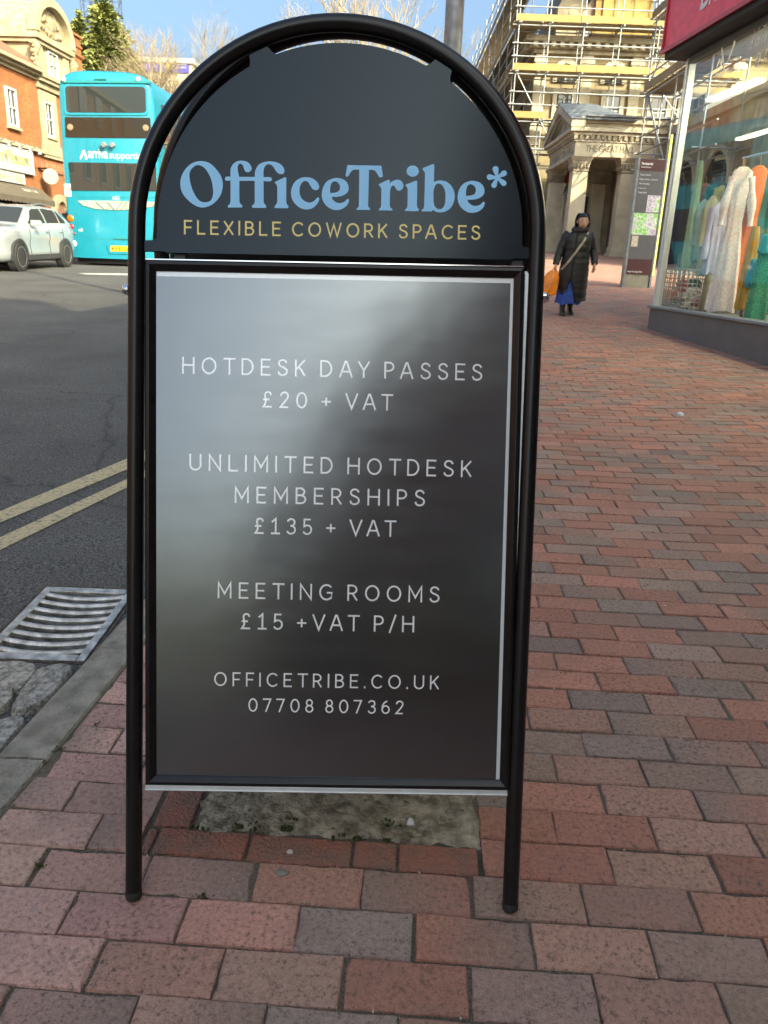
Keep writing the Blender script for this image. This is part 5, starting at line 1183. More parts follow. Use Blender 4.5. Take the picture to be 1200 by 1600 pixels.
# ---- scaffolding
TUBE = mat('scaffold_tube', (.27, .285, .295), .40, metal=.35, var=.16, scale=20)
def scaffold_main():
    t = thing('scaffolding', 'tall tube scaffold with timber toe boards wrapped round the stone hall', 'scaffold', (4.55, 34.6, 1.4))
    yf, yb = 34.55, 35.45; x0 = 4.55; xs = [x0, x0 + 1.2, x0 + 2.55, x0 + 4.0, x0 + 5.5, x0 + 7.1, x0 + 8.8]; levels = [3.0, 5.0, 6.62, 8.32, 10.02, 12.0]; top = 13.6
    r = .025
    def seg(name, p, q, rr=r, m_=TUBE): mb = MB(); mb.tube([p, q], rr, 8); mb.build(name, m_, t, smooth=60)
    for x in xs:
        for y in (yf, yb):
            if y == yb and x > xs[4]: continue
            inpor = x > PX0 - .3 and x < PX1
            seg('standard', (x, y, gz(x, y)), (x, y, top))
    for z in levels:
        seg('ledger', (x0 - .25, yf, z - .06), (xs[-1] + .2, yf, z - .06)); seg('ledger', (x0 - .25, yb, z - .06), (xs[-1] + .2, yb, z - .06))
        for h in (.55, 1.0): seg('guard_rail', (x0 - .2, yf - .06, z + h), (xs[-1] + .2, yf - .06, z + h))
        for x in xs: seg('transom', (x + .06, yf - .25, z - .0), (x + .06, yb + .2, z - .0), .03)
        if z > 5.5:
            mb = MB()
            for k in range(4): mb.box((x0 - .2, yf + .02 + k * .225, z + .035), (xs[-1] + .3, yf + .235 + k * .225, z + .075))
            mb.build('walkway_boards', PLANK, t)
            segs = [(x0 - .1, x0 + 2.6), (x0 + 2.4, x0 + 5.2), (x0 + 5.0, xs[-1] + .2)] if z > 6.7 else [(x0 - .1, x0 + 1.25)]
            for k, (a, b) in enumerate(segs):
                mb = MB(); mb.box((a, yf - .085 - .03 * (k % 2), z + .06), (b, yf - .05 - .03 * (k % 2), z + .30)); mb.build('toe_board', PLANKY, t, bevel=.004)
    # street side return
    ys = [yf + 3.0 + k * 2.6 for k in range(8)]
    for y in ys: seg('standard', (x0, y, gz(x0, y)), (x0, y, top)); seg('standard', (x0 + .9, y, gz(x0 + .9, y)), (x0 + .9, y, top - 1))
    for z in levels[1:]:
        for x in (x0, x0 + .9): seg('ledger', (x, yf - .2, z - .0), (x, ys[-1], z))
        for h in (.6, 1.05): seg('guard_rail', (x0 - .06, yf, z + h), (x0 - .06, ys[-1], z + h))
        if z > 5.5:
            mb = MB(); mb.box((x0 - .1, yb + .06, z + .06), (x0 - .06, ys[-1], z + .28)); mb.build('toe_board', PLANK, t)
            mb = MB()
            for k in range(4): mb.box((x0 + k * .225, yb + .05, z + .05), (x0 + .215 + k * .225, ys[-1], z + .085))
            mb.build('walkway_boards', PLANK, t)
    seg('brace', (xs[0] + .1, yf - .05, 8.2), (xs[1] + .6, yf - .05, 5.6)); seg('brace', (xs[4], yf - .05, 8.2), (xs[5] + .4, yf - .05, 6.0)); seg('brace', (x0 - .05, ys[0], 6.5), (x0 - .05, ys[1], 8.2)); seg('brace', (x0 - .05, ys[1], 8.3), (x0 - .05, ys[3], 12.0))
    # ladder
    mb = MB()
    for dx in (0, .34): mb.tube([(xs[5] + .2 + dx, yf + .5, 8.35), (xs[5] + .9 + dx, yf + .4, 11.2)], .025, 6)
    for k in range(9): mb.tube([(xs[5] + .2 + .078 * k, yf + .49, 8.6 + .31 * k), (xs[5] + .54 + .078 * k, yf + .49, 8.6 + .31 * k)], .016, 6)
    mb.build('ladder', TUBE, t)
scaffold_main()
def scaffold_side():
    x = 8.05; t = thing('scaffolding', 'narrow tube scaffold tower between the portico and the shop', 'scaffold', (x, 26.5, 1.2))
    def seg(name, p, q, rr=.026, m_=TUBE): mb = MB(); mb.tube([p, q], rr, 8); mb.build(name, m_, t, smooth=60)
    ys = (22.6, 25.3, 28.1); xb = x + .95
    for y in ys:
        for xx in (x, xb): seg('standard', (xx, y, gz(xx, y)), (xx, y, 13.5))
    seg('standard', (x + .5, 28.1, gz(x, 28.1)), (x + .5, 28.1, 12.6))
    for z in (4.2, 6.5, 8.6, 10.7, 12.6):
        for xx in (x, xb): seg('ledger', (xx, 21.5, z - .07), (xx, 28.4, z - .07))
        for h in (.5, 1.0): seg('guard_rail', (x - .05, 21.5, z + h), (x - .05, 28.3, z + h)); seg('end_rail', (x - .2, 28.15, z + h), (xb + .2, 28.15, z + h))
        for y in ys: seg('transom', (x - .2, y + .06, z), (xb + .2, y + .06, z), .03)
        if z > 5:
            mb = MB()
            for k in range(4): mb.box((x + .02 + k * .225, 21.6, z + .04), (x + .235 + k * .225, 28.3, z + .08))
            mb.build('walkway_boards', PLANK, t)
            mb = MB(); mb.box((x - .085, 21.6, z + .05), (x - .05, 28.3, z + .29)); mb.build('toe_board', PLANK, t, bevel=.004)
    seg('brace', (x - .04, 25.4, 4.2), (x - .04, 28.0, 6.4)); seg('brace', (x + .05, 28.2, 6.5), (xb, 28.2, 4.2)); seg('brace', (x - .04, 25.3, 8.6), (x - .04, 28.0, 6.6)); seg('brace', (x + .05, 28.2, 8.6), (xb, 28.2, 10.6))
    # padded yellow-green standard at the foot
    q = on_ground(1019, 430); 
    mb = MB(); top = at_y(1037, 300, q[1]); mb.tube([(q[0], q[1], q[2]), (q[0], q[1], top[2] + 1.2)], .036, 10); mb.build('padded_standard', mat('hi_vis_foam', (.42, .48, .12), .6, var=.12), t, smooth=60)
scaffold_side()

# ---- street-map monolith
def monolith():
    A = on_ground(973, 449); B = A + np.array([.515, .03, 0])
    ex = (B - A); ex[2] = 0; w = np.linalg.norm(ex); ex /= w; n = np.array([ex[1], -ex[0], 0]); z0 = A[2] - .02
    H = 2.27
    t = thing('map_sign', 'grey and maroon street map monolith with silver edges', 'map sign', (A[0] + ex[0] * w / 2, A[1] + ex[1] * w / 2, z0))
    fr = lambda a, o, z: A * np.array([1, 1, 0]) + ex * a + n * o + np.array([0, 0, z0 + z])
    m = MB(); m.box((0.03, -.10, 0), (w - .03, .0, .26), fr=fr); m.build('base', mat('map_base', (.20, .19, .15), .7, var=.15), t, bevel=.004)
    m = MB(); m.box((.022, -.11, .26), (w - .022, .012, H), fr=fr); m.build('panel', mat('map_panel_grey', (.075, .075, .085), .45, var=.08), t, bevel=.003)
    for a0, a1 in ((-.02, .020), (w - .020, w + .02)):
        m = MB(); m.box((a0, -.125, 0), (a1, .02, H + .005), fr=fr); m.build('side_rail', ZINC, t, bevel=.004)
    MARO = mat('maroon_panel', (.050, .010, .014), .45, var=.1)
    for za, zb in ((H - .20, H - .004), (.27, .54)):
        m = MB(); m.box((.024, .0125, za), (w - .024, .0165, zb), fr=fr); m.build('maroon_band', MARO, t)
    MAPM = bpy.data.materials.new('street_map'); MAPM.use_nodes = True; N = MAPM.node_tree; p = N.nodes['Principled BSDF']; p.inputs['Roughness'].default_value = .4
    tc = N.nodes.new('ShaderNodeTexCoord'); vo = N.nodes.new('ShaderNodeTexVoronoi'); vo.feature = 'DISTANCE_TO_EDGE'; vo.inputs['Scale'].default_value = 13; nz = N.nodes.new('ShaderNodeTexNoise'); nz.inputs['Scale'].default_value = 4.5
    for q in (vo, nz): N.links.new(tc.outputs['Object'], q.inputs['Vector'])
    r1 = N.nodes.new('ShaderNodeValToRGB'); e = r1.color_ramp.elements; e[0].position = .47; e[0].color = (.50, .49, .52, 1); e[1].position = .53; e[1].color = (.20, .52, .12, 1); x = e.new(.40); x.color = (.36, .30, .42, 1)
    r2 = N.nodes.new('ShaderNodeValToRGB'); r2.color_ramp.interpolation = 'CONSTANT'; r2.color_ramp.elements[0].color = (1, 1, 1, 1); r2.color_ramp.elements[1].position = .05; r2.color_ramp.elements[1].color = (0, 0, 0, 1)
    mx = N.nodes.new('ShaderNodeMix'); mx.data_type = 'RGBA'; mx.inputs[7].default_value = (.66, .66, .66, 1)
    N.links.new(nz.outputs[0], r1.inputs[0]); N.links.new(vo.outputs[0], r2.inputs[0]); N.links.new(r2.outputs[0], mx.inputs[0]); N.links.new(r1.outputs[0], mx.inputs[6]); N.links.new(mx.outputs[2], p.inputs['Base Color'])
    m = MB(); m.box((w * .48, .0125, 1.37), (w - .028, .0165, 1.66), fr=fr); m.box((.028, .0125, .97), (w - .028, .0165, 1.35), fr=fr); m.build('map', MAPM, t)
    m = MB(); m.box((.05, .0125, .76), (.17, .0165, .95), fr=fr); m.build('building_picture', mat('tan_picture', (.40, .33, .20), .6, col2=(.55, .52, .48), scale=30), t)
    m = MB()
    text_on(m, 'The Great Hall', fr(.05, .017, H - .10), fr(.26, .017, H - .10), .036, (0, 0, 1), n, .001, bold=.02); text_on(m, 'Mount Pleasant', fr(.05, .017, H - .15), fr(.24, .017, H - .15), .022, (0, 0, 1), n, .001)
    for k, (s, l) in enumerate((('Town Centre', .2), ('High Street, Station', .34), ('The Pantiles', .2), ('Library', .14), ('Town Hall', .16))): text_on(m, s, fr(.05, .013, H - .28 - .075 * k), fr(.05 + l, .013, H - .28 - .075 * k), .024, (0, 0, 1), n, .001)
    text_on(m, 'Royal Tunbridge Wells', fr(.05, .017, .30), fr(.33, .017, .30), .028, (0, 0, 1), n, .001)
    m.build('lettering', mat('sign_white', (.8, .8, .8), .6, var=0), t)
monolith()

# ---- lamp post
def lamp_post():
    y = 7.6; x = float(at_y(709, 40, y)[0]); g0 = gz(x, y); t = thing('lamp_post', 'tall galvanised lamp post rising behind the dome of the sign', 'lamp post', (x, y, g0))
    m = MB(); m.lathe([(.12, -.05), (.12, 1.25), (.115, 1.32), (.083, 1.40), (.080, 2.6), (.072, 8.2), (.05, 8.25)], (x, y, g0), (0, 0, 1), 24); m.build('column', ZINC, t, smooth=40)
    m = MB(); m.tube([(x, y, g0 + 8.1), (x - .1, y, g0 + 8.5), (x - .6, y, g0 + 8.75), (x - 1.3, y, g0 + 8.8)], .045, 10); m.build('arm', ZINC, t, smooth=60)
    m = MB(); m.loft([[(x - 1.3 - a, y - w, g0 + 8.78 + z), (x - 1.3 - a, y + w, g0 + 8.78 + z), (x - 1.3 - a, y + w * .7, g0 + 8.88 + z), (x - 1.3 - a, y - w * .7, g0 + 8.88 + z)] for a, w, z in ((-.05, .08, 0), (.2, .17, 0), (.6, .14, .0), (.7, .06, .02))]); m.build('lantern', ZINC, t, bevel=.01)
    m = MB(); m.box((x - .06, y - .124, g0 + .35), (x + .06, y - .112, g0 + .95)); m.build('door', ZINC, t, bevel=.004)
lamp_post()
# ------------------------------------------------------------------ the woman walking towards us
SKIN = mat('skin', (.56, .32, .22), .55, var=.08, scale=30); HAIRM = mat('dark_hair', (.014, .011, .010), .45, var=.3, scale=60)
COAT = mat('black_quilted_coat', (.006, .006, .0075), .5, var=.35, scale=9, bump=.3, bscale=25); SKIRT = mat('cobalt_skirt', (.012, .055, .30), .7, var=.3, scale=14)
BOOT = mat('black_boot_leather', (.014, .013, .012), .4, var=.2); STRAP = mat('beige_strap', (.36, .31, .24), .7, var=.1); BAGM = mat('orange_plastic_bag', (.72, .20, .015), .38, var=.22, scale=9, bump=.8, bscale=9); SCARF = mat('dark_scarf', (.022, .018, .022), .8, var=.3, scale=20)
def skin_mesh(nodes, edges, name, m, parent, sub=2):
    me = bpy.data.meshes.new('tmp'); off = wloc(parent); me.from_pydata([tuple(np.array(n[:3]) - off) for n in nodes], edges, [])
    o = bpy.data.objects.new('tmp', me); COL.objects.link(o); s = o.modifiers.new('s', 'SKIN'); s.use_smooth_shade = True
    for v, n in zip(me.skin_vertices[0].data, nodes): v.radius = (n[3], n[4] if len(n) > 4 else n[3]); v.use_root = False
    me.skin_vertices[0].data[0].use_root = True
    ss = o.modifiers.new('u', 'SUBSURF'); ss.levels = sub; ss.render_levels = sub
    bpy.context.view_layer.update(); me2 = bpy.data.meshes.new_from_object(o.evaluated_get(bpy.context.evaluated_depsgraph_get()))
    bpy.data.objects.remove(o); bpy.data.meshes.remove(me)
    me2.name = name; me2.materials.clear(); me2.materials.append(m); me2.shade_smooth()
    o2 = bpy.data.objects.new(name, me2); COL.objects.link(o2); o2.parent = parent; return o2
def person():
    F = on_ground(884, 492); head = at_y(917, 335, F[1]); K = (head[2] - F[2]) / 1.655
    # local axes: r = viewer's right, f = the way she walks (towards the viewer), scale K, she leans to the viewer's right
    lean = (head[0] - F[0]) / (head[2] - F[2])
    yaw = math.radians(8); rx = np.array([math.cos(yaw), math.sin(yaw), 0]); fx = np.array([math.sin(yaw), -math.cos(yaw), 0])
    def L(r, f, z): return F + (rx * r * 1.2 + fx * f * 1.1) * K + np.array([lean * z * K * .55, 0, z * K])
    t = thing('person', 'person walking in a long black quilted coat and blue skirt with a beige shoulder strap', 'person', F)
    N = [(*L(0, 0, .93), .13 * K, .10 * K), (*L(0, 0, 1.10), .115 * K, .09 * K), (*L(0, .01, 1.28), .15 * K, .10 * K), (*L(.0, .01, 1.36), .09 * K), (*L(.0, .02, 1.42), .048 * K), (*L(.005, .045, 1.50), .062 * K, .072 * K), (*L(.01, .05, 1.57), .068 * K, .078 * K)]
    E_ = [(0, 1), (1, 2), (2, 3), (3, 4), (4, 5), (5, 6)]
    def chain(start, pts):
        p = start
        for q in pts: N.append(q); E_.append((p, len(N) - 1)); p = len(N) - 1
        return p
    # viewer's left arm straight down carrying the bag, viewer's right arm slightly bent
    wl = chain(2, [(*L(-.17, 0, 1.31), .055 * K), (*L(-.245, .0, 1.06), .04 * K), (*L(-.285, .05, .84), .026 * K), (*L(-.29, .06, .79), .024 * K, .03 * K)])
    wr = chain(2, [(*L(.17, 0, 1.31), .055 * K), (*L(.265, -.02, 1.07), .04 * K), (*L(.275, .08, .86), .026 * K), (*L(.272, .10, .815), .024 * K, .03 * K)])
    chain(0, [(*L(-.085, .0, .86), .085 * K), (*L(-.08, .06, .48), .055 * K), (*L(-.085, .02, .10), .036 * K), (*L(-.085, .10, .04), .034 * K)])
    chain(0, [(*L(.085, .0, .86), .085 * K), (*L(.075, -.02, .48), .055 * K), (*L(.065, -.10, .11), .036 * K), (*L(.065, -.01, .04), .034 * K)])
    for w, s, c in ((wl, -1, .8), (wr, 1, .35)):
        b = np.array(N[w][:3])
        for q, (dx, ln) in enumerate(((-.024, .062), (-.008, .072), (.008, .068), (.022, .054))):
            p1 = b + (rx * dx * .5 + fx * dx) * K + np.array([0, 0, -.035 * K]); p2 = p1 + (-rx * s * .012 + fx * .012 * c) * K + np.array([0, 0, -ln * .5 * K]); p3 = p2 + (-rx * s * .022 * c) * K + np.array([0, 0, -ln * .42 * K])
            chain(w, [(*p1, .0092 * K), (*p2, .0085 * K), (*p3, .007 * K)])
        p1 = b + (fx * .03 - rx * s * .006) * K + np.array([0, 0, -.008 * K]); p2 = p1 + fx * .012 * K + np.array([0, 0, -.035 * K]); chain(w, [(*p1, .011 * K), (*p2, .009 * K)])
    skin_mesh(N, E_, 'body', SKIN, t)
    # head: shaped skull with brow, nose, lips, chin; eyes
    K0 = K; hc = np.array(L(.01, .055, 1.53)); K = K * 1.16; hx = rx * math.cos(.15) + fx * math.sin(.15) * -1; hf = np.array([-hx[1] * -1, hx[0] * -1, 0]); hf = fx * math.cos(.2) + rx * math.sin(.2) * -.6; hf /= np.linalg.norm(hf); hx = np.array([-hf[1], hf[0], 0])
    m = MB(); R = []
    for i in range(19):
        ph = math.pi * i / 18; z = math.cos(ph); rr = math.sin(ph); r_ = []
        for k in range(28):
            th = 2 * math.pi * k / 28; a = math.cos(th); f_ = math.sin(th)
            w = .072 * (1 - .28 * max(0, -z) ** 1.5); d = .090
            x = w * rr * a; y = d * rr * f_; zz = .112 * z
            if f_ > .3:
                fa = (f_ - .3) / .7
                y += fa * (.016 * math.exp(-((zz + .022) / .018)**2 - (x / .013)**2) + .007 * math.exp(-((zz + .06) / .010)**2 - (x / .022)**2) + .006 * math.exp(-((zz + .092) / .016)**2 - (x / .022)**2) - .007 * math.exp(-((zz - .006) / .012)**2 - ((abs(x) - .03) / .014)**2) + .004 * math.exp(-((zz - .028) / .01)**2))
            r_.append(hc + hx * x * K + hf * y * K + np.array([0, 0, zz * K]))
        R.append(r_)
    m.loft(R, True); hd = m.build('head', SKIN, t, smooth=80)
    for s in (-1, 1):
        m = MB(); c = hc + (hx * .03 * s + hf * .076) * K + np.array([0, 0, .006 * K]); m.lathe([(.001, -.006 * K), (.011 * K, -.003 * K), (.011 * K, .003 * K), (.001, .006 * K)], c, (0, 0, 1), 10); m.build('eye', mat('dark_eye', (.03, .022, .018), .3, var=0), hd, smooth=60)
        m = MB(); a = hc + (hx * .016 * s + hf * .084) * K + np.array([0, 0, .026 * K]); b = hc + (hx * .046 * s + hf * .072) * K + np.array([0, 0, .027 * K]); m.tube([a, (a + b) / 2 + np.array([0, 0, .004 * K]), b], .004 * K, 6); m.build('eyebrow', HAIRM, hd)
        m = MB(); c = hc + (hx * .074 * s + hf * -.005) * K; m.lathe([(.004 * K, -.028 * K), (.016 * K, -.01 * K), (.018 * K, .012 * K), (.006 * K, .03 * K)], c, (0, 0, 1), 8); m.build('ear', SKIN, hd, smooth=70)
    m = MB(); a = hc + (hf * .087) * K + np.array([0, 0, -.060 * K]); m.tube([a - hx * .02 * K - hf * .008 * K, a, a + hx * .02 * K - hf * .008 * K], [.003 * K, .006 * K, .003 * K], 8); m.build('mouth', mat('lips', (.25, .08, .07), .5, var=0), hd, smooth=70)
    # hair: cap plus side locks drawn back
    m = MB(); R = []
    for i in range(13):
        ph = math.pi * (.0 + .66 * i / 12); z = math.cos(ph); rr = math.sin(ph); r_ = []
        for k in range(32):
            th = 2 * math.pi * k / 32; a = math.cos(th); f_ = math.sin(th); w = .083; d = .101
            cut = .42 * sstep(.1, .75, f_); zz = max(z, -1 + 0) ; q = 1.0
            if f_ > .1 and z < .50 - .1 * a * a: q = 1 - .22 * float(sstep(.1, .5, f_))
            r_.append(hc + hx * w * rr * a * q * K + hf * (d * rr * f_ * q - .006) * K + np.array([0, 0, (.122 * z + .004 * math.sin(9 * th)) * K]))
        R.append(r_)
    m.loft(R, True); m.build('hair', HAIRM, t, smooth=80)
    # loose dark hood framing the back and sides of the head
    m = MB(); R = []
    for i in range(11):
        a = -.44 * math.pi + .88 * math.pi * i / 10        # around the back of the head, ear to ear
        r_ = []
        for k in range(13):
            e = -1.0 + 2.05 * k / 12; z = .135 * math.sin(e * 1.35) - .012; w = .104 * math.cos(e * .95) + .012
            r_.append(hc + hx * (w * math.sin(a)) * K - hf * (w * 1.0 * math.cos(a) + .0) * K + np.array([0, 0, (z + .0) * K]))
        R.append(r_)
    m.sheet(R); ho = m.build('hood', COAT, t, smooth=80, fix=False); so2 = ho.modifiers.new('th', 'SOLIDIFY'); so2.thickness = .018
    K = K0
    # hood / scarf ring at the neck
    m = MB(); R = []
    for z, w, d in ((1.36, .105, .10), (1.395, .125, .115), (1.43, .115, .105), (1.455, .085, .085), (1.44, .06, .06)): R.append([L(.0 + w * math.cos(q), .02 + d * math.sin(q), z + .012 * math.sin(2 * q)) for q in np.linspace(0, 2 * math.pi, 25)[:-1]])
    m.loft(R, True); m.build('scarf', SCARF, t, smooth=80)
    # coat body: quilted horizontal baffles, open below the knee on the viewer's left
    m = MB(); R = []
    key = [(1.385, .085, .08, 0), (1.345, .165, .10, 0), (1.28, .205, .125, 0), (1.15, .195, .14, 0), (1.0, .19, .14, 0), (.85, .205, .15, .005), (.65, .215, .16, .01), (.45, .215, .165, .02), (.30, .205, .165, .035), (.235, .20, .165, .05)]
    for i in range(len(key) - 1):
        for k in range(6):
            q = k / 6; z, w, d, sh = [key[i][j] + (key[i + 1][j] - key[i][j]) * q for j in range(4)]
            bul = 1 + .040 * abs(math.sin(math.pi * z / .105 + .5 * math.sin(z * 9))) if z < 1.33 else 1
            r_ = []
            for s in range(36):
                th = 2 * math.pi * s / 36 + math.radians(112); open_ = 0
                if z < .62: open_ = (1 - z / .62) * math.radians(34)
                th2 = math.radians(112) + open_ + (2 * math.pi - 2 * open_) * s / 35
                r_.append(L(sh + w * bul * math.cos(th2), .015 + d * bul * math.sin(th2), z + (.02 * math.sin(2.2 * th2) if z < .3 else 0)))
            R.append(r_)
    n = 36; vs = [p for r_ in R for p in r_]; fs = [(i * n + k, i * n + k + 1, (i + 1) * n + k + 1, (i + 1) * n + k) for i in range(len(R) - 1) for k in range(n - 1)]
    m.add(vs, fs); cb = m.build('coat', COAT, t, smooth=80, fix=False); sol = cb.modifiers.new('thick', 'SOLIDIFY'); sol.thickness = .02; sol.offset = -1
    for s, pts in ((-1, [(-.15, 0, 1.335), (-.185, 0, 1.29), (-.235, .0, 1.10), (-.265, .02, .96), (-.288, .055, .82)]), (1, [(.15, 0, 1.335), (.185, 0, 1.29), (.255, -.02, 1.09), (.275, .03, .97), (.277, .085, .845)])):
        P = []; rr = []
        for i in range(len(pts) - 1):
            for k in range(7):
                q = k / 7; P.append(L(*[pts[i][j] + (pts[i + 1][j] - pts[i][j]) * q for j in range(3)])); zz = (i + q) / 4; rr.append((.078 - .024 * zz) * K * (1 + .07 * abs(math.sin(zz * 17))))
        m = MB(); m.tube(P, rr, 16); m.build('coat_sleeve', COAT, cb, smooth=80)
    # skirt, boots, strap
    m = MB(); R = []
    for z, w, d in ((.62, .15, .12), (.45, .165, .14), (.30, .175, .15), (.22, .185, .155), (.19, .19, .16)): R.append([L(-.02 + w * math.cos(q) * (1 + .07 * math.sin(7 * q) * (1 - z)), .02 + d * math.sin(q) * (1 + .10 * math.sin(9 * q + 1) * (1 - z)), z + .015 * math.sin(5 * q) * (z < .2)) for q in np.linspace(0, 2 * math.pi, 57)[:-1]])
    m.loft(R, False); m.build('skirt', SKIRT, t, smooth=80)
    for r0, f0, z0 in ((-.085, .06, .0), (.065, -.05, .0)):
        m = MB(); R = []
        for z, a, b, o in ((.0, .042, .125, .03), (.018, .046, .130, .03), (.05, .043, .11, .02), (.09, .040, .065, -.01), (.16, .044, .055, -.022), (.27, .056, .062, -.03)): R.append([L(r0 + a * math.cos(q), f0 + o + b * math.sin(q) * (1 if math.sin(q) > 0 else .75), z0 + z) for q in np.linspace(0, 2 * math.pi, 19)[:-1]])
        m.loft(R, True); m.build('boot', BOOT, t, smooth=60)
    m = MB(); pts = [(.115, -.03, 1.40), (.10, .09, 1.355), (.03, .165, 1.22), (-.07, .178, 1.03), (-.155, .15, .86), (-.20, .08, .76), (-.21, -.02, .72)]
    P = []
    for i in range(len(pts) - 1):
        for k in range(4): P.append(L(*[pts[i][j] + (pts[i + 1][j] - pts[i][j]) * k / 4 for j in range(3)]))
    for i in range(len(P) - 1): m.bar(P[i], P[i + 1], .036 * K, .008 * K, up=tuple(fx))
    m.build('shoulder_strap', STRAP, t)
    # carrier bag
    c = L(-.315, .07, .70); bt = thing('carrier_bag', 'orange plastic carrier bag held in the hand of the walking person', 'bag', L(-.33, .07, .33))
    m = MB(); R = []; rng = random.Random(3)
    for z, w, d, o in ((.735, .035, .02, .015), (.70, .075, .035, .01), (.62, .105, .06, 0), (.50, .125, .085, -.015), (.40, .13, .095, -.02), (.335, .115, .085, -.02), (.32, .07, .05, -.02)): R.append([L(-.325 + o + w * math.cos(q) * (1 + .09 * math.sin(5 * q + 9 * z) + rng.uniform(-.05, .05)), .07 + d * math.sin(q) * (1 + .12 * math.sin(7 * q + 5 * z)), z) for q in np.linspace(0, 2 * math.pi, 25)[:-1]])
    m.loft(R, True); m.build('sack', BAGM, bt, smooth=50)
    m = MB(); m.tube([L(-.345, .07, .72), L(-.325, .07, .765), L(-.30, .07, .775), L(-.28, .07, .765), L(-.285, .07, .72)], .008 * K, 6); m.build('handle', BAGM, bt, smooth=70)
person()
# ------------------------------------------------------------------ buildings across the street (sunlit)
LO = np.array([-14.7, 30.0, 0]); LD = np.array([.061, 1.0, 0]) / math.hypot(.061, 1); LN = np.array([LD[1], -LD[0], 0])
def lp(s, o, z): return LO + LD * s + LN * o + np.array([0, 0, z])
def lpx(u, v, o=0.0):
    p = on_plane(u, v, LO + LN * o, LN) - LO
    return float(p @ LD), float(p[2])
OBRICK = brick_mat('orange_brick', (.29, .092, .030), (.34, .122, .042), (.27, .18, .11), scale=4.2)
RBRICK = brick_mat('red_brick', (.26, .075, .04), (.33, .11, .055), (.28, .2, .15), scale=4.2)
CREAM = mat('cream_stone', (.27, .225, .14), .8, col2=(.34, .295, .195), scale=2.2, bump=.2, bscale=20)
CREAMD = mat('carved_cream_stone', (.17, .13, .075), .85, col2=(.34, .28, .18), scale=9, bump=.8, bscale=24)
TILE = mat('clay_roof_tile', (.20, .075, .045), .8, col2=(.30, .13, .08), scale=7, bump=.5, bscale=14)
AWN = mat('taupe_awning', (.10, .082, .06), .8, var=.12, scale=5)
def box_frame(name, s0, s1, z0, z1, o, m, par, w=.09, d=.10):
    mb = MB(); mb.box((s0, o, z0), (s0 + w, o + d, z1), fr=lp); mb.box((s1 - w, o, z0), (s1, o + d, z1), fr=lp); mb.box((s0 + w, o, z0), (s1 - w, o + d * .98, z0 + w), fr=lp); mb.box((s0 + w, o, z1 - w), (s1 - w, o + d * .98, z1), fr=lp)
    return mb.build(name, m, par, bevel=.01)
def sash(s0, s1, z0, z1, par, m=None, bars=True):
    f = box_frame('window', s0, s1, z0, z1, .0, m or WHITE, par)
    mb = MB(); mb.add([lp(s0 + .06, .018, z0 + .06), lp(s1 - .06, .018, z0 + .06), lp(s1 - .06, .018, z1 - .06), lp(s0 + .06, .018, z1 - .06)], [(0, 1, 2, 3)]); mb.build('pane', BLUEGLASS, f)
    mb = MB(); sm = (s0 + s1) / 2; zm = (z0 + z1) / 2
    mb.box((sm - .03, .02, z0 + .09), (sm + .03, .06, z1 - .09), fr=lp); mb.box((s0 + .09, .022, zm - .035), (s1 - .09, .075, zm + .035), fr=lp); mb.build('glazing_bar', m or WHITE, f)
    mb = MB(); mb.box((s0 - .08, .0, z0 - .09), (s1 + .08, .16, z0 - .005), fr=lp); mb.build('sill', CREAM, f, bevel=.01)
    return f
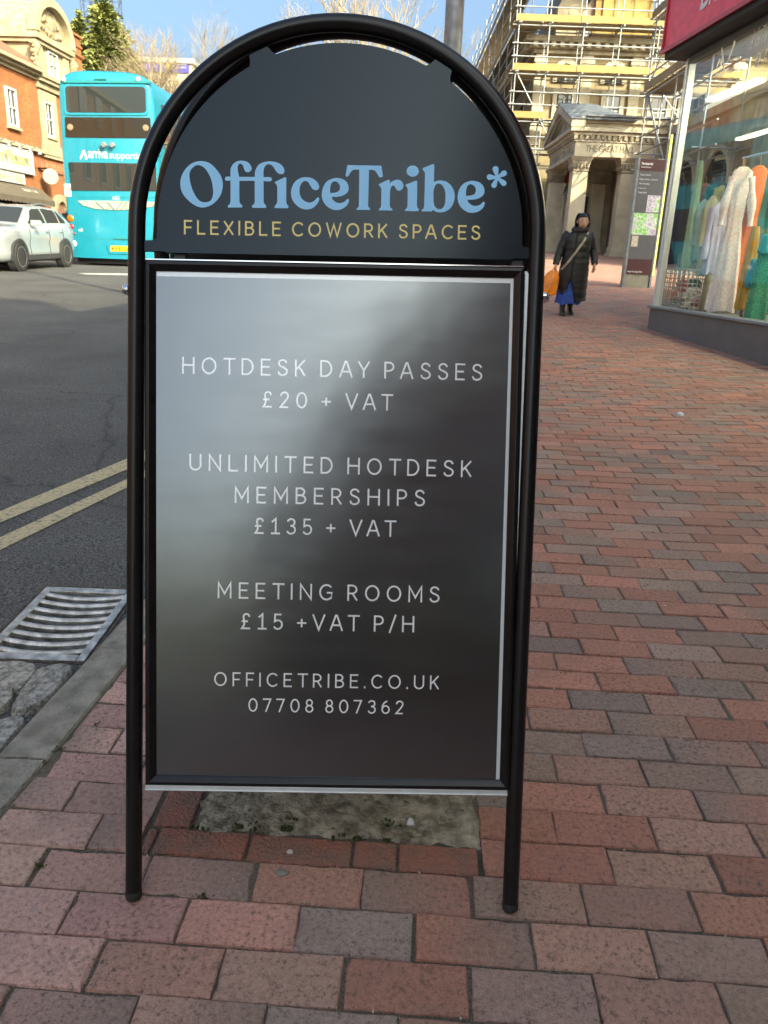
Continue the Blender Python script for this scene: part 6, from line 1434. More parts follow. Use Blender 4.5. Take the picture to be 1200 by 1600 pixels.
def corner_building():
    s1 = 7.15; s0 = -12.5
    t = thing('brick_building', 'orange brick building with carved stone dormer, cafe awning and arched door', 'building', lp(2, 0, 1.0))
    mb = MB(); mb.box((s0, -11, -.6), (s1, 0, 7.30), fr=lp); mb.build('wall', OBRICK, t)
    zc = 7.28
    mb = MB(); mb.box((s0, -.1, zc), (3.92, .10, zc + .12), fr=lp); mb.box((s0, -.1, zc + .12), (3.92, .28, zc + .22), fr=lp); mb.box((s0, -.1, zc + .22), (3.92, .46, zc + .36), fr=lp); mb.build('eaves_cornice', CREAM, t, bevel=.015)
    mb = MB(); mb.add([lp(s0, .42, zc + .38), lp(3.95, .42, zc + .38), lp(3.95, -4.6, 10.6), lp(s0, -4.6, 10.6), lp(s0, -9, zc + .3), lp(3.95, -9, zc + .3)], [(0, 1, 2, 3), (3, 2, 5, 4), (1, 5, 2)]); mb.add([lp(3.95, -.3, zc + .3), lp(s1, -.3, zc + .3), lp(s1, -4.4, 10.2), lp(3.95, -4.4, 10.2), lp(s1, -9, zc + .3)], [(0, 1, 2, 3), (1, 4, 2)]); mb.build('roof', TILE, t, fix=False)
    mb = MB(); mb.box((-6, -8, 7.3), (2.6, -2.6, 10.05), fr=lp); mb.box((-6, -8, 10.05), (2.75, -2.35, 10.25), fr=lp, m=1); mb.build('attic_block', [RBRICK, CREAM], t)
    # stone bay on the right with the great dormer above
    a0, a1 = 4.05, 7.10
    mb = MB(); mb.box((a0, 0, 7.05), (a1, .12, 7.28), fr=lp); mb.box((a0 - .05, 0, 7.28), (a1 + .05, .26, 7.42), fr=lp); mb.box((a0 - .1, 0, 7.42), (a1 + .1, .34, 7.56), fr=lp); mb.build('bay_cornice', CREAM, t, bevel=.015)
    d = MB(); d.box((a0 + .15, -3.2, 7.3), (a1 - .15, .02, 8.75), fr=lp); do = d.build('dormer', CREAM, t)
    mb = MB()
    mb.box((a0 + .15, .02, 7.56), (a0 + .62, .12, 8.72), fr=lp); mb.box((a1 - .62, .02, 7.56), (a1 - .15, .12, 8.72), fr=lp); mb.box((a0 - .12, -3.2, 8.76), (a1 + .12, .30, 8.98), fr=lp); mb.box((a0 - .02, -3.2, 8.62), (a1 + .02, .2, 8.75), fr=lp); mb.build('dormer_entablature', CREAM, do, bevel=.015)
    cm = (a0 + a1) / 2; hw = (a1 - a0) / 2 + .16; rise = 1.45
    arc = [(cm + hw * math.cos(q), 8.99 + rise * math.sin(q)) for q in np.linspace(0, math.pi, 33)]; arci = [(cm + (hw - .30) * math.cos(q), 8.99 + (rise - .30) * math.sin(q)) for q in np.linspace(math.pi, 0, 33)]
    fr = lambda a, bb, dd: lp(a, dd, bb)
    mb = MB(); mb.prism(arc + arci, -.05, .34, fr); mb.build('segmental_pediment', CREAM, do, bevel=.02)
    mb = MB(); mb.prism([(cm + (hw - .10) * math.cos(q), 8.99 + (rise - .10) * math.sin(q)) for q in np.linspace(0, math.pi, 33)], -3.2, -.05, fr); mb.build('barrel_roof', mat('weathered_barrel_roof', (.24, .19, .12), .9, col2=(.42, .34, .22), scale=5, bump=.6, bscale=14), do, smooth=40)
    mb = MB(); mb.prism([(cm + (hw - .28) * math.cos(q), 8.99 + (rise - .28) * math.sin(q)) for q in np.linspace(0, math.pi, 33)], -.06, .05, fr)
    rng = random.Random(5)
    for k in range(26):
        q = rng.uniform(.3, 2.8); r = rng.uniform(.1, .75); a, z = cm + (hw - .4) * r * math.cos(q), 9.1 + (rise - .5) * r * math.sin(q); mb.lathe([(.12, -.02), (.10, .06), (.03, .11)], lp(a, .05, z), LN, 7)
    mb.lathe([(.30, 0), (.26, .1), (.1, .16)], lp(cm, .05, 9.55), LN, 12); mb.build('carved_tympanum', CREAMD, do, smooth=40)
    for a in (a0 + .02, a1 - .02):
        mb = MB(); R = []
        sg = -1 if a < cm else 1
        for z, o, r in ((8.6, .22, .20), (8.45, .30, .22), (8.25, .24, .17), (8.05, .16, .13), (7.85, .20, .17), (7.68, .26, .20), (7.58, .22, .12)): R.append([lp(a + sg * (.12 + r * .55 * math.cos(q)), o - .1 + r * math.sin(q), z) for q in np.linspace(0, 2 * math.pi, 11)[:-1]])
        mb.loft(R, True)
        for k in range(9): mb.lathe([(.09, -.03), (.08, .05), (.02, .09)], lp(a + sg * (.1 + .12 * (k % 3)), .12 + .04 * (k % 2), 7.75 + .1 * k), LN, 6)
        mb.build('scroll_bracket', CREAMD, do, smooth=40)
    sash(cm - .42, cm + .42, 7.62, 8.6, do)
    # first-floor windows
    q0, q1 = lpx(7, 140), lpx(27, 204); sash(q0[0] - .05, q1[0] + .05, 5.28, 6.62, t)
    for s in (-2.2, -6.2, -10): sash(s, s + .95, 5.28, 6.62, t)
    w0, w1 = lpx(63, 185)[0], lpx(87, 195)[0]
    mb = MB(); mb.box((w0 - .05, .0, 5.02), (w0 + .28, .10, 6.98), fr=lp); mb.box((w1 - .28, 0, 5.02), (w1 + .05, .1, 6.98), fr=lp); mb.box((w0 + .28, 0, 6.66), (w1 - .28, .098, 6.98), fr=lp); mb.box((w0 + .28, 0, 5.02), (w1 - .28, .098, 5.32), fr=lp); mb.box((w0 - .12, 0, 4.62), (w1 + .12, .13, 5.019), fr=lp); mb.build('bay_surround', CREAM, t, bevel=.015)
    sash(w0 + .29, w1 - .29, 5.33, 6.65, t)
    # brick pier with joints, string course above the shops
    p0, p1 = lpx(38, 150)[0], lpx(52, 160)[0]
    mb = MB(); mb.box((p0, 0, 4.75), (p1, .14, 7.03), fr=lp); mb.build('pier', OBRICK, t, bevel=.01)
    mb = MB(); mb.box((s0, 0, 4.60), (4.0, .22, 4.74), fr=lp); mb.box((4.0, 0, 4.50), (s1, .12, 4.6), fr=lp); mb.build('string_course', CREAM, t, bevel=.01)
    # shop signs
    o = .16; e0 = lpx(52, 240, o)[0]
    mb = MB(); mb.box((s0, .0, 3.70), (e0, o, 4.58), fr=lp); sg = mb.build('fascia_board', WHITE, t, bevel=.01)
    mb = MB(); L = 3.25; A = lp(e0 - .35 - L, o, 3.98); B = lp(e0 - .35, o, 3.98); text_on(mb, 'Mount Pleasant', A, B, .42, (0, 0, 1), LN, .004, bold=.01); mb.build('fascia_lettering', mat('ochre_letters', (.42, .32, .10), .6, var=.1), sg)
    mb = MB()
    for k in range(6):
        s = e0 - .3 - k * .75; mb.tube([lp(s, o, 4.62), lp(s, o + .3, 4.7), lp(s, o + .42, 4.55)], .02, 6); mb.lathe([(.03, .08), (.10, -.06), (.02, -.04)], lp(s, o + .42, 4.5), (0, 0, 1), 8)
    mb.build('sign_lamps', ZINC, sg)
    e1 = lpx(40, 285, .1)[0]
    mb = MB(); mb.box((s0, .0, 3.29), (e1, .10, 3.68), fr=lp); s2 = mb.build('lower_sign', WHITE, t, bevel=.01)
    mb = MB(); text_on(mb, 'Sandwich Bar', lp(e1 - 2.5, .1, 3.36), lp(e1 - .12, .1, 3.36), .25, (0, 0, 1), LN, .004); mb.build('lower_lettering', mat('gold_letters', (.50, .36, .08), .6, col2=(.45, .12, .08), scale=3), s2)
    # awning
    a_e = 3.40
    mb = MB(); P = [[lp(s, .02 + .66 * (j / 6), 3.27 - .49 * (j / 6) + .03 * math.sin(math.pi * j / 6)) for j in range(7)] for s in np.linspace(-9, a_e, 24)]
    mb.sheet(P); mb.add([lp(a_e, .02, 3.27), lp(a_e, .68, 2.78), lp(a_e, .02, 2.78)], [(0, 1, 2)])
    V_ = []
    for k, s in enumerate(np.linspace(-9, a_e, 97)): V_.append([lp(s, .681, 2.78), lp(s, .685, 2.60 - (.045 if k % 2 else 0))])
    mb.sheet(V_); aw = mb.build('awning', AWN, t, fix=False); so_ = aw.modifiers.new('th', 'SOLIDIFY'); so_.thickness = .012
    mb = MB(); fA = np.array(lp(a_e - 1.9, .42, 2.99)); fB = np.array(lp(a_e - .75, .42, 2.99)); n_ = LN * .49 + np.array([0, 0, .66]); n_ /= np.linalg.norm(n_); text_on(mb, 'DESSERT CAFE', fA, fB, .15, (0, 0, 1), n_, .045); mb.build('awning_lettering', mat('awning_white', (.55, .53, .46), .7, var=0), aw)
    mb = MB(); mb.box((s0, .02, .6), (a_e - .1, .05, 2.9), fr=lp); mb.build('shopfront_glass', BLUEGLASS, t)
    mb = MB()
    for s in np.linspace(s0 + .5, a_e - .1, 9): mb.box((s - .06, .05, .6), (s + .06, .12, 2.9), fr=lp)
    mb.box((s0, .05, .5), (a_e - .1, .14, 1.35), fr=lp); mb.build('shopfront_frame', CREAM, t, bevel=.01)
    # band with letters, round sign, arched door
    mb = MB(); b0, b1 = lpx(63, 255, .1)[0], lpx(100, 268, .1)[0]; mb.box((b0, 0, 3.98), (b1, .08, 4.36), fr=lp); bd = mb.build('lettered_band', RBRICK, t)
    mb = MB(); text_on(mb, 'EUROPEAN', lp(b0 + .1, .08, 4.06), lp(b1 - .12, .08, 4.06), .24, (0, 0, 1), LN, .004); mb.build('band_lettering', mat('dull_gold', (.40, .26, .10), .6, var=.1), bd)
    c = lpx(79, 276, .5); mb = MB(); mb.lathe([(.001, -.04), (.29, -.04), (.31, 0), (.29, .04), (.001, .04)], lp(c[0], .5, c[1]), np.array([.6, -.8, 0]), 24); rs = mb.build('round_sign', mat('cream_sign', (.27, .25, .19), .6, var=.08), t, smooth=40)
    mb = MB(); ax = np.array([.6, -.8, 0]); tx = np.array([.8, .6, 0]); cc = lp(c[0], .5, c[1]) + ax * .042; text_on(mb, 'Treats', cc - tx * .25 - np.array([0, 0, .06]), cc + tx * .25 - np.array([0, 0, .06]), .15, (0, 0, 1), ax, .002, shear=.2); mb.build('sign_lettering', mat('rose_letters', (.5, .2, .18), .6, var=0), rs)
    mb = MB(); mb.tube([lp(c[0], .0, c[1] + .3), lp(c[0], .5, c[1] + .3)], .03, 8); mb.build('bracket', BLACKPAINT, rs)
    dm = (lpx(77, 320)[0] + lpx(103, 320)[0]) / 2 + .05; r = .70
    o_ = [(dm + r * math.cos(q), 2.35 + 1.15 * r * math.sin(q)) for q in np.linspace(0, math.pi, 21)]; i_ = [(dm + (r - .24) * math.cos(q), 2.35 + 1.15 * (r - .24) * math.sin(q)) for q in np.linspace(math.pi, 0, 21)]
    mb = MB(); mb.prism([(dm + r, .7)] + o_ + [(dm - r, .7), (dm - r + .24, .7)] + i_ + [(dm + r - .24, .7)], .0, .20, fr); ad = mb.build('arched_doorway', CREAM, t, bevel=.015)
    mb = MB(); mb.prism([(dm + r - .24, .7)] + i_[::-1] + [(dm - r + .24, .7)], .01, .04, fr); mb.build('door', mat('dusky_door', (.22, .11, .08), .6, var=.2), ad)
corner_building()
def chimney_house():
    t = thing('brick_house', 'lower brick house with tiled roof and tall banded chimney behind the bus', 'house', lp(11, -.3, 1.1))
    mb = MB(); mb.box((7.3, -9, -.3), (16.5, -.35, 6.6), fr=lp); mb.build('wall', OBRICK, t)
    mb = MB(); R = [(7.2, .05), (16.7, .05)]
    mb.prism([(.05, 6.55), (-.0, 6.72), (-4.6, 9.6), (-9.3, 6.7), (-9.3, 6.5)], 7.2, 16.7, lambda a, bb, d: lp(d, a, bb)); r = mb.build('roof', TILE, t)
    c0 = lpx(101, 80, -1.6); c1 = lpx(127, 84, -1.6); top = lpx(113, 50, -1.6)[1]; a, b = c0[0], c1[0]
    mb = MB(); mb.box((a, -2.5, 6.6), (b, -1.6, top - .12), fr=lp)
    for z, e in ((top - .12, .10), (top - .55, .06), (top - .95, .10), (top - 1.0, .05)): mb.box((a - e, -2.5 - e, z), (b + e, -1.6 + e, z + .12), fr=lp)
    mb.build('chimney', OBRICK, r, bevel=.01)
    for k in range(3):
        mb = MB(); mb.lathe([(.13, 0), (.12, .35), (.15, .38), (.14, .44), (.09, .44)], lp(a + .3 + k * (b - a - .6) / 2, -2.05, top), (0, 0, 1), 12); mb.build('chimney_pot', TILE, r, smooth=40)
    mb = MB(); mb.box((7.3, -.35, 6.55), (8.0, -.1, 9.2), fr=lp); mb.prism([(-.0, 6.75), (-4.6, 9.75), (-4.6, 9.95), (-.0, 7.0)], 7.16, 7.36, lambda a, bb, d: lp(d, a, bb)); mb.build('verge', CREAM, r)
    for s in (9, 11.5, 14): sash(s, s + .9, 4.6, 6.0, t)
chimney_house()

# ------------------------------------------------------------------ far building with the purple banner
def banner_building():
    y = 70; A = at_y(196, 96, y); B = at_y(300, 95, y); t = thing('office_building', 'pale flat-roofed building with a purple banner beyond the bus', 'building', ((A[0] + B[0]) / 2, y, 2.2))
    zt = A[2]; mb = MB(); mb.box((A[0] - 3, y, 1), (B[0], y + 14, zt)); mb.build('wall', mat('cream_render', (.44, .39, .30), .8, var=.08, scale=.8), t)
    mb = MB(); mb.box((A[0] - 3.2, y - .2, zt), (B[0] + .2, y + 14, zt + .35)); mb.build('parapet', WHITE, t)
    h = at_y(250, 113, y)[2]
    mb = MB(); mb.box((A[0], y - .12, h), (B[0] - .25, y - .02, zt - .1)); b = mb.build('banner', mat('purple_banner', (.055, .05, .30), .6, var=.08), t)
    mb = MB(); hh = (zt - .1 - h); c = at_y(263, 104, y); mb.lathe([(.001, 0), (hh * .36, 0), (hh * .36, .03), (.001, .03)], (c[0], y - .13, c[2]), (0, -1, 0), 20); mb.build('yellow_emblem', mat('emblem_yellow', (.75, .48, .04), .6, var=0), b)
    mb = MB(); c1 = at_y(271, 101, y); c2 = at_y(291, 101, y); text_on(mb, 'Wallace', (c1[0], y - .12, c1[2] - .05), (c2[0], y - .12, c1[2] - .05), hh * .30, (0, 0, 1), (0, -1, 0), .02, bold=.01); text_on(mb, '& Towers', (c1[0], y - .12, c1[2] - hh * .48), (c2[0], y - .12, c1[2] - hh * .48), hh * .30, (0, 0, 1), (0, -1, 0), .02, bold=.01)
    c1 = at_y(215, 106, y); c2 = at_y(244, 106, y); text_on(mb, 'Wallace', (c1[0], y - .12, c1[2]), (c2[0], y - .12, c1[2]), hh * .34, (0, 0, 1), (0, -1, 0), .02, bold=.01); mb.build('banner_lettering', WHITE, b)
    for k in range(5):
        x = A[0] + .5 + k * 1.25; mb = MB(); mb.box((x, y - .06, h - 2.4), (x + .8, y - .02, h - .9)); w = mb.build('window', WHITE, t); mb = MB(); mb.box((x + .08, y - .075, h - 2.3), (x + .72, y - .061, h - 1.0)); mb.build('pane', BLUEGLASS, w)
banner_building()

# ------------------------------------------------------------------ trees and the lattice mast
CONI = mat('conifer_foliage', (.10, .125, .035), .8, col2=(.24, .25, .075), scale=1.2, vlo=.3, vhi=.7); BARK = mat('bark', (.10, .080, .06), .9, col2=(.19, .155, .115), scale=8, bump=.6, bscale=30); TWIG = mat('bare_twigs', (.20, .155, .10), .9, col2=(.30, .24, .155), scale=2)
def conifer(u, v, y, rad, label, seed, ground=2.0):
    top = at_y(u, v, y); rng = np.random.default_rng(seed); x = top[0]; H = top[2] - ground
    t = thing('conifer_tree', label, 'tree', (x, y, ground), 'trees behind the buildings')
    mb = MB(); mb.tube([(x, y, ground - .5), (x, y, ground + H * .6), (x, y, top[2])], [.3, .16, .02], 8); mb.build('trunk', BARK, t, smooth=60)
    mb = MB(); n = int(H * 60)
    for i in range(n):
        q = rng.random() ** .8 * .62; z = top[2] - H * .96 * q; L = rad * (q ** .8) * rng.uniform(.55, 1.15) + .12; az = rng.uniform(0, 2 * math.pi); dirh = np.array([math.cos(az), math.sin(az), 0]); side = np.array([-dirh[1], dirh[0], 0])
        k = max(6, int(L * 13))
        for j in range(k):
            f = (j + rng.random()) / k; p = np.array([x, y, z]) + dirh * L * f + np.array([0, 0, .25 * L * f - .55 * L * f * f]) + side * rng.normal(0, .10 * L) + np.array([0, 0, rng.normal(0, .08)])
            s = rng.uniform(.08, .18); a = dirh * s * rng.uniform(.8, 1.6) + np.array([0, 0, rng.uniform(-.5, .2) * s]); b = side * s * .5 + np.array([0, 0, rng.normal(0, .4) * s])
            mb.add([p - a - b * .3, p - b, p + a, p + b], [(0, 1, 2, 3)])
    mb.build('crown', CONI, t, fix=False)
conifer(160, -18, 56, 6.2, 'tallest dark green conifer rising above the bus roof', 1)
conifer(121, 18, 58, 4.2, 'small pointed conifer between the chimney and the tall conifer', 2)
conifer(186, 48, 60, 5.0, 'shorter bushy conifer on the right side of the tall one', 3)
def bare_tree(x, y, ground, H, label, seed, spread=.62, depth=6, r0=.22, nb=3):
    rng = random.Random(seed); t = thing('bare_tree', label, 'tree', (x, y, ground), 'trees behind the buildings')
    tr, cr = MB(), MB()
    def grow(p, d, L, r, k):
        pts = [p]; q = p.copy(); dd = d.copy()
        for i in range(3):
            dd = dd + np.array([rng.gauss(0, .12), rng.gauss(0, .12), rng.gauss(.04, .07)]); dd /= np.linalg.norm(dd); q = q + dd * L / 3; pts.append(q.copy())
        (tr if k == depth else cr).tube(pts, [r, r * .88, r * .76, r * .64], 8 if k == depth else (5 if k > 3 else 3), cap=False)
        if k == 0: return
        for i in range(nb + (1 if rng.random() < .4 else 0)):
            ax = np.array([rng.gauss(0, 1), rng.gauss(0, 1), rng.gauss(0, .5)]); nd = dd + ax / np.linalg.norm(ax) * spread * rng.uniform(.7, 1.3); nd[2] += .12; nd /= np.linalg.norm(nd)
            b = pts[rng.choice((1, 2, 3, 3))] if k < depth else pts[rng.choice((2, 3, 3))]
            grow(b, nd, L * rng.uniform(.62, .80), r * .58, k - 1)
    grow(np.array([x, y, ground - .3]), np.array([0, 0, 1.0]), H * .27, r0, depth)
    tr.build('trunk', BARK, t, smooth=60); cr.build('branches', TWIG, t, fix=False)
p = at_y(243, 120, 50); bare_tree(p[0], 50, 2.0, 15.0, 'bare pale-twigged tree in front of the purple banner', 4, depth=7, nb=3, r0=.2)
p = at_y(152, 150, 48); bare_tree(p[0], 48, 1.8, 13.0, 'bare yellowish tree tangled in front of the conifers', 8, r0=.16)
p = at_y(640, 120, 62); bare_tree(p[0], 62, 2.2, 25, 'tall bare tree whose top shows above the middle of the dome', 11, r0=.35)
p = at_y(700, 140, 70); bare_tree(p[0] + 1, 70, 2.4, 20, 'bare tree seen behind the lamp post', 14)
def mast(u, y, label, seed, z0=2):
    a = at_y(u, 45, y); t = thing('lattice_mast', label, 'lattice mast', (a[0], y, z0), 'lattice masts beyond the trees'); w = .38
    m_ = mat('mast_steel', (.07, .09, .14), .6, metal=.2, var=.1); top = a[2] + 9
    mb = MB(); cs = [(-w, -w), (w, -w), (w, w), (-w, w)]
    for sx, sy in cs: mb.bar((a[0] + sx, y + sy, z0), (a[0] + sx, y + sy, top), .07, .07)
    mb.build('legs', m_, t); mb = MB(); z = z0; k = 0
    while z < top - 1:
        for i in range(4):
            p, q = cs[i], cs[(i + 1) % 4]; f = (p, q) if k % 2 else (q, p)
            mb.bar((a[0] + f[0][0], y + f[0][1], z), (a[0] + f[1][0], y + f[1][1], z + 1), .04, .04); mb.bar((a[0] + p[0], y + p[1], z), (a[0] + q[0], y + q[1], z), .04, .04)
        z += 1; k += 1
    mb.build('bracing', m_, t)
mast(138, 75, 'grey lattice mast left of the tall conifer', 1); mast(183, 75, 'grey lattice mast right of the tall conifer', 2)
# ------------------------------------------------------------------ double-decker bus, seen from behind
TURQ = mat('turquoise_paint', (.003, .185, .265), .28, var=.04, scale=2, coat=.6); TURQD = mat('turquoise_shut_line', (.006, .17, .19), .5, var=.05)
BUSGLASS = mirror_glass('bus_glass', (1, 1, 1), 1.7, .01, (.022, .026, .026)); BANDG = mirror_glass('black_glazed_panel', (1, 1, 1), 1.5, .03, (.022, .017, .013))
AMBER = mat('amber_lens', (.36, .10, .006), .3, var=0, coat=.5); REDL = mat('red_lens', (.26, .008, .010), .3, var=0, coat=.5); CLEAR = mat('clear_lens', (.62, .64, .62), .2, var=0, coat=.5)
def bus():
    BY = 23.0; cpx = lambda u, v, d=0.0: at_y(u, v, BY - d)
    xl = cpx(97, 260)[0]; xr = cpx(247, 260)[0]; zb = cpx(112, 403)[2]; zt = cpx(150, 109)[2]; gy = lambda y: gz(-8, y)
    t = thing('double_decker_bus', 'turquoise double-decker bus seen from behind on the road', 'bus', ((xl + xr) / 2, BY + 5, gy(BY + 5)))
    xm = (xl + xr) / 2; hw = (xr - xl) / 2; Lb = 10.4
    def prof(e=0.0):
        pts = [(-hw + e + .02, zb + .02), (hw - e - .02, zb + .02), (hw - e, zb + .25), (hw - e - .0, zb + (zt - zb) * .55), (hw - e - .05, zt - .62)]
        for q in np.linspace(0, math.pi, 19): pts.append(((hw - e - .06) * math.copysign(abs(math.cos(q)) ** .55, math.cos(q)), zt - .62 + (.62 - e) * math.sin(q) ** .62))
        pts += [(-hw + e + .05, zt - .62), (-hw + e, zb + (zt - zb) * .55), (-hw + e, zb + .25)]
        return pts
    m = MB(); R = []
    slope = (gy(BY + Lb) - gy(BY)) / Lb
    for d, e in ((0, .10), (.02, .045), (.07, .012), (.16, 0), (Lb - .3, 0), (Lb - .05, .05), (Lb, .14)): R.append([(xm + p[0], BY + d, p[1] + slope * d) for p in prof(e)])
    m.loft(R, True); body = m.build('body', TURQ, t, smooth=35)
    def panel(name, pts, m_, par, d0=.004, d1=.03, bevel=.004, r=0):
        P = [cpx(*q) for q in pts]; P2 = [(p[0], p[2]) for p in P]
        if r:
            out = []
            n = len(P2)
            for i in range(n):
                p0, p1, p2 = np.array(P2[i - 1]), np.array(P2[i]), np.array(P2[(i + 1) % n]); a = p1 + (p0 - p1) / np.linalg.norm(p0 - p1) * r; c = p1 + (p2 - p1) / np.linalg.norm(p2 - p1) * r
                for k in range(6): q = k / 5; out.append(tuple((1 - q)**2 * a + 2 * q * (1 - q) * p1 + q * q * c))
            P2 = out
        mb = MB(); mb.prism(P2, -d1, -d0, lambda a, b, d: (a, BY + d, b)); return mb.build(name, m_, par, bevel=bevel)
    # upper rear window in its raised frame
    panel('window_frame', [(99, 131), (231, 132), (233, 181), (101, 180)], TURQ, body, .0, .03, .01, .12)
    w = panel('upper_rear_window', [(102.5, 135), (227.5, 136), (229, 176.5), (105, 176)], BUSGLASS, t, .031, .040, .002, .10)
    panel('glazed_band', [(101.8, 183), (235, 184), (237, 216), (103, 214.5)], BANDG, t, .004, .022, .002, .02)
    panel('lower_rear_window', [(107, 253.5), (244, 256), (245, 298.5), (112, 297.5)], BUSGLASS, t, .004, .024, .002, .05)
    for u, v in ((110, 199), (228, 200)):
        c = cpx(u, v); mb = MB(); mb.lathe([(.001, 0), (.085, 0), (.075, .02), (.001, .025)], (c[0], BY - .022, c[2]), (0, -1, 0), 16); mb.build('round_lamp', mat('smoked_lens', (.20, .15, .10), .3, var=0, coat=.5), t, smooth=40)
    for u in (164.5, 177.5):
        c = cpx(u, 227); mb = MB(); mb.lathe([(.055, -.02), (.052, .10), (.075, .12), (.07, .16), (.03, .17), (.001, .165)], (c[0], BY, c[2]), (0, -1, 0), 14); mb.build('camera_stub', ZINC, t, smooth=40)
    # lip over the top window, marker lamps
    panel('roof_lip', [(97, 126), (238, 127), (238, 131), (99, 130)], TURQD, t, .0, .05, .008)
    for u in (101, 217): c = cpx(u, 126); mb = MB(); mb.lathe([(.001, .03), (.05, .02), (.06, 0)], (c[0], BY - .05, c[2] + .03), (0, -1, 0), 12); mb.build('marker_lamp', CLEAR, t, smooth=40)
    panel('roof_vent', [(149, 122.5), (167, 122.5), (167, 125), (149, 125)], TURQD, t, .0, .06)
    # crescent engine vent
    up = [(121, 314), (140, 313.5), (183, 314), (226, 315), (245, 316)]; lo = [(238, 323), (214, 327), (183, 328.5), (150, 326.5), (130, 321)]
    v_ = panel('engine_vent', up + lo, mat('vent_silver', (.40, .36, .28), .5, metal=.3, var=.2, scale=10), t, .003, .02, .003)
    for a, b in (((150, 315), (163, 326)), ((168, 315), (180, 328)), ((183, 327), (192, 315)), ((200, 315), (190, 328)), ((206, 327), (216, 316))): 
        P, Q = cpx(*a), cpx(*b); mb = MB(); mb.bar((P[0], BY - .022, P[2]), (Q[0], BY - .022, Q[2]), .015, .05, up=(0, 1, 0)); mb.build('vent_slat', TURQD, v_)
    for a, b in (((122, 366), (150, 373)), ((150, 373), (240, 373)), ((122, 300), (122, 402)), ((121, 308), (246, 309))):
        P, Q = cpx(*a), cpx(*b); mb = MB(); mb.bar((P[0], BY - .003, P[2]), (Q[0], BY - .003, Q[2]), .012, .014, up=(0, 1, 0)); mb.build('shut_line', TURQD, body)
    for u, v, r, m_, nm in ((110, 341, .095, AMBER, 'indicator_lamp'), (111.5, 354, .075, REDL, 'brake_lamp'), (116.5, 365, .03, REDL, 'reflector'), (115.5, 380.5, .085, CLEAR, 'reversing_lamp'), (245, 342, .095, AMBER, 'indicator_lamp'), (246, 355, .075, REDL, 'brake_lamp'), (247, 382, .085, CLEAR, 'reversing_lamp')):
        c = cpx(u, v); mb = MB(); mb.lathe([(r * 1.0, -.01), (r * .97, .012), (r * .85, .022), (r * .5, .030), (.001, .032)], (c[0], BY, c[2]), (0, -1, 0), 18); mb.build(nm, m_, t, smooth=40)
    pl = panel('number_plate', [(173.5, 384), (213, 385), (213, 393.5), (173.5, 392.5)], mat('plate_yellow', (.72, .40, .02), .45, var=.05), t, .03, .045, .003)
    panel('plate_recess', [(166, 382), (220, 383), (217, 398), (171, 397)], TURQ, body, .0, .028, .01, .05)
    mb = MB(); A, B = cpx(176, 391.3), cpx(211, 392); text_on(mb, 'KX61 LGA', (A[0], BY - .045, A[2]), (B[0], BY - .045, A[2]), .105, (0, 0, 1), (0, -1, 0), .002, bold=.012); mb.build('plate_lettering', BLACKPLASTIC, pl)
    mb = MB(); A, B = cpx(138, 246.5), cpx(169, 247.5); text_on(mb, 'arriva', (A[0], BY, A[2]), (B[0], BY, A[2]), .25, (0, 0, 1), (0, -1, 0), .006, bold=.012)
    # emblem: an open slanted A shape
    fE = lambda q: (lambda p: (p[0], BY - .006, p[2]))(cpx(*q))
    mb.add([fE(q) for q in ((125.5, 250), (125, 246), (129, 235), (132, 234), (136.5, 246), (136.5, 249), (132, 249.5), (133.5, 246), (131, 240), (129, 245.5))], [tuple(range(10))])
    mb.build('operator_lettering', WHITE, body)
    mb = MB(); A, B = cpx(171, 247), cpx(228, 249); text_on(mb, 'supporting', (A[0], BY, A[2]), (B[0], BY, A[2]), .17, (0, 0, 1), (0, -1, 0), .006, bold=.02); mb.build('grey_lettering', mat('grey_vinyl', (.26, .36, .37), .6, var=0), body)
    mb = MB()
    for u, v, s, w_, h_ in ((176, 312, '6404', 11, .10), (122, 361.5, 'wifi', 8, .09)): A, B = cpx(u, v), cpx(u + w_, v + .3); text_on(mb, s, (A[0], BY, A[2]), (B[0], BY, A[2]), h_, (0, 0, 1), (0, -1, 0), .006, bold=.01)
    mb.build('small_lettering', WHITE, body)
    c = cpx(106, 297); mb = MB(); mb.box((c[0] - .09, BY - .012, c[2] - .16), (c[0] + .09, BY - .004, c[2] + .16)); mb.build('sticker', mat('white_red_sticker', (.72, .68, .66), .5, col2=(.6, .2, .18), scale=6, vlo=.55, vhi=.6), body)
    mb = MB(); c = cpx(190, 372); mb.box((c[0] - .2, BY - .03, c[2] - .03), (c[0] + .2, BY - .004, c[2] + .03)); mb.build('catch', TURQD, body)
    # side windows on the right flank
    for zc0, zc1, n, nm in ((zb + (zt - zb) * .62, zb + (zt - zb) * .86, 7, 'upper_side_window'), (zb + (zt - zb) * .24, zb + (zt - zb) * .46, 7, 'lower_side_window')):
        for k in range(n):
            y0 = BY + .75 + k * 1.36; mb = MB(); s = slope * (y0 - BY)
            mb.box((xr - .004 - (.035 if 'upper' in nm else 0), y0, zc0 + s), (xr + .012 - (.02 if 'upper' in nm else 0), y0 + 1.27, zc1 + s)); mb.build(nm, BUSGLASS, t, bevel=.004)
    mb = MB(); mb.box((xl + .15, BY + .2, zb - .12), (xr - .15, BY + 1.2, zb + .03)); mb.build('underbody', BLACKPLASTIC, t)
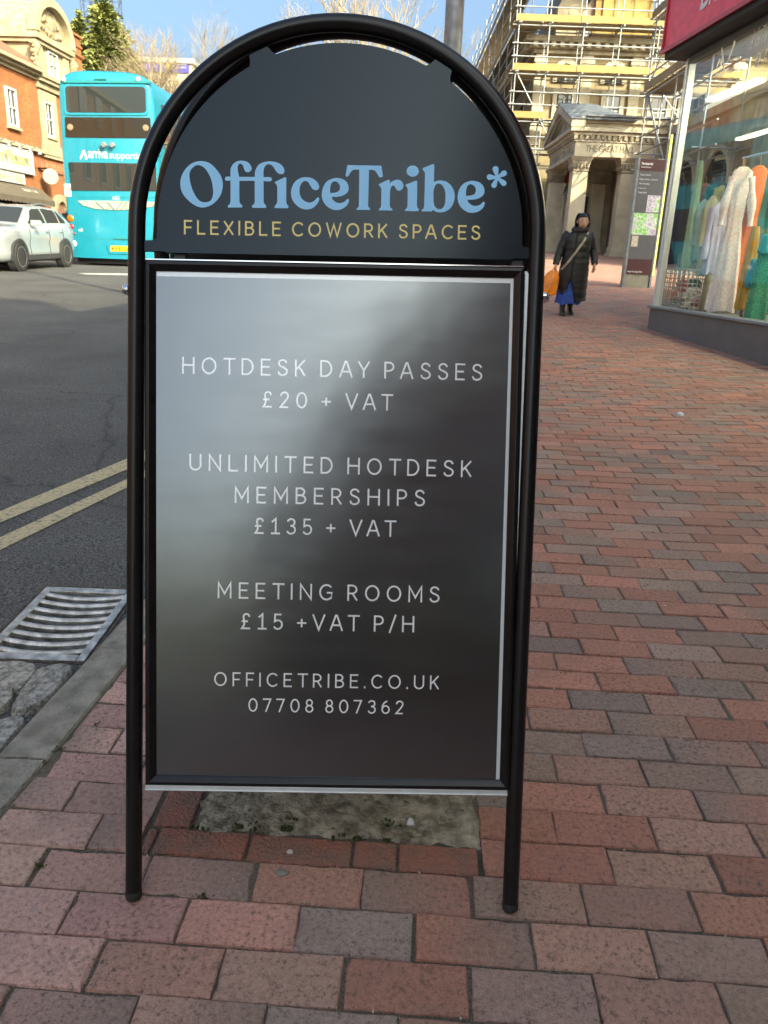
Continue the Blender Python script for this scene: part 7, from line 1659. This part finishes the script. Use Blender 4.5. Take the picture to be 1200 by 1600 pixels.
    for yy in (BY + 2.3, BY + 8.2):
        for sx in (xl + .17, xr - .17):
            mb = MB(); r = .48; c = (sx, yy, gy(yy) + ROAD_OFF + r); mb.lathe([(.2, -.15), (.40, -.15), (.47, -.11), (.48, 0), (.47, .11), (.40, .15), (.2, .15)], c, (1, 0, 0), 28); mb.lathe([(.001, -.1), (.2, -.12), (.27, -.14), (.27, .14), (.2, .12), (.001, .1)], c, (1, 0, 0), 20); mb.build('wheel', RUBBER, t, smooth=40)
    mb = MB(); 
    c = cpx(182, 412); mb.box((c[0] - .55, BY + .9, gy(BY) + ROAD_OFF + .12), (c[0] + .9, BY + 1.6, zb + .02)); mb.build('engine_sump', BLACKPLASTIC, t, bevel=.05)
bus()

# ------------------------------------------------------------------ white SUV and the dark car behind it
PEARL = mat('pearl_white_paint', (.235, .26, .27), .22, var=.03, scale=2, coat=.8); CARGLASS = mirror_glass('car_glass', (1, 1, 1), 1.6, .01, (.03, .034, .035)); CLAD = mat('dark_cladding', (.03, .03, .032), .6, var=.1); ALLOY = mat('alloy_wheel', (.30, .29, .27), .35, metal=.7, var=.1)
def car(name, label, x0, y0, paint, yaw=0.0, W=1.78, Lc=4.17, full=True):
    base = np.array([x0, y0 + Lc / 2, gz(x0, y0 + Lc / 2) + ROAD_OFF]); sl = .03
    cs, sn = math.cos(yaw), math.sin(yaw)
    def fr(a, l, z): return base + np.array([a * cs - (l - Lc / 2) * sn, a * sn + (l - Lc / 2) * cs, z + sl * (l - Lc / 2)])
    t = thing(name, label, 'car', base)
    hw = W / 2
    # lower body: stations (l, top z, half-width factor, underside z)
    st = [(0.0, .74, .70, .36), (.05, .84, .80, .28), (.16, .93, .90, .24), (.40, .985, .965, .22), (.75, 1.01, .99, .22), (1.15, 1.05, 1.0, .22), (1.7, 1.06, 1.0, .22), (2.5, 1.07, 1.0, .22), (3.2, 1.08, 1.0, .22), (3.7, 1.08, .985, .23), (3.98, 1.06, .955, .27), (4.12, .98, .90, .33), (4.17, .80, .84, .42)]
    m = MB(); R = []
    for l, zt, f, zb in st:
        w = hw * f; crown = .03
        half = [(0, zb), (w * .86, zb), (w * .965, zb + .07), (w * .985, zb + .22), (w * .955, .62), (w * 1.0, .74 if zt > .8 else zt - .06), (w * .985, zt - .10), (w * .93, zt - .025), (w * .75, zt + .004), (w * .35, zt + crown * .8), (0, zt + crown)]
        ring = [fr(a, l, z) for a, z in half] + [fr(-a, l, z) for a, z in half[-2:0:-1]]
        R.append(ring)
    m.loft(R, True); body = m.build('body', paint, t, smooth=50)
    # greenhouse
    gst = [(1.12, 1.03, 1.05, .86), (1.30, 1.05, 1.15, .86), (1.82, 1.06, 1.44, .87), (2.05, 1.06, 1.495, .87), (2.7, 1.07, 1.515, .87), (3.35, 1.08, 1.485, .86), (3.72, 1.08, 1.34, .84), (3.95, 1.06, 1.12, .82)]
    m = MB(); R = []
    for l, z0, z1, f in gst:
        b = hw * (f + .09); q = max(0, (z1 - z0)) / .45; tp = hw * (f + .06 - .22 * q)
        half = [(0, z0 - .06), (b, z0 - .06), (b - (b - tp) * .5, z0 + (z1 - z0) * .5), (tp + .01, z1 - .05 * q), (tp - .06, z1 - .01), (tp * .5, z1 + .012), (0, z1 + .018)]
        R.append([fr(a, l, z) for a, z in half] + [fr(-a, l, z) for a, z in half[-2:0:-1]])
    m.loft(R, True); m.build('roof', paint, t, smooth=45)
    def gp(l, q, s, o=.006):
        for i in range(len(gst) - 1):
            if gst[i][0] <= l <= gst[i + 1][0]:
                k = (l - gst[i][0]) / (gst[i + 1][0] - gst[i][0]); z0, z1, f = [gst[i][j] + (gst[i + 1][j] - gst[i][j]) * k for j in (1, 2, 3)]; break
        b = hw * (f + .09); qq = max(0, z1 - z0) / .45; tp = hw * (f + .06 - .22 * qq); P = [(b, z0 - .06), (b - (b - tp) * .5, z0 + (z1 - z0) * .5), (tp + .01, z1 - .05 * qq)]
        z = z0 + .02 + (z1 - .075 * qq - z0 - .02) * q
        for (a0, y0_), (a1, y1_) in zip(P, P[1:]):
            if y0_ <= z <= y1_ + 1e-6: a = a0 + (a1 - a0) * (z - y0_) / (y1_ - y0_ + 1e-9); break
        else: a = P[-1][0]
        return fr(s * (a + o), l, z)
    for s in (-1, 1):
        for l0, l1, nm in ((1.52, 2.42, 'front_side_window'), (2.50, 3.22, 'rear_side_window'), (3.28, 3.62, 'quarter_window')):
            P = []
            for k in range(9):
                l = l0 + (l1 - l0) * k / 8; ll = l
                tq = 1.0 if l > 1.9 else max(.05, (l - 1.42) / .48)
                if l > 3.3: tq = max(.1, 1 - (l - 3.3) / .5)
                P.append([gp(l, .04 + (tq - .04) * j / 4, s) for j in range(5)])
            m = MB(); m.sheet(P); m.build(nm, CARGLASS, t, fix=False, smooth=60)
        # door lines, handles, mirror, cladding, arches
        m = MB()
        for l in (1.42, 2.46, 3.25):
            m.tube([fr(s * hw * 1.001, l, .34), fr(s * hw * .968, l, .62), fr(s * hw * 1.008, l, .76), fr(s * hw * .992, l + .01, .97)], .006, 5)
        m.build('door_gap', CLAD, body)
        for l in (2.25, 3.05): m = MB(); m.tube([fr(s * (hw + .012), l, .90), fr(s * (hw + .03), l + .08, .905), fr(s * (hw + .012), l + .17, .90)], .014, 6); m.build('door_handle', paint, body, smooth=60)
        m = MB(); m.loft([[fr(s * (hw + a), l, z) for l, z in ((1.50, 1.03), (1.60, 1.03), (1.62, 1.14), (1.52, 1.17))] for a in (-.02, .06, .20, .24)]); m.build('wing_mirror', paint, t, bevel=.02)
        m = MB(); m.loft([[fr(s * (hw * q), l, z) for q, z in ((.9, .20), (1.004, .25), (1.004, .37), (.9, .37))] for l in (.95, 3.3)]); m.build('sill_cladding', CLAD, t)
        for l in (.86, 3.36):
            m = MB(); o = [(l + .40 * math.cos(q), .34 + .40 * math.sin(q)) for q in np.linspace(-.25, math.pi + .25, 25)]; i = [(l + .335 * math.cos(q), .34 + .335 * math.sin(q)) for q in np.linspace(math.pi + .25, -.25, 25)]
            m.prism(o + i, hw * .93, hw * 1.012, lambda a, b, d: fr(s * d, a, b)); m.prism([(l + .36 * math.cos(q), .34 + .36 * math.sin(q)) for q in np.linspace(0, 2 * math.pi, 25)[:-1]], hw * .80, hw * 1.002, lambda a, b, d: fr(s * d, a, b)); m.build('wheel_arch', CLAD, t, smooth=40)
            m = MB(); c = fr(s * (hw - .085), l, .335); ax = (fr(1, 0, 0) - fr(0, 0, 0)); m.lathe([(.22, -.11), (.31, -.11), (.335, -.075), (.338, 0), (.335, .075), (.31, .11), (.22, .105)], c, ax, 30); wh = m.build('wheel', RUBBER, t, smooth=40)
            m = MB(); m.lathe([(.001, .06 * s), (.06, .085 * s), (.07, .06 * s)], c, ax, 14); m.lathe([(.235, .112 * s), (.22, .115 * s), (.205, .05 * s), (.20, -.05 * s)], c, ax, 30, cap=False)
            fw = (fr(0, 1, 0) - fr(0, 0, 0)); upv = np.cross(ax, fw); 
            for k in range(5):
                for d_ in (-.12, .12):
                    q = 2 * math.pi * k / 5 + d_ + .3; rad = fw * math.cos(q) + upv * math.sin(q); rad /= np.linalg.norm(rad); m.bar(c + ax * .075 * s + rad * .04, c + ax * .085 * s + rad * .215, .028, .03, up=tuple(ax))
            m.build('rim', ALLOY, wh, smooth=40)
    # windscreen and rear screen
    for nm, ls in (('windscreen', (1.20, 1.35, 1.55, 1.72, 1.80)), ('rear_screen', (3.50, 3.62, 3.74, 3.86, 3.92))):
        P = []
        for l in ls:
            for i in range(len(gst) - 1):
                if gst[i][0] <= l <= gst[i + 1][0]: k = (l - gst[i][0]) / (gst[i + 1][0] - gst[i][0]); z0, z1, f = [gst[i][j] + (gst[i + 1][j] - gst[i][j]) * k for j in (1, 2, 3)]; break
            qq = max(0, z1 - z0) / .45; tp = hw * (f + .06 - .22 * qq) - .075
            P.append([fr(a * tp, l, z1 + .012 + .018 * (1 - a * a)) for a in np.linspace(-1, 1, 9)])
        m = MB(); m.sheet(P); m.build(nm, CARGLASS, t, fix=False, smooth=60)
    # nose: grille, lamps, bumper
    m = MB(); m.box((-.50, -.012, .66), (.50, .10, .80), fr=fr)
    m.build('grille', CLAD, t, bevel=.02)
    m = MB()
    for k in range(5): m.box((-.09 - .16 + k * .08 + .0, -.02, .68), (-.05 - .16 + k * .08, -.006, .78), fr=fr)
    m.build('grille_bars', CHROME, t)
    for s in (-1, 1):
        m = MB(); m.loft([[fr(s * a, l, z) for (a, l, z) in q] for q in (((.50, -.01, .70), (.50, -.01, .84), (.50, .10, .84), (.50, .10, .70)), ((.68, .06, .72), (.68, .07, .88), (.66, .2, .88), (.66, .2, .72)), ((.80, .20, .76), (.80, .22, .92), (.74, .35, .92), (.74, .35, .76)), ((.845, .40, .84), (.845, .42, .93), (.78, .5, .93), (.78, .5, .84)))]); m.build('headlight', mat('headlight_lens', (.30, .33, .36), .12, var=.3, scale=30, coat=1), t, smooth=50)
        m = MB(); m.lathe([(.001, .05), (.06, .045), (.085, .02), (.09, -.02)], fr(s * .66, .03, .47), fr(s * .3, -1, 0) - fr(0, 0, 0), 14); m.build('fog_lamp', CLEAR, t, smooth=40)
        m = MB(); m.loft([[fr(s * a, l, z) for (a, l, z) in q] for q in (((.56, 4.14, .84), (.56, 4.12, 1.0), (.55, 4.0, 1.0), (.55, 4.0, .84)), ((.78, 4.03, .86), (.78, 4.0, 1.02), (.7, 3.9, 1.02), (.7, 3.9, .86)), ((.86, 3.80, .9), (.86, 3.78, 1.02), (.8, 3.7, 1.02), (.8, 3.7, .9)))]); m.build('tail_light', REDL, t, smooth=50)
        m = MB(); m.tube([fr(s * .60, 1.95, 1.505), fr(s * .60, 2.7, 1.555), fr(s * .59, 3.3, 1.52)], .018, 6); m.build('roof_rail', ZINC, t, smooth=60)
    m = MB(); m.box((-.72, -.03, .28), (.72, .12, .44), fr=fr); m.build('front_bumper', CLAD, t, bevel=.03)
    m = MB(); m.box((-.26, -.045, .50), (.26, -.025, .61), fr=fr); m.build('number_plate', WHITE, t, bevel=.004)
    return t
p = on_ground(33, 424, ROAD_OFF); q = on_ground(100, 418, ROAD_OFF)
car('white_car', 'pearl white SUV facing us beside the turquoise bus', p[0] - .80, p[1] - .86, PEARL, yaw=math.atan2(-(q[0] - p[0]) * .8, q[1] - p[1]))
DKCAR = mat('dark_green_paint', (.03, .045, .045), .25, var=.05, coat=.7)
car('dark_car', 'dark car parked behind the white SUV, mostly hidden by it', -11.3, 27.5, DKCAR, Lc=4.17)
# ------------------------------------------------------------------ the rest of the street: rows behind the viewpoint (seen only as reflections, and they shade the pavement)
def terrace(name, label, P, Q, depth, H, wall, seed, base=None, roof=TILE, roofh=2.2):
    """a plain street building whose front runs from P to Q; its back lies to the right of P->Q"""
    P = np.array([*P, 0.0]); Q = np.array([*Q, 0.0]); d = Q - P; L = np.linalg.norm(d); d /= L; n = np.array([-d[1], d[0], 0]); rng = random.Random(seed)
    z0 = min(gz(P[0], P[1]), gz(Q[0], Q[1])) - .3; zg = max(gz(P[0], P[1]), gz(Q[0], Q[1]))
    fr = lambda a, o, z: P + d * a + n * o + np.array([0, 0, z])
    t = thing(name, label, 'building', fr(L / 2, 0, zg)); H = zg + H
    m = MB(); m.box((.003, -depth, z0), (L - .003, 0, H), fr=fr); m.build('wall', wall, t)
    m = MB(); m.box((0, -.1, H), (L, .25, H + .25), fr=fr); m.build('cornice', CREAM, t, bevel=.02)
    if roofh:
        m = MB(); m.prism([(.1, H + .26), (-depth / 2, H + .26 + roofh), (-depth, H + .26)], .02, L - .02, lambda a, b, c: fr(c, a, b)); m.build('roof', roof, t)
    n_ = max(2, int(L / 2.6))
    for k in range(n_):
        a = (k + .5) * L / n_
        for z in ([4.0] if H - zg < 8.2 else [4.3, 7.2] if H - zg < 11.5 else [4.3, 7.2, 10.2]):
            m = MB(); m.box((a - .55, .0, zg + z), (a + .55, .07, zg + z + 1.7), fr=fr); w = m.build('window', WHITE, t, bevel=.01); m = MB(); m.box((a - .46, .07, zg + z + .09), (a + .46, .076, zg + z + 1.61), fr=fr); m.build('pane', BLUEGLASS, w)
    m = MB(); m.box((.2, .0, zg + 3.0), (L - .2, .16, zg + 3.7), fr=fr); m.build('fascia_board', rng.choice([GREY, CREAM, AWN]), t, bevel=.01)
    m = MB(); m.box((.3, .0, zg + .5), (L - .3, .03, zg + 2.95), fr=fr); m.build('shopfront_glass', BLUEGLASS, t)
    return t
e = sp(LEN + .21, 0, 0)
terrace('brick_building', 'brick shop building adjoining the charity shop behind the viewpoint', (3.0, -8.0), (e[0], e[1]), 8, 6.3, SHOPBRICK, 1, roofh=0)
terrace('brick_building', 'second brick shop building back down the near side of the street', (2.35, -18.0), (2.99, -8.02), 8, 14.0, RBRICK, 2, roofh=0)
terrace('brick_building', 'dark brick terrace where the near side of the street bends left', (-3.0, -35), (2.3, -18.1), 9, 12.4, RBRICK, 3)
terrace('brick_building', 'farthest brick terrace on the near side, down the hill', (-9.0, -54), (-3.05, -35.1), 9, 10.8, SHOPBRICK, 4)
terrace('brick_building', 'red brick terrace closing the far end of the street', (30, 100), (4.1, 96), 9, 9.0, RBRICK, 9)
terrace('brick_building', 'cream terrace at the far end of the street beside the red one', (4.0, 96), (-15, 99), 9, 8.2, CREAM, 10)
def lq(s): q = lp(s, 0, 0); return (q[0], q[1])
terrace('brick_building', 'cream rendered building next along from the orange brick one', lq(-12.55), lq(-24), 9, 8.0, CREAM, 5)
terrace('brick_building', 'orange brick building opposite the pavement sign', lq(-24.1), lq(-38), 9, 8.8, OBRICK, 6)
terrace('brick_building', 'red brick building down the hill on the far side', lq(-38.1), lq(-55), 9, 7.6, RBRICK, 7)
terrace('brick_building', 'cream building at the bottom of the street on the far side', lq(-55.1), lq(-80), 9, 8.0, CREAM, 8)
